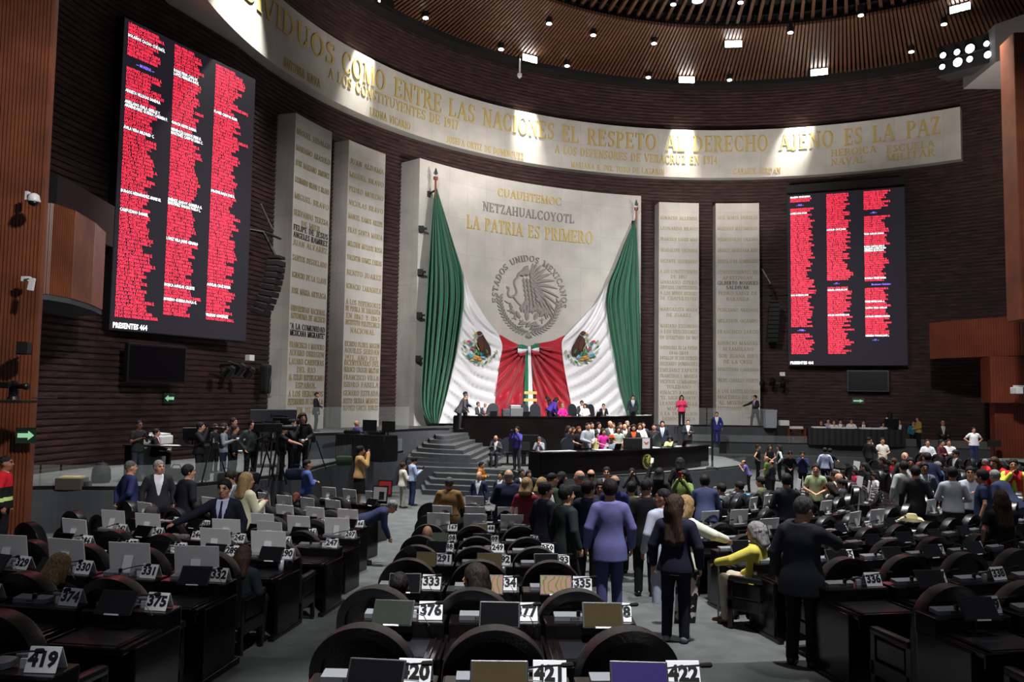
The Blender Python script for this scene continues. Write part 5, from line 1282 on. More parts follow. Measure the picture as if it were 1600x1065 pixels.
class Field:
    """signed-distance grid that primitives are blended into, window by window"""
    def __init__(s, lo, hi, h):
        s.lo = np.array(lo, float); s.h = h; s.n = np.maximum(np.ceil((np.array(hi) - s.lo) / h).astype(int) + 1, 4)
        s.ax = [s.lo[i] + h * np.arange(s.n[i]) for i in range(3)]; s.V = np.full(tuple(s.n), .15, np.float32)
    def _win(s, lo, hi):
        a = np.clip(np.floor((np.array(lo) - s.lo) / s.h).astype(int), 0, s.n - 1); b = np.clip(np.ceil((np.array(hi) - s.lo) / s.h).astype(int) + 1, 1, s.n)
        if np.any(b <= a): return None, None
        sl = tuple(slice(a[i], b[i]) for i in range(3))
        return sl, (s.ax[0][sl[0]][:, None, None], s.ax[1][sl[1]][None, :, None], s.ax[2][sl[2]][None, None, :])
    def _mix(s, sl, d, k, sub=False):
        A = s.V[sl]
        if sub:
            d = -d; hh = np.clip(.5 - .5 * (A - d) / k, 0, 1); s.V[sl] = A * (1 - hh) + d * hh + k * hh * (1 - hh)
        else:
            hh = np.clip(.5 + .5 * (A - d) / k, 0, 1); s.V[sl] = A * (1 - hh) + d * hh - k * hh * (1 - hh)
    def cone(s, a, b, ra, rb, k=.02):
        a, b = np.array(a, float), np.array(b, float); m = max(ra, rb) + k + .05
        sl, X = s._win(np.minimum(a, b) - m, np.maximum(a, b) + m)
        if sl is None: return
        ba = b - a; L = max(ba @ ba, 1e-8)
        t = np.clip(((X[0] - a[0]) * ba[0] + (X[1] - a[1]) * ba[1] + (X[2] - a[2]) * ba[2]) / L, 0, 1)
        d = np.sqrt((X[0] - a[0] - t * ba[0]) ** 2 + (X[1] - a[1] - t * ba[1]) ** 2 + (X[2] - a[2] - t * ba[2]) ** 2) - (ra + (rb - ra) * t)
        s._mix(sl, d, k)
    def ell(s, c, r, F=None, k=.02, sub=False):
        c, r = np.array(c, float), np.array(r, float); m = r.max() + k + .05
        sl, X = s._win(c - m, c + m)
        if sl is None: return
        q = [X[0] - c[0], X[1] - c[1], X[2] - c[2]]
        if F is not None: q = [q[0] * F[i][0] + q[1] * F[i][1] + q[2] * F[i][2] for i in range(3)]
        k0 = np.sqrt((q[0] / r[0]) ** 2 + (q[1] / r[1]) ** 2 + (q[2] / r[2]) ** 2); k1 = np.sqrt((q[0] / r[0] ** 2) ** 2 + (q[1] / r[1] ** 2) ** 2 + (q[2] / r[2] ** 2) ** 2)
        s._mix(sl, k0 * (k0 - 1) / np.maximum(k1, 1e-5), k, sub)
    def loft(s, o, F, tab, k=.03, g=0.0):
        """elliptical tube along F[2]; tab rows: z, half width, half depth, y offset"""
        tab = np.array(tab, float); z0, z1 = tab[0, 0], tab[-1, 0]; o = np.array(o, float)
        zz = np.linspace(z0, z1, 48); w_ = np.hanning(15)[1:-1]; w_ /= w_.sum(); cols = [zz]
        for c_ in (1, 2, 3):
            v_ = np.interp(zz, tab[:, 0], tab[:, c_]); cols.append(np.convolve(np.pad(v_, 6, 'edge'), w_, 'valid'))
        tab = np.stack(cols, 1)
        ends = np.array([o + F[2] * z0, o + F[2] * z1]); m = tab[:, 1].max() + .12
        sl, X = s._win(ends.min(0) - m, ends.max(0) + m)
        if sl is None: return
        q = [X[0] - o[0], X[1] - o[1], X[2] - o[2]]; q = [q[0] * F[i][0] + q[1] * F[i][1] + q[2] * F[i][2] for i in range(3)]
        z = q[2]; a = np.interp(z, tab[:, 0], tab[:, 1]) + g; b = np.interp(z, tab[:, 0], tab[:, 2]) + g; y0 = np.interp(z, tab[:, 0], tab[:, 3])
        d = (np.sqrt((q[0] / a) ** 2 + ((q[1] - y0) / b) ** 2) - 1) * np.minimum(a, b)
        d = np.maximum(d, np.abs(z - (z0 + z1) / 2) - (z1 - z0) / 2)
        s._mix(sl, d, k)
    def local(s, o, F):
        q = [s.ax[0][:, None, None] - o[0], s.ax[1][None, :, None] - o[1], s.ax[2][None, None, :] - o[2]]
        return [q[0] * F[i][0] + q[1] * F[i][1] + q[2] * F[i][2] for i in range(3)]
    def clip(s, d): s.V = np.maximum(s.V, d.astype(np.float32))
    def mesh(s): return surface_nets(s.V, s.lo, s.h)

ARMS = {  # torso frame: elbow, wrist (x outward, y forward, z up from the pelvis)
    'down': ((.27, -.03, .2), (.285, .05, -.04)), 'front': ((.27, .03, .2), (.07, .26, .12)), 'phone': ((.26, .05, .2), (.1, .29, .3)), 'cam': ((.26, .16, .27), (.06, .23, .6)),
    'raise': ((.31, .14, .52), (.24, .24, .8)), 'cross': ((.27, .07, .2), (-.06, .22, .24)), 'back': ((.29, -.1, .2), (.05, -.2, .0)), 'hip': ((.38, -.07, .22), (.2, .05, .06)),
    'pocket': ((.3, -.06, .19), (.2, .08, -.02)), 'desk': ((.27, .1, .19), (.16, .36, .12)), 'reach': ((.28, .22, .33), (.2, .52, .24)), 'chin': ((.23, .14, .2), (.05, .16, .48)),
    'lap': ((.26, .02, .18), (.1, .24, .06)), 'side': ((.38, .12, .3), (.6, .28, .2)), 'grip': ((.26, .26, .3), (.16, .52, .22)), 'hang': ((.25, .1, .2), (.2, .22, -.0))}
SKIN = {'t': srgb(190, 140, 112), 'd': srgb(148, 102, 78), 'l': srgb(212, 164, 138), 'k': srgb(112, 76, 58)}
HAIRC = {'black': srgb(26, 22, 21), 'dark': srgb(36, 27, 22), 'brown': srgb(58, 39, 28), 'grey': srgb(128, 126, 124), 'salt': srgb(78, 76, 76), 'blond': srgb(150, 122, 84), 'red': srgb(92, 44, 28), 'white': srgb(196, 192, 186), 'ombre': srgb(58, 40, 31)}
def cloth_mat(c, rough=.8):
    return mat('cloth_%d_%d_%d' % c, srgb(*c), rough, spec=.2, noise=.1, nscale=9, bump=.12, bscale=30)
def hair_mat(hc):
    m = mat('hair_' + hc, HAIRC[hc], .62, spec=.22)
    if 'streaked' in m: return m
    m['streaked'] = 1; nt = m.node_tree; b = nt.nodes['Principled BSDF']; tc = nt.nodes.new('ShaderNodeTexCoord'); mp = nt.nodes.new('ShaderNodeMapping'); mp.inputs['Scale'].default_value = (70, 70, 6)
    n = nt.nodes.new('ShaderNodeTexNoise'); n.inputs['Scale'].default_value = 1; n.inputs['Detail'].default_value = 3; r = nt.nodes.new('ShaderNodeMapRange'); r.inputs[1].default_value = .3; r.inputs[2].default_value = .7; r.inputs[3].default_value = .55; r.inputs[4].default_value = 1.5
    v = nt.nodes.new('ShaderNodeVectorMath'); v.operation = 'SCALE'; v.inputs[0].default_value = HAIRC[hc]; bp = nt.nodes.new('ShaderNodeBump'); bp.inputs['Strength'].default_value = .7; bp.inputs['Distance'].default_value = .02
    L = nt.links.new; L(tc.outputs['Object'], mp.inputs[0]); L(mp.outputs[0], n.inputs['Vector']); L(n.outputs['Fac'], r.inputs[0]); L(r.outputs[0], v.inputs['Scale']); L(v.outputs[0], b.inputs['Base Color']); L(n.outputs['Fac'], bp.inputs['Height']); L(bp.outputs[0], b.inputs['Normal'])
    return m
def rotz(a): return np.array([[math.cos(a), -math.sin(a), 0], [math.sin(a), math.cos(a), 0], [0, 0, 1]])
def rotx(a): return np.array([[1, 0, 0], [0, math.cos(a), -math.sin(a)], [0, math.sin(a), math.cos(a)]])
def roty(a): return np.array([[math.cos(a), 0, math.sin(a)], [0, 1, 0], [-math.sin(a), 0, math.cos(a)]])

LAST = {}
def last_world(p):
    p = Vector(p) * LAST['s']; return LAST['loc'] + Matrix.Rotation(LAST['heading'], 3, 'Z') @ p
def build_person(label, loc, heading, H=1.72, pose='stand', arms='down', arms2=None, top='suit', c=(30, 32, 40), inner=(215, 215, 218), tie=None, legs=(26, 26, 30), hair='short', hc='black', skin='t',
                 lean=0.0, yaw=0.0, nod=0.0, fat=1.0, vox=.018, glasses=False, skirt=False, shoes=(24, 20, 18), walk=0.0, extra=None, group=None, seat_h=.47):
    s = H / 1.75
    root = empty('person', loc, heading, label, 'person', group)
    sit = pose == 'sit'
    pel = np.array([0, 0, .94 if not sit else (seat_h / s + .09)])
    T = rotx(-math.radians(lean)); F = [T[:, 0], T[:, 1], T[:, 2]]           # right, forward, up of the trunk
    tp = lambda x, y, z: pel + F[0] * x + F[1] * y + F[2] * z
    neck = tp(0, .0, .53); HR = rotz(-math.radians(yaw)) @ rotx(-math.radians(lean * .45 + nod)); HF = [HR[:, 0], HR[:, 1], HR[:, 2]]
    HS = 1.1; hd = tp(0, .018, .575) + HF[2] * .095; hp = lambda x, y, z: hd + (HF[0] * x + HF[1] * y + HF[2] * z) * HS
    J = {}
    for sd in (-1, 1):
        el, wr = ARMS[arms if sd > 0 or arms2 is None else arms2]
        J['sh', sd] = tp(sd * .172 * fat ** .5, 0, .435); J['el', sd] = tp(sd * el[0] * fat ** .3, el[1], el[2]); J['wr', sd] = tp(sd * wr[0], wr[1], wr[2])
        if lean > 40 and (arms if sd > 0 or arms2 is None else arms2) == 'hang': J['el', sd] = J['sh', sd] + np.array([sd * .04, .02, -.27]); J['wr', sd] = J['el', sd] + np.array([-sd * .03, .1, -.24])
        J['hi', sd] = pel + np.array([sd * .09, 0, -.03])
        if sit: J['kn', sd] = pel + np.array([sd * .13, .43, .0]); J['an', sd] = np.array([sd * .12, .4, .09])
        else:
            wk = walk * sd; J['kn', sd] = np.array([sd * .1, .02 + wk * .16, .5]); J['an', sd] = np.array([sd * .105, -.02 + wk * .26, .09])
    b = math.cos(math.radians(max(lean, 0)))
    TT = [(-.14, .14 * fat, .105 * fat, 0), (0, .168 * fat, .118 * fat, -.005), (.12, .148 * fat, .108 * fat ** 1.4, .005), (.22, .142 * fat, .104 * fat ** 1.4, .005), (.36, .165 * fat ** .6, .112 * fat, 0), (.45, .15, .098, -.005), (.52, .085, .07, -.005), (.56, .055, .055, .0)]
    ext = [J[k] for k in J] + [hp(0, 0, .16), hp(0, -.12, 0), hp(0, .14, 0), hp(.12, 0, 0), hp(-.12, 0, 0), tp(.25, .2, .1), tp(-.25, -.2, .1), np.array([-.16, .3 if not sit else .62, 0]), np.array([.16, -.14, 0])]
    lo = np.min(ext, 0) - .14; hi = np.max(ext, 0) + .14; lo[2] = -.02
    thin = .86 if vox > .012 else .93
    # ---- body
    B = Field(lo, hi, vox)
    TB = [(z, a * thin, d_ * thin, y) for z, a, d_, y in TT]
    B.loft(pel, F, TB, .03)
    [B.cone(tp(0, 0, .478), tp(sd * .15, 0, .442), .05 * thin, .052 * thin, .04) for sd in (-1, 1)]
    B.cone(tp(0, 0, .5), hp(0, -.012, -.06), .056, .05, .025)
    for sd in (-1, 1):
        B.cone(J['sh', sd], J['el', sd], .052 * thin, .04 * thin, .03); B.cone(J['el', sd], J['wr', sd], .04 * thin, .027, .015)
        B.cone(J['hi', sd], J['kn', sd], .085 * thin, .056 * thin, .04); B.cone(J['kn', sd], J['an', sd], .056 * thin, .038 * thin, .02)
        ft = J['an', sd]; B.cone(ft + [0, 0, -.04], ft + [sd * .02, .16, -.055], .035, .028, .02)
        # hand: palm, four unequal curled fingers, thumb from the side of the palm
        fa = J['wr', sd] - J['el', sd]; fa = fa / np.linalg.norm(fa); upv = np.array([0, 0, 1.0]); lat = np.cross(fa, upv)
        lat = lat / np.linalg.norm(lat) if np.linalg.norm(lat) > .2 else np.array([0, 1.0, 0])
        if abs(fa[2]) > .8: lat = np.array([0, 1.0, 0]) - fa * fa[1]; lat /= np.linalg.norm(lat)
        nrm = np.cross(fa, lat); nrm = nrm * (1 if (nrm @ np.array([-sd, 0, -.6])) > 0 else -1)      # palm side
        w0 = J['wr', sd]; pc = w0 + fa * .05
        ins_ = lat if sd * (lat @ np.array([-sd, .5, .5])) * sd > 0 else -lat; ins_ = lat if (lat @ np.array([-sd * .5, 1, .6])) > 0 else -lat
        for t in (-.026, -.009, .009, .026): B.cone(w0 + fa * .01 + lat * t * .6, w0 + fa * .088 + lat * t, .014, .0125, .012)
        for q, (t, ln) in enumerate(((.027, .066), (.01, .076), (-.009, .071), (-.027, .056))):
            p0 = w0 + fa * .09 + ins_ * t; cu = .35 + .08 * q; p1 = p0 + (fa * math.cos(cu) + nrm * math.sin(cu)) * ln * .5; cu2 = cu + .7; p2 = p1 + (fa * math.cos(cu2) + nrm * math.sin(cu2)) * ln * .5
            B.cone(p0, p1, .0098, .0088, .004); B.cone(p1, p2, .0088, .0074, .003)
        t0 = w0 + fa * .03 + ins_ * .026; t1 = t0 + (ins_ * .6 + fa * .75 + nrm * .2) * .036; t2 = t1 + (fa * .95 + nrm * .35) * .03
        B.cone(t0, t1, .0125, .0105, .008); B.cone(t1, t2, .0105, .0082, .004)
    # head with brow, eye sockets, nose, lips, chin, ears
    B.ell(hp(0, -.012, .025), HS * np.array((.077, .097, .098)), HF, .02); B.ell(hp(0, .02, -.03), HS * np.array((.062, .076, .094)), HF, .03); B.ell(hp(0, .05, -.088), HS * np.array((.036, .034, .028)), HF, .025)
    for sd in (-1, 1):
        B.ell(hp(sd * .078, -.008, -.008), HS * np.array((.011, .022, .032)), HF, .008); B.ell(hp(sd * .04, .062, -.03), HS * np.array((.024, .022, .02)), HF, .02)
        if vox < .02: B.ell(hp(sd * .031, .105, .012), HS * np.array((.019, .018, .012)), HF, .012, True)
    B.cone(hp(0, .09, .018), hp(0, .112, -.022), .009, .0155, .012); B.ell(hp(0, .084, .032), HS * np.array((.05, .014, .01)), HF, .014)
    B.ell(hp(0, .088, -.058), HS * np.array((.024, .012, .0065)), HF, .006); B.ell(hp(0, .086, -.069), HS * np.array((.02, .011, .006)), HF, .006)
    P, Q = B.mesh()
    me_m = [mat('skin_' + skin, SKIN[skin], .55, spec=.35), mat('lips_' + skin, tuple(x * y for x, y in zip(SKIN[skin], (.82, .5, .5))), .5), mat('eye_dark', srgb(24, 18, 16), .25), mat('eye_white', srgb(205, 200, 195), .3)]
    cen = P[Q].mean(1); q = (cen - hd); lx, ly, lz = q @ HF[0] / HS, q @ HF[1] / HS, q @ HF[2] / HS; mi = np.zeros(len(Q), np.int32)
    mi[(np.abs(lx) < .023) & (ly > .07) & (np.abs(lz + .0635) < .011)] = 1
    ey = (np.abs(np.abs(lx) - .031) < .015) & (ly > .05) & (np.abs(lz - .011) < max(.0075, vox * .55)); mi[ey] = 2
    if vox < .012: mi[ey & (np.abs(np.abs(lx) - .031) > .0065)] = 3
    brow = (np.abs(np.abs(lx) - .032) < .02) & (ly > .05) & (np.abs(lz - .036) < max(.005, vox * .35)); mi[brow] = 2
    mesh_obj('body', P * s, Q, me_m, root, True, mi)
    # ---- hair
    col = hair_mat(hc)
    if hair != 'none':
        hv = min(vox, .014); Hf = Field(hd - .36 if hair in ('long', 'vlong', 'curly') else hd - .2, hd + .2, hv)
        if hair == 'vlong': Hf = Field(hd - np.array([.25, .3, .52]), hd + .2, hv)
        pf = {'short': .007, 'buzz': -.004, 'ring': -.003, 'long': .012, 'vlong': .012, 'bob': .012, 'curly': .02, 'bun': .006, 'part': .004}.get(hair, 0)
        Hf.ell(hp(0, -.014, .03), HS * np.array((.083 + pf, .102 + pf, .1 + pf)), HF)
        z = [q_ / HS for q_ in Hf.local(hd, np.array(HF))]; Hf.V += (.0045 * np.sin(z[0] * 95 + 1) * np.sin(z[1] * 80) * np.sin(z[2] * 70 + .6)).astype(np.float32)
        if hair in ('short', 'buzz', 'part', 'ring', 'bun'):
            Hf.clip(.82 * z[1] - .57 * z[2] - (.03 if hair != 'ring' else -.01)); Hf.clip(-.062 - z[2] + np.maximum(z[1], -.0) * 1.6)
            if hair == 'ring': Hf.clip(z[2] - .055)
            if hair == 'bun': Hf.ell(hp(0, -.1, .07), (.045, .045, .045), HF)
        else:
            Hf.clip(np.maximum(.8 * z[1] - .6 * z[2] - .026, -.3 - z[2]))
            L_ = {'bob': -.12, 'long': -.24, 'vlong': -.4, 'curly': -.14}[hair]; wv = .085 if hair != 'curly' else .11
            Hf.cone(hp(0, -.045, .02), hp(0, -.06, -.06), wv, wv, .03); [Hf.cone(hp(sx_ * .7, -.055, -.05), tp(sx_, -.115, .67 + L_ * (1.05 - abs(sx_))), wv * .8, .05, .05) for sx_ in (-.075, 0, .075)]
            for sd in (-1, 1): Hf.cone(hp(sd * .07, -.015, .02), hp(sd * .085, -.02, L_), .032, .022, .03)
            if hair == 'curly':
                rr = random.Random(hash(label) % 1000 if False else len(label))
                for k in range(26):
                    a = rr.uniform(0, 2 * PI); e = rr.uniform(-.5, 1.2); Hf.ell(hp(.1 * math.cos(a) * math.cos(e), -.03 + .1 * abs(math.sin(a)) * -math.cos(e), .02 + .1 * math.sin(e)), (.032,) * 3, None, .01)
        P, Q = Hf.mesh()
        mesh_obj('hair', P * s, Q, col, root, True)
    # ---- clothes
    def upper(g, sleeve=1.0, hem=-.1, flare=0.0, k=.04, cuff=.05):
        f = Field(lo, hi, vox)
        tab = [(hem, (.186 + flare) * fat, (.138 + flare * .6) * fat, -.005), (-.02, (.18 + flare * .6) * fat, (.131 + flare * .4) * fat, -.005)] + [(r[0], r[1] + .004, r[2] + .004, r[3]) for r in TT if r[0] > .05][:-1] if hem < -.03 else [(hem, .18 * fat, .13 * fat, -.005)] + [r for r in TT if r[0] > max(hem, -.05)][:-1]
        f.loft(pel, F, tab, k, g); [f.cone(tp(0, -.005, .476), tp(sd * .15 * fat ** .5, -.005, .438), .05 + g * .8, .055 + g * .8, .05) for sd in (-1, 1)]
        for sd in (-1, 1):
            if sleeve > 0:
                f.cone(J['sh', sd], J['el', sd] if sleeve >= .55 else J['sh', sd] * .45 + J['el', sd] * .55, .056 + g, .047 + g * .8, .03)
            if sleeve >= 1: wr = J['wr', sd] + (J['el', sd] - J['wr', sd]) * cuff; f.cone(J['el', sd], wr, .047 + g * .8, .034 + g * .7, .012)
        return f
    CM = cloth_mat(tuple(c)); IM = cloth_mat(tuple(inner), .7)
    z0 = None
    def neckhole(f, r=.062, zz=.5, fy=.03):
        z = f.local(pel, np.array(F)); d = r - np.sqrt(z[0] ** 2 + (z[1] - fy) ** 2); f.clip(np.where(z[2] > zz, d, -1)); return z
    SL = {'suit': 1, 'jacket': 1, 'shirt': 1, 'sweater': 1, 'tee': .4, 'polo': .4, 'vest': 0, 'sleeveless': 0, 'blouse': 1, 'dress': .4, 'coat': 1}[top]
    g = {'suit': .022, 'jacket': .026, 'coat': .03, 'shirt': .014, 'blouse': .022, 'sweater': .02}.get(top, .014)
    hem = {'suit': -.2, 'jacket': -.1, 'coat': -.3, 'shirt': -.06, 'sweater': -.08, 'tee': -.1, 'polo': -.08, 'vest': -.1, 'sleeveless': -.1, 'blouse': -.1, 'dress': -.12}[top]
    if sit and hem < -.1: hem = -.1
    f = upper(g, SL, hem, .02 if top in ('suit', 'coat', 'jacket') else 0.0)
    z = neckhole(f, .064, .47)
    open_front = top in ('suit', 'vest') or extra == 'open'
    if open_front:
        wd_ = .012 + .075 * np.clip((z[2] - .13) / .33, 0, 1); f.clip(np.where((z[1] > .02) & (z[2] > .13), wd_ - np.abs(z[0]), -1))
    P, Q = f.mesh(); mesh_obj({'suit': 'suit_jacket', 'vest': 'vest', 'dress': 'dress_top', 'sleeveless': 'sleeveless_top', 'tee': 'tee_shirt', 'polo': 'polo_shirt'}.get(top, top), P * s, Q, CM, root, True)
    if open_front or top == 'jacket':
        f = upper(.008, 1 if top == 'vest' else 0, -.04); z = neckhole(f, .055, .525)
        f.cone(tp(0, -.005, .5), tp(0, .004, .555), .062, .06, .01); z = f.local(pel, np.array(F)); f.clip(z[2] - .55); f.clip(np.where(z[2] > .515, .048 - np.sqrt(z[0] ** 2 + (z[1] - .005) ** 2), -1))
        P, Q = f.mesh(); mesh_obj('shirt', P * s, Q, IM, root, True)
    if tie:
        f = Field(tp(0, .1, .3) - .3, tp(0, .1, .3) + .3, min(vox, .014)); yd = lambda zz: np.interp(zz, [r[0] for r in TT], [r[2] + r[3] for r in TT]) + .012
        for za, zb, ra, rb in ((.49, .46, .018, .018), (.46, .3, .016, .026), (.3, .14, .026, .03)):
            f.cone(tp(0, yd(za), za), tp(0, yd(zb), zb), ra, rb, .006)
        P, Q = f.mesh(); mesh_obj('tie', P * s, Q, cloth_mat(tuple(tie), .5), root, True)
    LM = cloth_mat(tuple(legs))
    f = Field(lo, hi, vox)
    f.loft(pel, F if not sit else [np.array([1., 0, 0]), np.array([0, 1., 0]), np.array([0, 0, 1.])], [(-.13, .16 * fat, .115 * fat, -.005), (0, .175 * fat, .125 * fat, -.005), (.1, .158 * fat, .115 * fat, 0)], .03, .006)
    if skirt:
        if sit:
            for sd in (-1, 1): f.cone(J['hi', sd], J['kn', sd], .11, .1, .08)
        else: f.loft(np.array([0, 0, 0]), [np.array([1., 0, 0]), np.array([0, 1., 0]), np.array([0, 0, 1.])], [(.42, .23, .19, 0), (.7, .21, .165, 0), (.98, .165, .12, 0)], .03)
    else:
        for sd in (-1, 1):
            f.cone(J['hi', sd], J['kn', sd], .095 * fat ** .6, .074, .035); f.cone(J['kn', sd], J['an', sd] + [0, 0, -.01], .074, .062, .02)
        f.clip(.055 - f.ax[2][None, None, :] + np.zeros_like(f.V))
    P, Q = f.mesh(); mesh_obj('skirt' if skirt else 'trousers', P * s, Q, LM, root, True)
    SM = mat('shoe_%d_%d_%d' % tuple(shoes), srgb(*shoes), .35)
    for sd in (-1, 1):
        ft = J['an', sd]; f = Field(ft - [.1, .14, .11], ft + [.1, .26, .08], min(vox, .014))
        f.cone(ft + [0, -.03, -.045], ft + [sd * .01, .08, -.05], .046, .05, .02); f.cone(ft + [sd * .01, .08, -.055], ft + [sd * .018, .17, -.062], .046, .034, .02); f.clip(.012 - f.ax[2][None, None, :] + np.zeros_like(f.V))
        P, Q = f.mesh(); mesh_obj('shoe', P * s, Q, SM, root, True)
    if glasses:
        mb = MB(); M3 = Matrix([list(HF[0]), list(HF[1]), list(HF[2])]).transposed(); hv_ = Vector(hd * s)
        for sd in (-1, 1):
            ring = [Vector((sd * .033 + .024 * math.cos(a), .108, .01 + .018 * math.sin(a))) for a in [2 * PI * k / 12 for k in range(12)]]
            mb.tube([hv_ + M3 @ (p * s) for p in ring], .003, 5, closed=True); mb.tube([hv_ + M3 @ (Vector(p) * s) for p in ((sd * .057, .106, .012), (sd * .082, .0, .012))], .003, 5)
        mb.build('glasses', M_BLACK, root)
    LAST.clear(); LAST.update(J=J, s=s, hd=hd, HF=HF, heading=heading, loc=Vector(loc), tp=tp)
    if callable(extra): extra(root, s, hp, tp, J, HF, vox)
    return root
def hat(kind, c):
    def fn(root, s, hp, tp, J, HF, vox):
        M3 = Matrix([list(HF[0]), list(HF[1]), list(HF[2])]).transposed(); mb = MB()
        if kind == 'brim': mb.lathe([(.17, .055), (.175, .06), (.098, .07), (.095, .07), (.09, .14), (.06, .165), (.02, .16)], (0, 0, 0), 24)
        else: mb.lathe([(.098, .03), (.1, .06), (.085, .11), (.04, .14), (.01, .142)], (0, 0, 0), 20); mb.box((0, .13, .04), (.13, .11, .012), None, 0, .004)
        o = Vector(hp(0, -.012, 0)) * s; mb.v = [o + M3 @ (v * s) for v in mb.v]
        smooth_auto(mb.build('hat', cloth_mat(c), root))
    return fn
# ================================================================ everyone in the hall, placed where the photograph has them
def off_line(line, off):
    ln = [Vector((p[0], p[1], 0)) for p in line]; o = path_offset(ln, -off)
    return [o[0] + (o[0] - o[1]).normalized() * 4] + o + [o[-1] + (o[-1] - o[-2]).normalized() * 4]
PRESL = smooth_line(PRES, 4)
def stand_on(u, v, zone, Y):
    """floor level and spot for a head-top pixel"""
    if isinstance(zone, tuple) and zone[0] in ('pres', 'ros'):
        h = line_hit(u, v, off_line(PRESL if zone[0] == 'pres' else ROS, zone[1]), 0); zf = PLZ if zone[0] == 'pres' else LAND
        if h is None: raise ValueError('no hit %s %s' % (u, zone))
        return h[0].x, h[0].y, zf, h[0].z - zf
    zf = {'T': TER, 'U': PLZ, 'M': LAND, 'F': FLOOR0}.get(zone, None)
    if zone in ('R',):
        d = ray(u, v)
        if Y is None:
            return None
        x, y = d.x * Y / d.y, Y; zf = floor_z(x, y)
        return x, y, zf, at_y(u, v, Y).z - zf
    p = at_y(u, v, Y); return p.x, p.y, zf, p.z - zf
def solve_row(u, v, h):
    d = ray(u, v); y = 4.0
    while y < 50:
        x = d.x * y / d.y; z = ZC + d.z * y / d.y
        if z <= floor_z(x, y) + h: return x, y, floor_z(x, y), z - floor_z(x, y)
        y += .04
    return d.x * y / d.y, y, FLOOR0, h
_taken = set(); _stood = []
NPEOPLE = 0
def person(u, v, zone, Y, hd, label, **k):
    global NPEOPLE
    sit = k.get('pose') == 'sit'; lean = k.get('lean', 0)
    full = 1.0 if not sit else None
    lf = (.94 + .78 * math.cos(math.radians(lean * .85))) / 1.72 if not sit else 1
    seat = zone == 'S'
    H = k.pop('H', None)
    if seat:
        best = None
        for i, (c, rz, kk, who) in enumerate(SEATS):
            if i in _taken: continue
            hu, hv = proj(c + Vector((0, 0, 1.3))); e = (hu - u) ** 2 + 2.2 * (hv - v) ** 2
            if best is None or e < best[0]: best = (e, i)
        i = best[1]; _taken.add(i); c, rz, kk, who = SEATS[i]
        x, y, zf = c.x, c.y, c.z; ht = at_y(u, v, y).z - zf
        x = x * .5 + at_y(u, v, y).x * .5 if abs(at_y(u, v, y).x - x) < .3 else x
        H_ = max(1.45, min(1.95, 1.75 * (ht - .47) / .911)); k.setdefault('seat_h', .47 - max(0, min(.2, 1.225 - ht))); head = math.degrees(rz) + (hd if hd is not None else 0)
    else:
        if zone == 'R' and Y is None:
            hh = (H or 1.72) * lf if not sit else 1.3
            x, y, zf, ht = solve_row(u, v, hh); H_ = (H or 1.72)
        else:
            if zone == 'R' and not sit:
                best = None
                for dy in (0, .2, -.2, .4, -.4, .6, -.6, .8):
                    q_ = stand_on(u, v, zone, Y + dy); n_ = sum(3 for a_, b_ in _stood if (a_ - q_[0]) ** 2 + (b_ - q_[1]) ** 2 < .2) + sum(1 for c_ in SEATS if (c_[0].x - q_[0]) ** 2 + (c_[0].y - q_[1]) ** 2 < .16) + abs(dy) * .3
                    n_ += sum(2 for c_ in SEATS if (c_[0].x - math.sin(c_[1]) * .82 - q_[0]) ** 2 + (c_[0].y + math.cos(c_[1]) * .82 - q_[1]) ** 2 < .14)
                    if best is None or n_ < best[0]: best = (n_, Y + dy)
                Y = best[1]
            x, y, zf, ht = stand_on(u, v, zone, Y)
            _stood.append((x, y))
            H_ = ht / lf if not sit else 1.75 * (ht - k.get('seat_h', .47)) / .911
            H_ = max(1.45, min(2.0, H_)) if H is None else H
        head = hd
    d = math.hypot(x, y)
    k.setdefault('vox', .0085 if d < 11 else .012 if d < 14 else .016 if d < 22 else .021)
    NPEOPLE += 1
    return build_person(label, (x, y, zf), math.radians(head), H=H_, **k)
def held(name, label, cat, mbm, p, rz=0.0, mats=None, group=None):
    o = mbm.build(name, mats or M_BLACK, None, loc=p); o.rotation_euler.z = rz
    return tag(o, label, cat, group)
def photo_camera(label, side_pts=None, white=False, up=0.0, length=.22):
    """stills camera at the held point of the last person"""
    a, b = LAST['J']['wr', 1], LAST['J']['wr', -1]; m = (np.array(a) + np.array(b)) / 2; f3 = LAST['HF'][1]
    p = last_world(m + np.array([0, .05, .04 + up])); r = empty('stills_camera', p, LAST['heading'], label, 'camera')
    mb = MB(); mb.box((0, 0, 0), (.15, .075, .1), None, 0, .015); mb.box((0, -.005, .065), (.06, .06, .04), None, 0, .01); mb.build('body', M_BLACK, r)
    mb = MB(); mb.lathe([(.036, .03), (.04, .08), (.042, length * .7), (.05, length)], (0, 0, 0), 14, rot=Matrix.Rotation(-PI / 2, 3, 'X')); mb.build('lens', M_WHITE if white else M_BLACK, r, True)
    return r
def phone(label, c=None, side=1):
    m = np.array(LAST['J']['wr', side]); e = np.array(LAST['J']['el', side]); dd = (m - e) / np.linalg.norm(m - e)
    p = last_world(m + dd * .11 + np.array([0, .01, .05])); mb = MB(); mb.box((0, 0, 0), (.075, .012, .15), Matrix.Rotation(-.5, 3, 'X'), 0, .005)
    return held('phone', label, 'phone', mb, p, LAST['heading'], c or M_BLACK)
NAVY, BLK, GRY, DGR, WHT = (30, 34, 58), (22, 22, 25), (92, 94, 98), (48, 50, 54), (214, 214, 212)
BLU = (44, 52, 118)
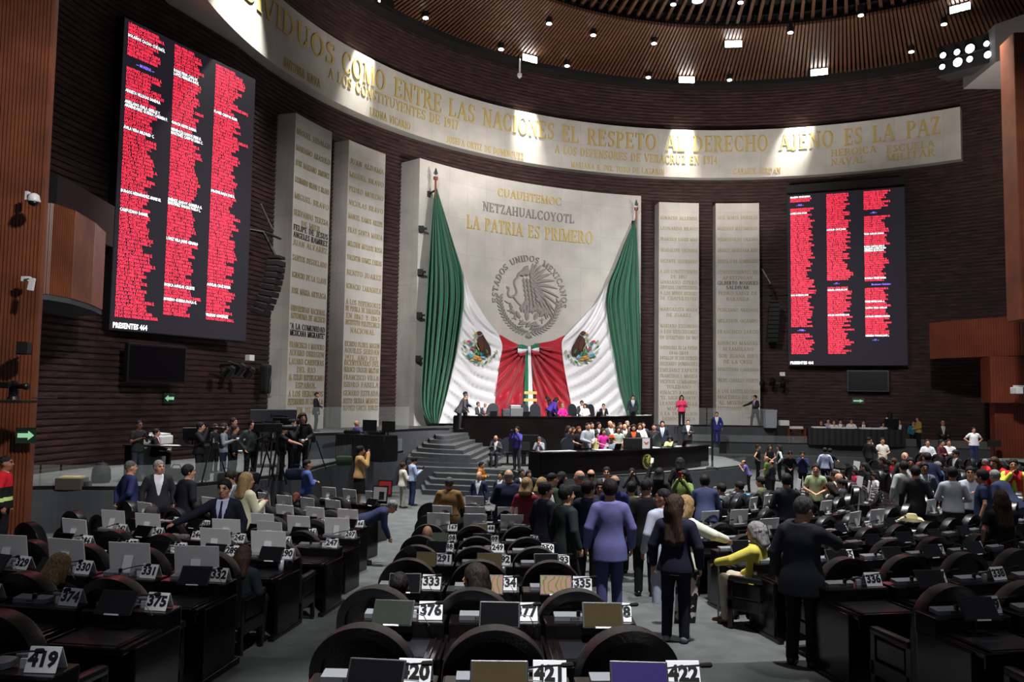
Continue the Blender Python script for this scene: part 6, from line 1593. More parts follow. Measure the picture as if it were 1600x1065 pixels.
# ---- beside the pillar and on the floor below the terrace
person(8, 711, 'R', 15.6, -70, 'person in a red and black jacket with a lime band by the slatted pillar', top='jacket', c=(24, 22, 26), legs=(20, 22, 30), hair='buzz', skin='d')
mb = MB(); _p = LAST['tp']; mb.lathe([(.196, -.02), (.196, .05)], (0, 0, 0), 20); mb.v = [Vector((v.x, v.y * .72, v.z)) for v in mb.v]
# coloured yoke and band are parts of that jacket
_r = SC.objects['person']
for o_ in [o for o in _r.children if o.name.startswith('jacket')]:
    o_.data.materials.append(cloth_mat((196, 30, 42))); o_.data.materials.append(mat('lime_band', srgb(190, 220, 130), .5))
    for p in o_.data.polygons:
        z = p.center.z / LAST['s']
        if z > 1.22: p.material_index = 1
        elif .98 < z < 1.04: p.material_index = 2
person(204, 708, 'R', 18.2, -45, 'person in a blue suit with hands clasped behind the back below the terrace', arms='back', c=(34, 40, 78), legs=(24, 26, 44), hair='buzz', hc='salt', fat=1.15)
person(249, 711, 'R', 18.0, -150, 'grey-haired person in an open dark suit and white shirt below the terrace', c=(40, 40, 44), hair='part', hc='grey', fat=1.15, yaw=-25)
person(294, 717, 'R', 17.2, -40, 'person in a dark navy suit seen from behind next to the grey-haired man', c=(26, 28, 38), hair='short', fat=1.2, yaw=15)
person(352, 748, 'R', 14.0, 178, 'person in glasses and dark suit with navy tie facing out among grey placards', arms='side', arms2='down', c=(28, 31, 44), tie=(26, 30, 60), inner=(190, 196, 220), glasses=True, fat=1.12)
person(364, 722, 'R', 17.6, 160, 'seated person in a light grey-blue jacket looking down under the terrace wall', pose='sit', arms='lap', c=(110, 122, 140), seat_h=.85, nod=25)
person(385, 731, 'R', 16.0, -40, 'person with long blond hair in a cream blouse holding up a phone', arms='phone', top='blouse', c=(216, 210, 180), hair='long', hc='blond', legs=BLK, yaw=15)
phone('phone held by the person in the cream blouse', M_STEEL)
person(480, 717, 'R', 22.3, -60, 'person in a blue sweater with crossed arms leaning by the terrace wall', arms='cross', top='sweater', c=(72, 92, 150), legs=(40, 48, 70), hair='buzz')
person(563, 696, 'R', 26.5, -70, 'person in a tan jacket and long black skirt raising a phone by the terrace wall', arms='cam', top='jacket', c=(176, 140, 88), inner=(30, 28, 28), legs=BLK, skirt=True, hair='bun')
person(571, 757, 'R', 17.8, -80, 'grey-haired person in a navy suit bending low over a desk', arms='hang', lean=68, c=(36, 42, 70), legs=(26, 28, 42), hair='part', hc='grey', H=1.75)
person(630, 722, 'R', 26.6, -60, 'person in a cream zip jacket with crossed arms at the foot of the dais stairs', arms='cross', top='jacket', c=(206, 200, 184), inner=(200, 196, 186), legs=(170, 166, 152), hair='bun', hc='brown')
person(645, 713, 'R', 27.2, -60, 'person in a pale blue shirt and jeans reading a phone at the dais stairs', arms='phone', top='shirt', c=(160, 174, 208), legs=(48, 62, 100), nod=25)
phone('phone of the person in the pale blue shirt')
for u, v, c, hc, hr, lab in ((313, 784, BLK, 'dark', 'short', 'seated person in black with glasses half hidden by placards'), (393, 803, GRY, 'grey', 'short', 'grey-haired seated person behind a placard'), (448, 800, BLK, 'dark', 'bob', 'dark-haired seated person with a bob near plate 247'),
                             (458, 769, BLK, 'red', 'bob', 'reddish-haired seated person bowed over a front desk'), (86, 864, BLK, 'blond', 'bob', 'blond-topped seated person near plate 374'), (398, 852, (34, 44, 46), 'ombre', 'long', 'seated person in dark green looking at a phone beside the aisle'),
                             (548, 800, BLK, 'black', 'short', 'seated person in black at the aisle end near plate 166'), (225, 790, DGR, 'salt', 'short', 'grey-topped seated person behind the tall placards')):
    person(u, v, 'S', None, 0, lab, pose='sit', arms='lap', top='suit' if hr == 'short' else 'blouse', c=c, hc=hc, hair=hr, nod=18)
# ---- terrace: photographers and camera crews
person(217, 656, 'T', 21.8, -120, 'photographer in a black vest with green straps holding a camera by the brick wall', arms='phone', top='tee', c=(30, 34, 32), legs=(48, 52, 66), hair='buzz', skin='k', glasses=True)
photo_camera('compact camera held by the photographer with green straps')
person(244, 669, 'T', 22.6, -75, 'seated person in black suit and red tie working at the terrace table', pose='sit', arms='desk', c=(22, 22, 26), tie=(190, 40, 50), seat_h=.62)
person(313, 659, 'T', 21.6, -85, 'photographer in black aiming a long camera lens along the terrace', arms='cam', top='jacket', c=(26, 26, 29), inner=(26, 26, 28), legs=(32, 32, 36), hair='short')
photo_camera('black camera with a long lens aimed along the terrace', length=.42)
person(336, 668, 'T', 24.5, -120, 'person in dark clothes half hidden behind the long-lens photographer', arms='front', top='blouse', c=(30, 30, 34), hair='long', hc='dark', legs=BLK)
person(350, 661, 'T', 22.0, -80, 'photographer with pale grey sleeves and a white lens on the terrace', arms='phone', top='shirt', c=(120, 124, 130), legs=(34, 38, 60), hair='bob', hc='dark')
photo_camera('camera with a white lens held by the grey-sleeved photographer', white=True, length=.34)
person(365, 652, 'T', 24.2, -110, 'tall person standing behind the photographers with a badge', arms='front', top='shirt', c=(34, 34, 38), hair='bun', hc='dark')
person(367, 663, 'T', 22.6, -85, 'photographer with an orange badge lowering a white-barrelled lens', arms='down', top='shirt', c=(30, 30, 36), legs=(28, 30, 44), hair='bun', hc='brown')
photo_camera('lowered camera with a white barrel beside the orange badge', white=True, length=.32, up=-.05)
person(393, 656, 'T', 22.2, -140, 'person in a dark green sweatshirt with hands in pockets on the terrace', arms='pocket', top='sweater', c=(46, 54, 54), legs=(30, 32, 34), hair='short', fat=1.1)
person(440, 652, 'T', 24.0, -60, 'camera operator in dark clothes behind a shoulder video camera', arms='cam', top='shirt', c=(28, 30, 38), hair='buzz', legs=BLK)
person(442, 664, 'T', 22.4, -75, 'camera operator with a grey cap at the tripod video camera', arms='grip', top='tee', c=(26, 26, 30), legs=BLK, hair='short', extra=hat('cap', (90, 88, 84)))
person(458, 654, 'T', 23.0, -100, 'photographer in black covering the face with a camera', arms='cam', top='shirt', c=(28, 28, 30), legs=BLK, hair='buzz')
photo_camera('black camera in front of a photographer\'s face', length=.2)
person(473, 645, 'T', 23.4, -150, 'long-haired person in a black sweater with a camera at the hip', arms='down', arms2='front', top='sweater', c=(26, 26, 28), legs=(28, 28, 32), hair='curly', hc='dark')
photo_camera('camera with a pale lens hanging at the long-haired person\'s hip', white=True, length=.3)
person(495, 612, 'U', 33.2, -80, 'guard in a black suit standing on the upper platform before the twin tablets', arms='down', arms2='front', c=(24, 24, 28), legs=(22, 22, 24), hair='buzz')
person(557, 656, 'T', 30.2, -60, 'bald person in a blue suit at the monitors on the terrace end', pose='sit', arms='desk', c=(52, 56, 118), hair='none', seat_h=.6)
person(573, 655, 'T', 31.0, -110, 'person in a dark suit behind a monitor on the terrace end', pose='sit', arms='desk', c=(32, 33, 38), hair='buzz', seat_h=.65)
# ---- presidium
person(718, 627, 'U', 37.2, -70, 'bald person in a grey suit leaning on the end of the presidium desk', arms='desk', lean=28, c=(74, 74, 76), legs=(40, 40, 44), hair='buzz', hc='salt', H=1.72)
person(727, 613, 'U', 38.6, -70, 'person in a dark suit standing behind the end of the presidium desk', arms='front', c=(38, 38, 52), hair='short', H=1.74)
for u, v, o_, hd, lab, kw in ((747, 627, 1.4, -120, 'seated person in a dark grey suit at the presidium, near its stair end', dict(c=(60, 60, 64), hc='salt')), (758, 629, 1.9, 180, 'bald person in grey suit and crimson tie at the presidium', dict(c=(70, 74, 82), hair='none', tie=(200, 40, 80))),
                              (879, 631, 1.4, 180, 'blond person in a magenta jacket seated at the presidium', dict(top='blouse', c=(196, 40, 140), hair='bob', hc='blond')), (909, 625, 2.2, 180, 'seated person partly hidden behind the person in white at the presidium', dict(c=(60, 60, 66))),
                              (914, 630, 1.3, 170, 'person with long dark hair in a white jacket speaking at the presidium', dict(top='blouse', c=(222, 220, 216), hair='long', hc='dark')), (943, 630, 1.4, 180, 'person in navy suit and yellow tie drinking at the presidium', dict(c=(32, 36, 56), tie=(200, 190, 90), arms='chin'))):
    kw.setdefault('arms', 'desk'); person(u, v, ('pres', o_), None, hd, lab, pose='sit', **kw)
person(858, 628, ('pres', 1.6), None, -70, 'person in a violet jacket bending over beside the magenta jacket', arms='desk', lean=42, top='jacket', c=(70, 50, 150), inner=(60, 50, 110), hair='bob', hc='dark', H=1.68)
person(866, 626, ('pres', 2.3), None, 80, 'person in a dark wine red top bending toward the violet jacket', arms='desk', lean=36, top='blouse', c=(70, 22, 34), hair='bob', hc='dark', H=1.68)
person(989, 617, ('pres', 1.6), None, 175, 'person in dark suit and green tie standing at the far end of the presidium', arms='down', c=(42, 46, 56), tie=(70, 130, 120))
person(1065, 617, 'U', 45.0, 175, 'person in a pink jacket standing on the platform before a stone tablet', arms='phone', top='jacket', c=(222, 64, 104), inner=(220, 200, 200), hair='long', hc='dark', legs=BLK)
person(1180, 617, 'U', 47.0, 120, 'guard in a dark suit leaning by the outer stone tablet', arms='side', arms2='front', c=(36, 36, 42), inner=(190, 180, 200), tie=(60, 30, 50), walk=.8)
# ---- below the presidium
person(775, 679, 'M', 32.6, 170, 'seated bald person in a grey suit looking at a phone below the presidium', pose='sit', arms='phone', c=(72, 72, 76), legs=(50, 50, 54), hair='none', nod=25)
phone('phone of the seated bald person below the presidium')
person(808, 685, 'M', 31.2, 150, 'photographer in a purple shirt aiming a camera below the presidium', arms='cam', top='shirt', c=(76, 68, 150), legs=(60, 60, 66), hair='short', H=1.66)
photo_camera('black camera aimed by the photographer in purple')
person(843, 682, 'M', 32.8, 165, 'seated person in a light grey jacket hunched beside the crest desk', pose='sit', arms='chin', c=(140, 142, 148), legs=(48, 44, 80), hair='part', hc='salt', nod=20)
# ---- the group behind the crest desk
RG = [(888, 665, 2.2, -120, 'person with long dark hair in black holding a red card behind the crest desk', dict(top='blouse', c=BLK, hair='long', hc='dark', arms='phone')),
      (895, 667, 3.0, -130, 'person partly hidden behind the red card holder', dict(top='blouse', c=(40, 30, 30), hair='bob', hc='brown')),
      (904, 666, 1.8, -150, 'person with reddish short hair in a black dress behind the crest desk', dict(top='dress', c=BLK, hair='bob', hc='red', arms='front')),
      (918, 660, 1.4, -150, 'tall person in a light grey jacket with folded hands behind the crest desk', dict(top='jacket', c=(150, 154, 162), inner=(180, 186, 200), hair='buzz', arms='front', legs=(40, 40, 46))),
      (924, 659, 2.6, -150, 'person looking over the shoulder of the light grey jacket', dict(c=(40, 42, 48), hair='buzz')),
      (935, 659, 2.8, -140, 'person in a charcoal suit in the second line behind the crest desk', dict(c=(56, 58, 62))),
      (933, 676, 1.9, -160, 'person in a pale yellow top beside the magenta blouse', dict(top='blouse', c=(200, 196, 140), hair='bob', hc='dark')),
      (942, 669, 1.3, -150, 'person with long dark hair in a magenta blouse behind the crest desk', dict(top='tee', c=(204, 50, 150), hair='long', hc='dark', arms='front')),
      (953, 657, 2.4, -150, 'broad person in a grey tweed suit at the centre of the group', dict(c=(84, 82, 80), hair='ring', hc='brown', fat=1.25)),
      (958, 660, 3.2, 180, 'person peering from behind the grey tweed suit', dict(c=(60, 60, 66), hair='part', hc='brown')),
      (966, 666, 1.7, -170, 'person with long hair in a mint green dress behind the crest desk', dict(top='dress', c=(160, 180, 168), hair='long', hc='dark', arms='front')),
      (969, 660, 2.8, -170, 'person with dark wavy hair behind the mint dress', dict(top='blouse', c=(90, 80, 84), hair='long', hc='dark')),
      (976, 662, 2.6, -170, 'bald person in the second line near the lectern', dict(c=(50, 52, 58), hair='none')),
      (980, 657, 3.4, 180, 'grey-haired person at the very back of the group', dict(c=(60, 62, 66), hair='part', hc='grey')),
      (983, 664, 2.0, -170, 'person in a beige sleeveless top beside the lectern', dict(top='sleeveless', c=(180, 160, 140), hair='bun', hc='dark')),
      (990, 663, 1.25, 175, 'speaker with short curly hair in black and orange at the lectern', dict(top='jacket', extra='open', c=BLK, inner=(196, 84, 40), hair='curly', hc='black', arms='desk', fat=1.15)),
      (1000, 661, 1.7, 170, 'person in a white jacket behind the lectern', dict(top='jacket', c=(216, 214, 210), inner=(214, 212, 210), hair='bob', hc='brown', arms='front')),
      (1005, 659, 2.6, 170, 'person in a dark suit looking past the white jacket', dict(c=(50, 50, 56), hair='buzz')),
      (1022, 662, 1.7, 170, 'heavy person in a black shirt behind the crest desk', dict(top='shirt', c=(34, 34, 38), hair='buzz', fat=1.3, arms='down')),
      (1035, 657, 2.3, 170, 'person in navy suit and pale blue tie at the end of the group', dict(c=(34, 38, 52), tie=(130, 160, 190)))]
for u, v, o_, hd, lab, kw in RG:
    kw.setdefault('arms', 'down'); person(u, v, ('ros', o_), None, hd, lab, **kw)
person(956, 679, ('ros', 1.0), None, 165, 'seated person in an orange hat and pale blue shirt behind the crest desk', pose='sit', arms='desk', top='shirt', c=(150, 164, 184), extra=hat('brim', (226, 92, 30)), hair='short')
person(1047, 680, ('ros', 1.15), None, 165, 'seated person in a pale lime jacket writing at the end of the crest desk', pose='sit', arms='desk', top='jacket', c=(206, 214, 150), inner=(206, 214, 150), hair='curly', hc='black', nod=25)
person(1075, 655, 'M', 40.5, 170, 'person in a dark jacket with a hand on the chest beyond the crest desk', arms='cross', arms2='front', c=(40, 42, 48), hair='buzz', H=1.78)
person(1120, 653, 'T', 43.8, 165, 'person in a bright blue suit standing alone beside the far stairs', arms='down', c=(40, 44, 110), legs=(36, 40, 100), inner=WHT, tie=(190, 190, 196), hair='buzz', H=1.74)
# ---- below and on the far terrace
for u, v, Y, hd, lab, kw in ((1184, 694, 37.5, -120, 'person in a black sleeveless dress standing by the far terrace wall, nearest the dais', dict(top='sleeveless', c=BLK, hair='bun', hc='dark', legs=BLK, arms='hip')),
                             (1203, 695, 37.8, 180, 'person with loose hair in a black sleeveless dress by the far terrace wall', dict(top='sleeveless', c=BLK, hair='long', hc='brown', legs=BLK, arms='front')),
                             (1218, 695, 37.2, 80, 'person in black waistcoat and white sleeves by the far terrace wall', dict(top='vest', c=BLK, hair='long', hc='dark', legs=BLK, arms='pocket')),
                             (1254, 705, 33.0, 160, 'person in a navy jacket reading a phone below the far terrace', dict(top='jacket', c=(42, 48, 84), inner=(60, 64, 90), arms='chin')),
                             (1289, 699, 34.0, -20, 'person in a pale blue shirt seen from behind below the far terrace', dict(top='shirt', c=(188, 198, 226), legs=BLK, arms='down')),
                             (1297, 700, 35.2, -30, 'person in black partly hidden by the pale blue shirt', dict(top='tee', c=BLK, arms='hip')),
                             (1170, 724, 32.6, 70, 'crouching photographer in a violet polo shirt at the dais rim', dict(top='polo', c=(100, 92, 150), hair='ring', arms='cam', lean=25, H=1.3)),
                             (1198, 722, 32.2, 60, 'bald person in a dark green shirt clapping near the dais rim', dict(top='polo', c=(90, 130, 50), hair='none', arms='front', H=1.45)),
                             (1206, 730, 30.2, 40, 'balding person in black seen from behind near the dais rim', dict(top='shirt', c=(26, 26, 28), hair='ring', arms='front', H=1.45)),
                             (1233, 717, 32.4, 170, 'person in a black shirt bending at the front benches', dict(top='shirt', c=BLK, arms='front', lean=20, H=1.6))):
    person(u, v, 'R', Y, hd, lab, **kw)
TTL = [(1283, 655, 46.0, 'dark-haired person in black at the end of the side table', dict(top='blouse', c=BLK, hair='long', hc='dark')), (1294, 653, 46.8, 'person in a violet-trimmed shirt at the side table', dict(top='shirt', c=(150, 140, 180))),
       (1303, 655, 45.8, 'person in a white blouse touching the face at the side table', dict(top='blouse', c=WHT, hair='bob', hc='brown', arms='chin')), (1313, 654, 46.6, 'person in a grey jacket at the side table', dict(c=(84, 86, 90))),
       (1330, 653, 46.4, 'person in a white shirt with papers at the side table', dict(top='shirt', c=WHT)), (1349, 655, 46.0, 'person in a black suit and tie at the side table', dict(c=BLK, tie=(120, 40, 40))),
       (1380, 659, 45.6, 'person in a white shirt leaning low at the side table', dict(top='shirt', c=WHT, hair='bob', hc='dark')), (1405, 654, 45.0, 'person behind the black monitor at the side table', dict(c=DGR)),
       (1427, 656, 44.6, 'person with brown hair in teal behind the side table', dict(top='blouse', c=(40, 110, 130), hair='bob', hc='brown')), (1473, 656, 43.6, 'bald person in a dark suit seated beyond the side table', dict(c=(44, 44, 48), hair='none', inner=(214, 208, 190)))]
for u, v, Y, lab, kw in TTL:
    kw.setdefault('arms', 'desk'); person(u, v, 'T', Y, 165, lab, pose='sit', **kw)
person(1390, 643, 'T', 46.2, 10, 'person with long black hair, dark waistcoat and white sleeves standing at the side table', top='vest', c=(34, 36, 56), hair='long', hc='black', legs=(30, 32, 50), arms='front')
person(1435, 660, 'T', 43.4, 90, 'person in a mustard jacket standing at the end of the side table', top='jacket', c=(170, 140, 74), inner=(60, 80, 90), hair='bob', hc='brown', legs=BLK, arms='front', H=1.66)
for u, v, Y, hd, lab, kw in ((1357.7, 678, 38.6, -70, 'bald person in black with a hand at the mouth below the side table', dict(top='sweater', c=(26, 26, 28), hair='buzz', arms='chin', arms2='down')),
                             (1378.5, 683.5, 38.8, 170, 'person in a white top and brown trousers below the side table', dict(top='tee', c=(224, 220, 206), legs=(70, 50, 36), hair='bun', hc='dark', arms='front')),
                             (1449, 678.5, 37.0, 160, 'person in white shirt and jeans leaning by the far terrace wall', dict(top='shirt', c=(216, 216, 220), legs=(70, 84, 130), hair='bun', hc='dark', arms='front')),
                             (1470, 674, 37.0, -150, 'person in a maroon shirt with crossed arms by the far terrace wall', dict(top='shirt', c=(74, 28, 36), arms='cross', legs=BLK)),
                             (1482, 674, 37.4, 160, 'person in a white blouse with crossed arms by the maroon shirt', dict(top='blouse', c=(218, 216, 214), arms='cross', hair='bun', hc='dark', legs=BLK)),
                             (1521, 667, 36.2, 170, 'heavy person in white tee shirt and jeans at the end of the far terrace wall', dict(top='tee', c=(222, 222, 224), legs=(44, 54, 96), fat=1.25, arms='hip', hair='short'))):
    person(u, v, 'R', Y, hd, lab, H=None, **kw)
# ---- the crowd in the aisle before the dais
AIS = [(702, 745, 18.2, 0, 'broad person in a camel jacket seen from behind among the front desks', dict(top='coat', c=(122, 92, 52), inner=(70, 66, 62), legs=(100, 76, 44), hair='part', hc='salt', fat=1.3, arms='front')),
       (795, 733, 18.4, 10, 'balding person in a dark blue jacket seen from behind among the front desks', dict(top='coat', c=(26, 29, 54), hair='ring', hc='grey', fat=1.35, arms='front')),
       (752, 724, 27.5, -110, 'person in an orange-brown jacket with crossed arms near the dais steps', dict(top='jacket', c=(164, 104, 40), arms='cross')),
       (749, 736, 22.8, 160, 'bald person in a navy suit facing back from the front desks', dict(c=(34, 40, 66), hair='none')),
       (783, 736, 23.5, 150, 'dark-haired person half hidden behind the dark blue jacket', dict(c=DGR)),
       (814.5, 732, 23.6, -150, 'person in glasses and dark suit turned back toward the benches', dict(c=(34, 34, 40), glasses=True, skin='d')),
       (826, 736, 24.6, -160, 'dark-haired person in black near the crest desk', dict(top='blouse', c=BLK, hair='bob', hc='dark')),
       (823, 746, 16.6, -20, 'blond person in a floral dress in the aisle', dict(top='dress', c=(120, 40, 50), hair='bob', hc='blond', skirt=True, legs=(110, 44, 54))),
       (846.6, 746, 17.6, -30, 'blond person in a white top next to the floral dress', dict(top='blouse', c=(214, 212, 208), hair='bob', hc='blond')),
       (851.5, 753, 14.6, -50, 'smiling person in a navy suit in the aisle', dict(c=(36, 38, 52), yaw=25, arms='down')),
       (862.5, 734, 17.8, -60, 'person in a dark green padded jacket in the aisle', dict(top='jacket', c=(46, 60, 44), inner=(200, 200, 200), hair='buzz', fat=1.15)),
       (877.6, 737, 20.6, -80, 'dark-haired person in black beyond the green padded jacket', dict(top='blouse', c=BLK, hair='bob', hc='black')),
       (884, 758, 13.4, -60, 'person in a dark green suit with white collar walking in the aisle', dict(c=(34, 42, 42), walk=.6, yaw=10)),
       (905, 724, 18.6, -10, 'tall grey-haired person with a hand at the chin in the crowd', dict(c=(40, 40, 48), hair='ring', hc='grey', arms='chin', yaw=-60)),
       (919, 739, 15.2, -25, 'person in a navy sweater jacket in the middle of the crowd', dict(top='jacket', c=(28, 34, 56), inner=(30, 34, 50), yaw=30)),
       (923.6, 733, 19.8, 0, 'balding person in navy at the back of the crowd', dict(c=(32, 34, 50), hair='ring', hc='dark')),
       (938, 751, 17.0, 170, 'person in glasses facing the rear benches beside the lavender suit', dict(c=(70, 50, 60), glasses=True)),
       (948, 729, 21.5, 170, 'person facing back between two bald heads', dict(c=(60, 60, 64))),
       (953.6, 740, 11.9, 3, 'tall person in a lavender blue suit seen from behind in the aisle', dict(c=(98, 98, 146), legs=(72, 72, 118), walk=.25, shoes=(40, 26, 20))),
       (960, 727, 16.4, -15, 'balding person in a royal blue suit beyond the lavender suit', dict(c=(38, 42, 88), hair='ring', hc='dark', yaw=-30)),
       (986.5, 752, 16.4, -10, 'person in a yellow-green top seen from behind in the crowd', dict(top='blouse', c=(176, 176, 120))),
       (987.4, 731, 23.5, 180, 'photographer facing the rear benches in front of the crest desk', dict(top='shirt', c=(34, 34, 40), arms='cam')),
       (1009, 747, 14.4, -5, 'person in a black suit seen from behind beside the lavender suit', dict(c=(30, 30, 33), hair='buzz', legs=(26, 26, 28))),
       (1030, 731, 20.5, -20, 'dark-haired person holding a phone high before the gold crest', dict(c=BLK, hair='bob', hc='black', top='blouse', arms='down', arms2='raise')),
       (1037, 737, 13.0, 22, 'tall person in a pale grey-blue suit turned sideways in the crowd', dict(c=(164, 170, 184), legs=(150, 156, 170), hair='buzz', skin='d', yaw=-40)),
       (1062.6, 715, 24.6, -5, 'dark-haired person in black before the crest desk end', dict(top='blouse', c=BLK, hair='curly', hc='black')),
       (1068, 735, 21.4, 150, 'person in a light green top lifting a red phone', dict(top='blouse', c=(112, 132, 72), hair='curly', hc='black', skin='d', arms='cam')),
       (1056, 773, 10.3, -20, 'person with long ombre hair in a navy trouser suit standing in the aisle', dict(top='jacket', c=(30, 30, 48), inner=(30, 30, 48), legs=(26, 26, 42), hair='vlong', hc='ombre', yaw=45, shoes=(110, 112, 116), arms='down')),
       (1071, 774, 11.3, -60, 'person in white jacket and black-and-white print trousers leaning to a desk', dict(top='jacket', c=(216, 216, 200), inner=(216, 216, 200), legs=(150, 148, 142), hair='bob', hc='blond', arms='reach', arms2='down')),
       (1103, 738, 17.4, -10, 'person in a navy suit stooping over a desk near the aisle', dict(c=(46, 52, 82), arms='hang', lean=32)),
       (1252, 775, 8.75, -38, 'grey-haired person in a charcoal suit standing at a desk, reaching to its top', dict(c=(46, 48, 52), legs=(24, 24, 27), hair='part', hc='salt', arms='reach', arms2='down', yaw=20, nod=18, fat=1.12, inner=(190, 196, 210)))]
for u, v, Y, hd, lab, kw in AIS:
    kw.setdefault('arms', 'down'); person(u, v, 'R', Y, hd, lab, **kw)
    if 'red phone' in lab: phone('red phone lifted by the person in light green', mat('red_phone', srgb(210, 40, 60), .4)); 
    if 'photographer facing' in lab: photo_camera('camera of the photographer facing back from the crest desk')
    if 'phone high' in lab: phone('white phone raised before the gold crest', M_WHITE, -1)
    if 'print trousers' in lab:
        t_ = [o for o in SC.objects if o.name.startswith('trousers')][-1]
        pm = D.materials.new('print_cloth'); pm.use_nodes = True; nt = pm.node_tree; tc = nt.nodes.new('ShaderNodeTexCoord'); n_ = nt.nodes.new('ShaderNodeTexNoise'); n_.inputs['Scale'].default_value = 9
        r_ = nt.nodes.new('ShaderNodeValToRGB'); r_.color_ramp.interpolation = 'CONSTANT'; r_.color_ramp.elements[0].color = (*srgb(24, 24, 24), 1); r_.color_ramp.elements[1].position = .5; r_.color_ramp.elements[1].color = (*srgb(196, 190, 178), 1)
        nt.links.new(tc.outputs['Object'], n_.inputs['Vector']); nt.links.new(n_.outputs['Fac'], r_.inputs[0]); nt.links.new(r_.outputs[0], nt.nodes['Principled BSDF'].inputs['Base Color'])
        t_.data.materials.clear(); t_.data.materials.append(pm)
# the lady in yellow with her quad cane
person(1182, 815, 'R', 11.0, 52, 'seated grey-haired person in a yellow jacket stretching an arm to a cane in the aisle', pose='sit', top='jacket', c=(206, 192, 84), inner=(206, 192, 84), legs=(186, 178, 154), hair='curly', hc='grey', arms='lap', arms2='grip', shoes=(110, 62, 36), seat_h=.5)
wp = last_world(LAST['J']['wr', -1]); zf = floor_z(wp.x, wp.y)
cane = empty('walking_cane', (wp.x, wp.y, zf), 0, 'silver four-footed walking cane held by the person in yellow', 'cane'); hz = wp.z - zf
mb = MB(); mb.tube([(-.1, 0, hz - .01), (.0, 0, hz), (.02, 0, hz - .06), (.02, 0, .12)], .012, 8); mb.build('shaft', M_STEEL, cane)
mb = MB(); mb.tube([(-.12, 0, hz - .005), (.03, 0, hz + .004)], .018, 8); mb.build('grip', M_BLACK, cane)
for sx in (-1, 1):
    for sy in (-1, 1):
        mb = MB(); mb.tube([(.02, 0, .14), (.02 + sx * .08, sy * .08, .06), (.02 + sx * .09, sy * .09, .0)], .008, 6); mb.build('leg', M_STEEL, cane)
# ---- seated in the central block
for u, v, lab, kw in ((735, 879, 'seated person with straight brown hair near plate 334', dict(hair='vlong', hc='dark', c=BLK, top='blouse', yaw=-60)), (640, 893, 'black-haired seated person behind the greenish tablet near plate 376', dict(hair='short', c=BLK)), (634, 852, 'black-haired seated person near plate 333', dict(hair='short', c=DGR)),
                      (668, 820, 'bald seated person near plate 208', dict(hair='none', c=DGR)), (790, 817, 'dark-haired seated person near plate 210', dict(hair='short', c=BLK))):
    person(u, v, 'S', None, 0, lab, pose='sit', arms='lap', **kw)
# ---- the broad block across the aisle
for u, v, Y, hd, lab, kw in ((1412, 711, 21.5, 5, 'person in a pale grey suit seen from behind in the broad block', dict(c=(168, 168, 166), legs=(150, 150, 148), hair='short')),
                             (1430, 714, 20.0, -20, 'person in a black suit seen from behind next to the pale grey suit', dict(c=(26, 26, 28), yaw=-20)),
                             (1443, 714, 21.4, 170, 'person in a mid grey suit and open shirt facing back', dict(c=(90, 94, 102), inner=(190, 194, 204), skin='d')),
                             (1488, 727, 18.2, -30, 'person in a pale grey shirt with a black shoulder strap', dict(top='shirt', c=(168, 172, 178), legs=DGR, arms='front')),
                             (1516, 728, 18.8, 150, 'person in a pale shirt holding a cup among three talkers', dict(top='shirt', c=(186, 192, 204), arms='phone', hair='part')),
                             (1535, 729, 17.6, 60, 'person in a navy polo shirt among three talkers', dict(top='polo', c=(34, 44, 74), fat=1.15, yaw=20)),
                             (1564, 766, 12.2, -5, 'person with long brown hair in a black blouse, hand to the head', dict(top='tee', c=(24, 22, 24), hair='vlong', hc='brown', fat=1.15, arms='chin', arms2='down')),
                             (1454, 707, 24.0, 0, 'person in a dark navy jacket leaning over the benches', dict(top='jacket', c=(32, 38, 64), inner=(32, 38, 64), lean=15)),
                             (1413.6, 706, 25.2, 170, 'bald person beyond the pale grey suit', dict(c=DGR, hair='none')),
                             (1422, 712, 23.2, 160, 'dark person behind the black suit', dict(c=BLK, skin='d')),
                             (1444, 707, 26.6, 170, 'person with brown hair beyond the mid grey suit', dict(top='blouse', c=(120, 60, 60), hair='bob', hc='brown')),
                             (1563, 698, 22.5, 120, 'person in a red jacket bending at the benches below the far balcony', dict(top='jacket', c=(206, 40, 46), inner=(206, 40, 46), hair='bob', hc='brown', lean=25)),
                             (1582.5, 688, 21.0, 150, 'person in a red jacket with lime sleeves standing below the far balcony', dict(top='jacket', c=(206, 48, 52), inner=(206, 48, 52), arms='chin', arms2='hip', fat=1.15)),
                             (1229, 737, 17.6, -5, 'person in a black shirt standing with back turned in the broad block', dict(top='shirt', c=(30, 34, 40), arms='front', legs=BLK)),
                             (1274.5, 724, 22.4, 160, 'person in a pale green vest over a pink shirt', dict(top='tee', c=(150, 160, 120), arms='front')),
                             (1581.6, 709, 19.4, 20, 'grey-haired person in navy bowed over a desk below the far balcony', dict(c=(40, 46, 72), hair='part', hc='grey', lean=40, arms='hang'))):
    kw.setdefault('arms', 'down'); H_ = kw.pop('H', None); person(u, v, 'R', Y, hd, lab, H=H_, **kw)
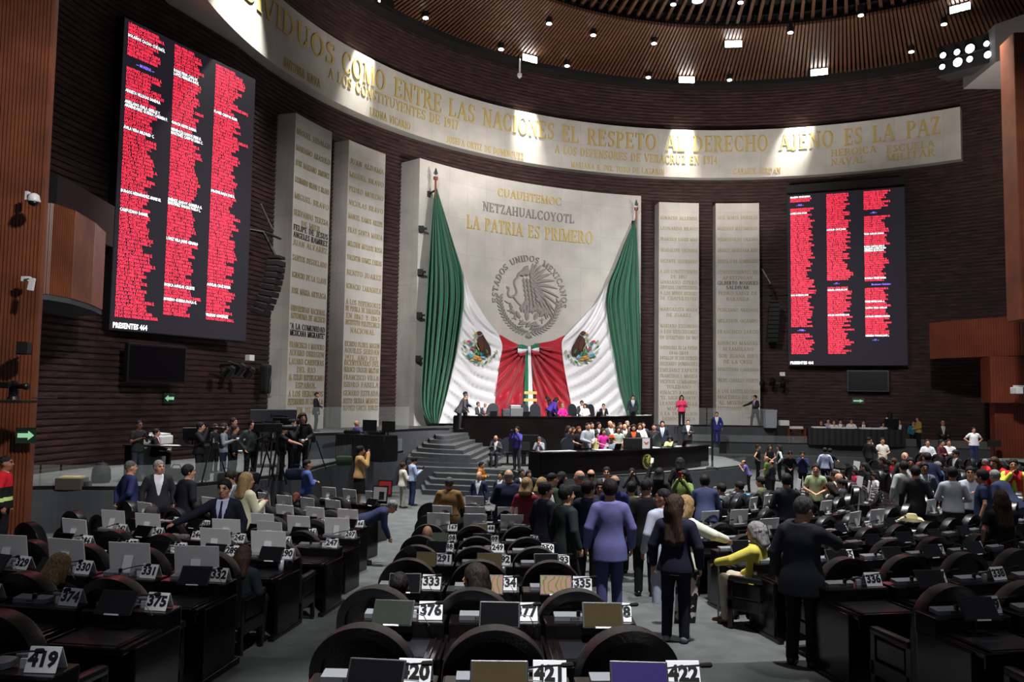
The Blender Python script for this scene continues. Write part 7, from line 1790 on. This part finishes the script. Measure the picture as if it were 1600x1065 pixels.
for u, v, lab, kw in ((1154, 750, 'seated person in a dark blue suit leaning on the chair arm', dict(c=(40, 44, 66))), (1262.6, 729, 'seated person with very long dark hair in cream', dict(top='blouse', c=(206, 200, 180), hair='vlong', hc='dark')), (1363, 738, 'seated person with dark ponytail in a white tee shirt', dict(top='tee', c=(220, 220, 222), hair='long', hc='black')),
                      (1337, 732, 'seated person in a raspberry pink jacket', dict(top='blouse', c=(196, 64, 90), hair='bob', hc='dark')), (1350, 722, 'seated person with black hair and dark top beyond the pink jacket', dict(top='blouse', c=BLK, hair='long', hc='black')), (1319, 734, 'seated person with dark hair in beige', dict(c=(150, 140, 120))),
                      (1340, 723, 'seated person with light brown skin looking down at papers', dict(c=DGR, skin='l')), (1334, 728, 'bald seated person beyond the pink jacket', dict(c=GRY, hair='none')), (1381, 713, 'seated person with long dark hair and black top near the pale grey suit', dict(top='blouse', c=BLK, hair='long', hc='dark')),
                      (1395, 715, 'seated person with brown hair in a red top', dict(top='blouse', c=(190, 36, 48), hair='bob', hc='brown')), (1470, 720, 'seated grey-haired person holding a white paper', dict(c=(90, 100, 140), hair='part', hc='grey')), (1535, 716, 'seated grey-haired person in a red jacket', dict(top='jacket', c=(196, 40, 48), inner=(196, 40, 48), hair='part', hc='grey')),
                      (1514, 780, 'seated person with short black hair near the cowboy hat', dict(c=BLK)), (1317, 747, 'seated person with cropped black hair in the broad block', dict(c=DGR)), (1298, 751, 'seated dark-haired person low behind a placard', dict(c=BLK, hair='bob', hc='dark')), (1598, 707, 'seated person in dark grey at the end of the row below the far balcony', dict(c=DGR)),
                      (1185, 740, 'seated person in olive near the front benches', dict(c=(80, 84, 60))), (1125, 752, 'seated person in grey close to the aisle front', dict(c=GRY)), (1490, 700, 'seated person in a dark cap near the far terrace wall', dict(c=BLK, extra=hat('cap', (40, 40, 44)))), (1420, 760, 'seated dark-haired person behind the pale grey suit chair', dict(c=BLK))):
    kw.setdefault('arms', 'lap'); person(u, v, 'S', None, 0, lab, pose='sit', nod=10, **kw)

for o in [o for o in SC.objects if o.get('label', '').startswith('person in a red jacket with lime sleeves')]:
    for j_ in [c for c in o.children if c.name.startswith('jacket')]:
        j_.data.materials.append(mat('lime_sleeve', srgb(206, 214, 60), .6))
        for p in j_.data.polygons:
            if abs(p.center.x) > .2 or p.center.y > .18: p.material_index = 1
# ================================================================ furniture and objects on the terraces and the dais
def table(name, loc, rz, L, Dp, H, m, label, cat='table', skirt=False):
    r = empty(name, loc, rz, label, cat); mb = MB(); mb.box((0, 0, H - .02), (L, Dp, .04), None, 0, .008); mb.build('tabletop', m, r)
    if skirt:
        mb = MB(); n = 60; vs = []; fs = []
        for i in range(n + 1):
            x = -L / 2 + L * i / n; y = -Dp / 2 - .015 - .012 * math.sin(i * 1.7)
            vs += [(x, y, .02), (x, y, H - .03)]
        for i in range(n): fs.append((2 * i, 2 * i + 2, 2 * i + 3, 2 * i + 1))
        mb.add(vs, fs)
        for sx in (-1, 1): mb.box((sx * L / 2, 0, H / 2), (.02, Dp, H - .06))
        mb.build('cloth_skirt', m, r)
    else:
        for sx in (-1, 1):
            mb = MB(); mb.box((sx * (L / 2 - .06), 0, (H - .04) / 2), (.05, Dp * .85, H - .04)); mb.build('leg', m, r)
    return r
def monitor(loc, rz, wd, h, label, back=False, foot=.12, cat='monitor'):
    r = empty('monitor', loc, rz, label, cat); mb = MB(); mb.box((0, 0, foot + h / 2), (wd, .05, h), None, 0, .015); mb.build('casing', M_BLACK, r)
    mb = MB(); mb.box((0, -.028, foot + h / 2), (wd - .04, .006, h - .04)); mb.build('display', mat('screen_off', srgb(9, 9, 14), .22), r)
    mb = MB(); mb.box((0, .02, .008), (wd * .45, .2, .016)); mb.box((0, .03, foot * .6), (.05, .03, foot * 1.2)); mb.build('stand', M_BLACK, r); return r
def laptop(loc, rz, label):
    r = empty('laptop', loc, rz, label, 'laptop'); mb = MB(); mb.box((0, 0, .01), (.34, .24, .018), None, 0, .005); mb.build('keyboard_base', M_BLACK, r)
    mb = MB(); mb.box((0, .16, .12), (.34, .012, .23), Matrix.Rotation(-.35, 3, 'X')); mb.build('lid', M_BLACK, r); return r
def paper(loc, rz, label, m=None, wd=.22, ln=.3, cat='papers', h=.012, group=None):
    mb = MB(); mb.box((0, 0, h / 2), (wd, ln, h), None, 0, 0); mb.box((.01, .01, h + .002), (wd * .96, ln * .96, .003), Matrix.Rotation(.06, 3, 'Z'))
    o = mb.build('paper_stack', m or mat('white_paper', srgb(222, 222, 220), .6), None, loc=loc); o.rotation_euler.z = rz; return tag(o, label, cat, group)
# near terrace: work table with printer and screen, tripods, big television on a stand, bags
P = at_y(262, 722, 22.2); P.z = TER; table('work_table', P, -.1, 2.2, .7, .95, M_BLACK, 'black work table on the terrace where the red-tied person sits', 'table')
tz = TER + .95
q = at_y(300, 700, 22.2); monitor((q.x, q.y, tz), .6, .55, .36, 'black monitor on the terrace work table')
q = at_y(232, 690, 22.6); r = empty('printer', (q.x, q.y + .5, TER), -.1, 'tall grey and white photocopier against the brick wall', 'photocopier')
mb = MB(); mb.box((0, 0, .45), (.62, .6, .9), None, 0, .03); mb.build('cabinet', mat('grey_plastic', srgb(120, 126, 128), .5), r); mb = MB(); mb.box((0, 0, 1.03), (.66, .62, .24), None, 0, .03); mb.build('scanner', M_WHITE, r); mb = MB(); mb.box((.1, 0, 1.19), (.42, .4, .06), Matrix.Rotation(.06, 3, 'Y')); mb.build('lid', M_WHITE, r)
q = at_y(268, 715, 21.9); paper((q.x, q.y, tz), 0, 'white papers on the terrace work table', wd=.5, ln=.3)
q = at_y(288, 712, 22.0); laptop((q.x + .1, q.y, tz), 1.2, 'black laptop on the terrace work table')
q = at_y(426, 682, 26.5); r = empty('display_television', (q.x, q.y, TER), .5, 'large black television on a stand turned away on the terrace before the stone tablet', 'television')
mb = MB(); mb.box((0, 0, 1.42), (1.5, .1, .88), None, 0, .03); mb.build('casing', mat('slate_black_plastic', srgb(42, 46, 52), .45), r); mb = MB(); mb.box((0, .3, .04), (.9, .6, .06)); mb.tube([(-.3, .2, .05), (-.3, .06, 1.1)], .03, 8); mb.tube([(.3, .2, .05), (.3, .06, 1.1)], .03, 8); mb.build('stand', M_BLACK, r)
mb = MB(); mb.box((.1, -.08, 1.3), (.5, .05, .4)); mb.build('rear_cover', M_MATT, r)
def tripod(u, v, Y, label, head='video', hz=1.45):
    q = at_y(u, v, Y); r = empty('video_camera' if head == 'video' else 'tripod', (q.x, q.y, TER), rnd.uniform(-2.2, -1.2), label, 'video camera' if head == 'video' else 'tripod')
    for k in range(3):
        a = 2 * PI * k / 3; mb = MB(); mb.tube([(.1 * math.cos(a), .1 * math.sin(a), hz - .2), (.42 * math.cos(a), .42 * math.sin(a), .0)], .022, 6); mb.build('leg', M_BLACK, r)
    mb = MB(); mb.lathe([(.07, hz - .25), (.08, hz - .12), (.05, hz)], seg=12); mb.tube([(0, -.1, hz - .05), (.1, -.5, hz - .2)], .015, 6); mb.build('pan_head', M_BLACK, r)
    if head == 'video':
        mb = MB(); mb.box((0, 0, hz + .14), (.16, .48, .22), None, 0, .02); mb.box((0, -.1, hz + .29), (.04, .3, .04)); mb.build('camera_body', M_BLACK, r)
        mb = MB(); mb.lathe([(.06, .22), (.07, .3), (.075, .5), (.09, .52), (.09, .6)], (0, 0, hz + .14), 14, rot=Matrix.Rotation(-PI / 2, 3, 'X')); mb.build('lens', M_BLACK, r)
        mb = MB(); mb.box((-.12, .1, hz + .26), (.12, .1, .1)); mb.box((.08, -.24, hz + .3), (.14, .04, .1)); mb.build('viewfinder', mat('dark_blue_plastic', srgb(30, 34, 60), .5), r)
    return r
tripod(424, 745, 21.4, 'shoulder video camera on a tripod in front of the long-haired person', hz=1.35)
tripod(405, 742, 22.2, 'video camera on a tripod beside the dark green sweatshirt', hz=1.3)
tripod(437, 735, 23.2, 'second-line video camera on a tripod behind the capped operator', hz=1.45)
tripod(331, 750, 21.3, 'slim black tripod standing by the long-lens photographer', 'none', 1.2)
tripod(489, 700, 26.0, 'empty tripod beside the terrace glass', 'none', 1.1)
q = at_y(158, 745, 21.4); r = empty('backpack', (q.x, q.y, TER), .3, 'black backpack slumped against the brick wall', 'backpack'); mb = MB(); mb.lathe([(.2, 0), (.24, .1), (.22, .35), (.12, .5), (.03, .52)], seg=16); mb.v = [Vector((v.x, v.y * .7, v.z)) for v in mb.v]; smooth_auto(mb.build('bag', M_MATT, r)); mb = MB(); mb.box((0, -.17, .16), (.26, .08, .22), None, 0, .03); mb.build('pocket', M_BLACK, r); mb = MB(); mb.tube([(-.05, 0, .5), (0, 0, .58), (.05, 0, .5)], .012, 6); mb.build('strap', M_BLACK, r)
q = at_y(112, 762, 19.9); r = empty('equipment_box', (q.x, q.y, TER), .05, 'grey-brown box with yellowed papers on its lid at the terrace edge by the pillar', 'box'); mb = MB(); mb.box((0, 0, .14), (.62, .4, .28), None, 0, .02); mb.build('case', mat('olive_grey_case', srgb(74, 72, 60), .7), r); mb = MB(); mb.box((.34, 0, .1), (.2, .2, .2), None, 0, .03); mb.build('handle_block', M_BLACK, r)
paper((q.x, q.y, TER + .28), .1, 'yellowed paper sheets on the equipment box', mat('yellowed_paper', srgb(200, 184, 130), .7), .5, .3, h=.03)
for u, v, Y, c, lab in ((462, 735, 22.8, (34, 40, 60), 'dark blue bag among the tripods'), (388, 748, 21.6, (26, 26, 28), 'black camera bag on the terrace edge'), (275, 745, 22.2, (24, 24, 26), 'black bag under the terrace work table'), (538, 716, 27.6, (46, 60, 44), 'dark green bag on the terrace by the glass'), (352, 748, 21.5, (60, 60, 62), 'grey camera bag by the white lens photographer')):
    q = at_y(u, v, Y); mb = MB(); mb.box((0, 0, .16), (.55, .34, .32), None, 0, .1); mb.tube([(-.18, 0, .3), (-.1, 0, .42), (.1, 0, .42), (.18, 0, .3)], .015, 6); o = mb.build('equipment_bag', cloth_mat(c), None, loc=(q.x, q.y, TER)); o.rotation_euler.z = rnd.uniform(-.5, .5); smooth_auto(o); tag(o, lab, 'bag')
# control desk with monitors at the end of the near terrace
q = at_y(572, 700, 29.6); r = table('control_desk', (q.x, q.y, TER), -.55, 2.3, .7, .95, M_BLACK, 'black control desk with monitors at the terrace end', 'desk', True)
monitor((q.x + .1, q.y + .05, TER + .95), 2.7, .6, .4, 'monitor seen from behind on the control desk, nearer the bald person'); monitor((q.x + .85, q.y - .4, TER + .95), 2.7, .55, .38, 'monitor seen from behind at the outer end of the control desk')
for k, lab in ((-.7, 'tangle of black switch gear on the control desk'), (.5, 'black mixing panel on the control desk')):
    mb = MB(); mb.box((0, 0, .06), (.5, .35, .12), None, 0, .02)
    for j in range(5): mb.lathe([(.02, .12), (.02, .15)], (-.2 + .1 * j, -.08, 0), 8)
    o = mb.build('mixing_console', M_BLACK, None, loc=(q.x + k * .85, q.y - k * .5, TER + .95)); o.rotation_euler.z = -.55; tag(o, lab, 'control panel')
q2 = at_y(610, 706, 30.4); mb = MB(); mb.box((0, 0, .35), (.5, .45, .7), None, 0, .03); mb.box((0, -.23, .35), (.4, .02, .5)); o = mb.build('stage_monitor_speaker', M_MATT, None, loc=(q2.x, q2.y, TER)); tag(o, 'black floor speaker at the very end of the near terrace', 'loudspeaker')
# posters propped on the front desks
for u, v, Y, cs, lab in ((594, 770, 20.8, (srgb(196, 190, 188), srgb(30, 26, 28)), 'poster with a red, black and white portrait panel on a front desk'), (602, 750, 22.2, (srgb(170, 40, 44), srgb(60, 20, 24)), 'red and black poster on a front desk near the dais stairs')):
    q = at_y(u, v, Y); zt = floor_z(q.x, q.y) + .9; r = empty('poster', (q.x, q.y, zt), -.3, lab, 'poster'); mb = MB(); mb.box((0, 0, .22), (.42, .014, .44), Matrix.Rotation(-.12, 3, 'X')); mb.build('backing', M_BLACK, r); mb = MB(); mb.box((0, -.012, .24), (.36, .008, .34), Matrix.Rotation(-.12, 3, 'X')); mb.build('print', mat('poster_print_%s' % lab[:12].replace(' ', '_'), cs[0], .5), r)
    mb = MB(); mb.box((.05, -.018, .2), (.14, .006, .2), Matrix.Rotation(-.12, 3, 'X')); mb.build('print_figure', mat('poster_dark_%s' % lab[:12].replace(' ', '_'), cs[1], .5), r)
# presidium: high-backed chairs, ballot box, screens, gold-lettered screen frame
def office_chair(loc, rz, label, h=1.05):
    r = empty('swivel_chair', loc, rz, label, 'chair'); n = 12; out = [(-.28, .5)] + [(-.28 * math.cos(PI * k / n), h - .25 + .25 * math.sin(PI * k / n)) for k in range(n + 1)] + [(.28, .5)]
    mb = MB(); mb.prism(out, -.05, .05, f=lambda v: Vector((v.x, -.28 - v.z - .1 * (v.y - .5), v.y))); smooth_auto(mb.build('backrest', mat('blue_black_leather', srgb(36, 40, 48), .4), r))
    mb = MB(); mb.box((0, 0, .47), (.52, .5, .1), None, 0, .03); mb.build('seat', mat('blue_black_leather', srgb(36, 40, 48), .4), r); mb = MB(); mb.lathe([(.04, .08), (.04, .44)], seg=10); mb.lathe([(.28, .0), (.26, .06), (.05, .09)], seg=10); mb.build('pedestal', M_BLACK, r)
    return r
def on_line(u, kind, off):
    h = line_hit(u, 640, off_line(PRESL if kind == 'pres' else ROS, off), 0); return h[0], h[1]
for u, o_, lab in ((771, 1.5, 'dark swivel chair at the presidium beside the bald person in crimson tie'), (822, 1.5, 'dark swivel chair under the gold-lettered frame at the presidium'), (841, 1.5, 'dark swivel chair beside the violet jacket at the presidium'), (871, 2.0, 'dark swivel chair behind the magenta jacket'), (901, 2.0, 'dark swivel chair next to the white jacket speaker'), (923, 2.1, 'dark swivel chair behind the white jacket speaker'), (930, 1.6, 'dark swivel chair between the white jacket and the yellow tie')):
    p, a = on_line(u, 'pres', o_); office_chair((p.x, p.y, PLZ), a + PI, lab, 1.2)
p, a = on_line(806, 'pres', .45); r = empty('ballot_console', (p.x, p.y, 2.97), a, 'grey metal ballot console standing on the presidium desk', 'ballot box'); mb = MB(); mb.box((0, 0, .2), (.62, .42, .4), None, 0, .02); mb.build('box', mat('grey_metal', srgb(112, 116, 118), .4, .4), r); mb = MB(); mb.box((-.05, 0, .45), (.5, .36, .14), None, 0, .03); mb.build('lid', mat('light_grey_metal', srgb(150, 154, 156), .4, .4), r)
p, a = on_line(792, 'pres', .5); mb = MB(); mb.box((0, 0, .17), (.45, .38, .34), None, 0, .02); mb.box((0, -.2, .2), (.3, .02, .16)); o = mb.build('document_scanner', mat('dark_grey_metal', srgb(74, 78, 82), .5, .3), None, loc=(p.x, p.y, 2.97)); o.rotation_euler.z = a; tag(o, 'dark grey scanner box beside the ballot console', 'scanner')
p, a = on_line(828, 'pres', 2.1); r = empty('gilded_screen', (p.x, p.y, PLZ), a, 'tall frame with two gilded bars standing at the centre behind the presidium', 'gilded frame')
for sx in (-1, 1):
    mb = MB(); mb.box((sx * .3, 0, .92), (.05, .05, 1.84)); mb.build('post', M_MATT, r)
for z_ in (1.38, 1.74):
    mb = MB(); mb.box((0, -.03, z_), (.72, .04, .14)); mb.build('gilded_bar', M_GOLD, r)
for u, o_, lab in ((771, .35, 'black laptop open on the presidium before the crimson tie'), (821, .35, 'small monitor on the presidium by the gilded frame'), (932, .35, 'black screen on the presidium beside the yellow tie'), (985, .45, 'black laptop on the presidium far end')):
    p, a = on_line(u, 'pres', o_); laptop((p.x, p.y, 2.97), a + PI, lab)
for u, o_, lab, m_ in ((740, .35, 'loose papers at the stair end of the presidium', None), (885, .4, 'red folder on the presidium beside the magenta jacket', mat('red_folder', srgb(190, 40, 60), .6)), (960, .4, 'white papers in front of the yellow tie', None), (1000, .4, 'white papers under the standing person at the presidium', None), (1012, .4, 'stacked white papers at the far tip of the presidium', None)):
    p, a = on_line(u, 'pres', o_); paper((p.x, p.y, 2.97), a, lab, m_, .4, .28, h=.03)
# below the presidium: chairs and the television
q = at_y(774, 722, 32.9); office_chair((q.x, q.y + .1, LAND), PI - .15, 'dark swivel chair of the bald person on the phone below the presidium', 1.1)
q = at_y(793, 722, 33.6); office_chair((q.x, q.y, LAND), PI, 'empty dark swivel chair beside the photographer in purple', 1.1)
q = at_y(845, 722, 33.4); office_chair((q.x, q.y, LAND), PI + .2, 'dark swivel chair of the person hunched by the crest desk', 1.15)
q = at_y(818, 722, 33.2); r = empty('display_television', (q.x, q.y, LAND), 0, 'large black television on a low stand turned away below the presidium', 'television'); mb = MB(); mb.box((0, 0, .9), (1.2, .09, .72), None, 0, .03); mb.build('casing', M_BLACK, r); mb = MB(); mb.box((0, 0, .04), (.8, .5, .06)); mb.box((0, .02, .4), (.2, .06, .75)); mb.build('stand', M_BLACK, r); mb = MB(); mb.box((0, -.07, .8), (.5, .06, .34)); mb.build('rear_cover', M_MATT, r)
# crest desk: lectern with the white sign, chairs, screens, papers
p, a = on_line(997, 'ros', .42); r = empty('lectern', (p.x, p.y, 1.98), a, 'black lectern box with a white winged emblem sheet on the crest desk', 'lectern'); mb = MB(); mb.box((0, 0, .2), (1.18, .5, .4), None, 0, .02); mb.build('box', M_MATT, r)
mb = MB(); mb.box((.17, -.262, .2), (.44, .012, .38)); mb.build('white_sheet', M_PLATE, r)
mb = MB(); OR_ = mat('orange_emblem', srgb(206, 88, 40), .6)
ff = lambda x, y, d: Vector((.17 + x * .2, -.27 - d * .05, .22 + y * .2))
for sx in (-1, 1):
    for k in range(3): ribbon(mb, [(sx * .12, -.05 - .12 * k), (sx * .45, .12 - .08 * k), (sx * (.86 - .16 * k), .3 - .2 * k)], [.16, .13, .04], .08, f=ff)
ribbon(mb, [(0, .1), (0, -.2), (0, -.42)], [.1, .16, .05], .08, f=ff); mb.build('winged_emblem', OR_, r)
for u, o_, lab in ((895, .95, 'dark swivel chair in front of the red card holder'), (1037, 1.1, 'dark swivel chair beside the pale lime jacket')):
    p, a = on_line(u, 'ros', o_); office_chair((p.x, p.y, LAND), a + PI, lab, 1.3)
for u, o_, lab in ((961, .4, 'black tablet before the orange hat on the crest desk'), (1049, .4, 'black screen before the pale lime jacket on the crest desk'), (1064, .4, 'black telephone set at the end of the crest desk')):
    p, a = on_line(u, 'ros', o_); laptop((p.x, p.y, 1.98), a + PI, lab)
for u, o_, lab, wd in ((872, .35, 'long white paper sheets on the crest desk near the stairs', 1.4), (938, .3, 'white sheet before the magenta blouse', .4), (948, .3, 'white sheet beside the orange hat', .3), (1023, .3, 'white papers next to the lectern', .3), (1056, .3, 'papers being signed by the pale lime jacket', .4)):
    p, a = on_line(u, 'ros', o_); paper((p.x, p.y, 1.98), a, lab, None, wd, .35, h=.02)
# far terrace: long table under a black cloth, grey bins, equipment
A, B = at_y(1262, 700, 45.0), at_y(1412, 700, 44.0); A.z = B.z = TER; X = B - A
table('side_table', (A + B) / 2, math.atan2(X.y, X.x), X.length, .8, .92, M_MATT, 'long side table under a black cloth below the far red screen', 'table', True)
for t, lab in ((.12, 'white papers at the dark end of the side table'), (.3, 'white papers before the grey jacket at the side table'), (.42, 'white box of papers before the white shirt at the side table'), (.62, 'white bottles and papers on the side table'), (.72, 'white papers beside the standing person at the side table')):
    p = A.lerp(B, t); paper((p.x, p.y, TER + .92), 0, lab, None, .7, .35, h=.08)
p = A.lerp(B, .88); monitor((p.x, p.y, TER + .92), PI, .8, .45, 'black monitor seen from behind on the side table')
q = at_y(1197, 668, 46.2); mb = MB(); mb.box((0, 0, .45), (.62, .5, .9), None, 0, .03); mb.box((0, 0, .95), (.66, .54, .12), None, 0, .03); o = mb.build('grey_bin', mat('pale_grey_plastic', srgb(150, 158, 166), .5), None, loc=(q.x + .1, q.y - .4, PLZ)); tag(o, 'pale grey bin with lid on the corner of the upper platform', 'bin')
q = at_y(1224, 680, 45.6); r = empty('equipment_rack', (q.x, q.y, TER), 0, 'black equipment rack with a white device at the terrace steps', 'equipment'); mb = MB(); mb.box((0, 0, .5), (.8, .5, 1.0), None, 0, .02); mb.build('rack', M_MATT, r); mb = MB(); mb.box((0, -.1, 1.15), (.5, .4, .3), None, 0, .04); mb.build('device', M_WHITE, r)
q = at_y(1243, 683, 45.4); r = table('small_table', (q.x, q.y, TER), 0, 1.0, .6, .85, M_WOODR, 'small reddish table holding papers beside the side table', 'table'); paper((q.x, q.y, TER + .85), .2, 'stack of papers and boxes on the small reddish table', None, .7, .4, h=.12)
q = at_y(1553, 705, 38.2); zf = floor_z(q.x, q.y); r = empty('studio_light_stand', (q.x, q.y, zf), 0, 'black lamp stand in the shadow by the far doorway', 'lamp stand'); mb = MB(); mb.tube([(0, 0, 0), (0, 0, 1.7)], .03, 6); mb.lathe([(.3, 0), (.25, .04)], seg=10); mb.build('pole', M_BLACK, r); mb = MB(); mb.box((0, -.05, 1.8), (.5, .2, .3)); mb.build('lamp_head', M_MATT, r)
q = at_y(1110, 690, 42.5); mb = MB(); mb.box((0, 0, .4), (1.6, .5, .8), None, 0, .02); o = mb.build('low_cabinet', M_FELT, None, loc=(q.x - .4, q.y, .6)); tag(o, 'low grey cabinet topped with papers by the far stairs', 'cabinet'); paper((q.x - .4, q.y, 1.4), 0, 'white papers on the low grey cabinet', None, .9, .35)
q = at_y(1113, 735, 33.2); r = empty('rope_post', (q.x, q.y, LAND), 0, 'thin black pole standing at the end of the crest desk', 'post'); mb = MB(); mb.tube([(0, 0, 0), (0, 0, 2.0)], .045, 8); mb.build('pole', M_BLACK, r); mb = MB(); mb.lathe([(.25, 0), (.25, .05), (.06, .08)], seg=14); mb.build('base', M_BLACK, r)
# ---------------------------------------------------------------- things lying on the desks
def seat_at(u, v):
    best = None
    for c, rz, k, who in SEATS:
        fw = Vector((-math.sin(rz), math.cos(rz), 0)); p = c + fw * .82 + Vector((0, 0, .86)); hu, hv = proj(p); e = (hu - u) ** 2 + 2 * (hv - v) ** 2
        if best is None or e < best[0]: best = (e, c + fw * .82, rz)
    return best[1], best[2]
b_, rz = seat_at(1446, 828); r = empty('cowboy_hat', b_ + Vector((0, 0, .9)), rz + .4, 'cream cowboy hat resting on a black desk in the broad block', 'hat')
mb = MB(); n = 32; vs = []; fs = []
prof = [(.23, .05), (.22, .03), (.18, .008), (.108, .0), (.1, .03), (.095, .09), (.08, .125), (.04, .12), (.0, .1)]
for i, (r_, z) in enumerate(prof):
    for k in range(n):
        a = 2 * PI * k / n; z *= 1.0; zz = z * (1.35 if r_ < .13 else 1) + (.035 * (math.cos(a) ** 2) * max(0, (r_ - .12) / .08) if r_ > .12 else 0) - (.03 * math.exp(-(math.cos(a) * r_ / .03) ** 2) if r_ < .09 else 0)
        vs.append((r_ * math.cos(a), 1.2 * r_ * math.sin(a), zz - (.03 if r_ > .18 and abs(math.sin(a)) > .8 else 0)))
for i in range(len(prof) - 1):
    for k in range(n): fs.append((i * n + k, i * n + (k + 1) % n, (i + 1) * n + (k + 1) % n, (i + 1) * n + k))
mb.add(vs, fs); smooth_auto(mb.build('felt', mat('cream_felt', srgb(222, 210, 166), .8), r), 60); mb = MB(); mb.tube([(.112 * math.cos(2 * PI * k / 24), .134 * math.sin(2 * PI * k / 24), .018) for k in range(24)], .008, 6, closed=True); mb.build('hat_band', mat('tan_band', srgb(170, 150, 104), .7), r)
b_, rz = seat_at(655, 1017); r = empty('stills_camera', b_ + Vector((-.2, 1.62, -.05)) if False else Vector((-.95, 5.85, 1.28 + .75)), .3, 'black camera standing lens-up on the desk of plate 376', 'camera')
mb = MB(); mb.box((0, 0, .04), (.15, .11, .075), None, 0, .02); mb.box((.0, -.02, .07), (.08, .08, .04), None, 0, .015); mb.build('body', M_BLACK, r); mb = MB(); mb.lathe([(.04, .07), (.042, .12), (.038, .125), (.044, .13), (.044, .19), (.04, .2)], seg=18); mb.build('lens', M_BLACK, r, True)
r = empty('magazine', (-.62, 5.62, 1.28 + .744), .35, 'small magazine with a printed cover on the desk of plate 376', 'magazine'); mb = MB(); mb.box((0, 0, .006), (.15, .19, .012)); mb.build('cover', mat('magazine_cover', srgb(120, 112, 92), .4, noise=.35, nscale=16), r); mb = MB(); mb.box((-.01, .015, .013), (.12, .03, .003)); mb.build('title_band', M_PLATE, r); mb = MB(); mb.box((.05, -.06, .013), (.03, .03, .003)); mb.build('red_mark', mat('red_mark', srgb(190, 60, 40), .5), r)
PAPS = [(1442, 795, (.9, .86, .88), 'white and pink leaflet on a desk in the broad block'), (1405, 800, (.05, .16, .2), 'teal folder on a desk in the broad block'), (1448, 792, (.03, .2, .17), 'green folder leaning on a desk in the broad block'), (1472, 855, (.75, .8, .9), 'shiny magazine cover catching the light near plate 297'), (1570, 770, (.9, .85, .86), 'white sheet with pink print held over the far desks'), (1585, 768, (.9, .9, .9), 'white paper on a desk at the broad block end'),
        (1190, 770, (.1, .4, .5), 'turquoise leaflet on a desk near the broad block front'), (1360, 805, (.05, .2, .22), 'dark teal booklet on a desk in the broad block'), (1065, 830, (.8, .82, .8), 'white papers on the desk under the white jacket'), (545, 835, (.75, .12, .18), 'red tray on a desk near plate 166'), (1320, 760, (.1, .45, .6), 'bright blue leaflet on a front desk')]
for u, v, c, lab in PAPS:
    b_, rz = seat_at(u, v); paper(b_ + Vector((rnd.uniform(-.15, .15), rnd.uniform(-.3, -.1), .748)), rz + rnd.uniform(-.5, .5), lab, mat('leaflet_' + lab[:9].replace(' ', '_') + str(u), c, .4), .26, .34, h=.015)
for u, v, lab in ((445, 868, 'clear drinking glass on the desk of plate 290'), (716, 905, 'steel cup on the desk of plate 334')):
    b_, rz = seat_at(u, v); mb = MB(); mb.lathe([(.03, 0), (.034, .002), (.038, .14), (.034, .14)], seg=16); o = mb.build('cup', M_STEEL if 'steel' in lab else mat('frosted_glass', srgb(190, 196, 198), .25, spec=.6), None, True, loc=b_ + Vector((.24, .02, .742))); tag(o, lab, 'cup')
mb = MB(); mb.lathe([(.03, 0), (.034, .02), (.034, .15), (.014, .2), (.016, .22), (.012, .225)], seg=14); o = mb.build('water_bottle', mat('clear_bottle', srgb(150, 160, 168), .15, spec=.6), None, True, loc=(-2.98, 4.55, 1.44 + .742)); tag(o, 'clear water bottle on the desk of plate 419', 'bottle')
# seated lady's chair: the nearest armchair turned toward the aisle
_l = [o for o in SC.objects if o.get('label', '').startswith('seated grey-haired person in a yellow')][0]
_c = min([o for o in SC.objects if o.name.startswith('armchair') and o.parent is None], key=lambda o: (o.location - _l.location).length)
_c.location = _l.location.copy(); _c.rotation_euler.z = _l.rotation_euler.z
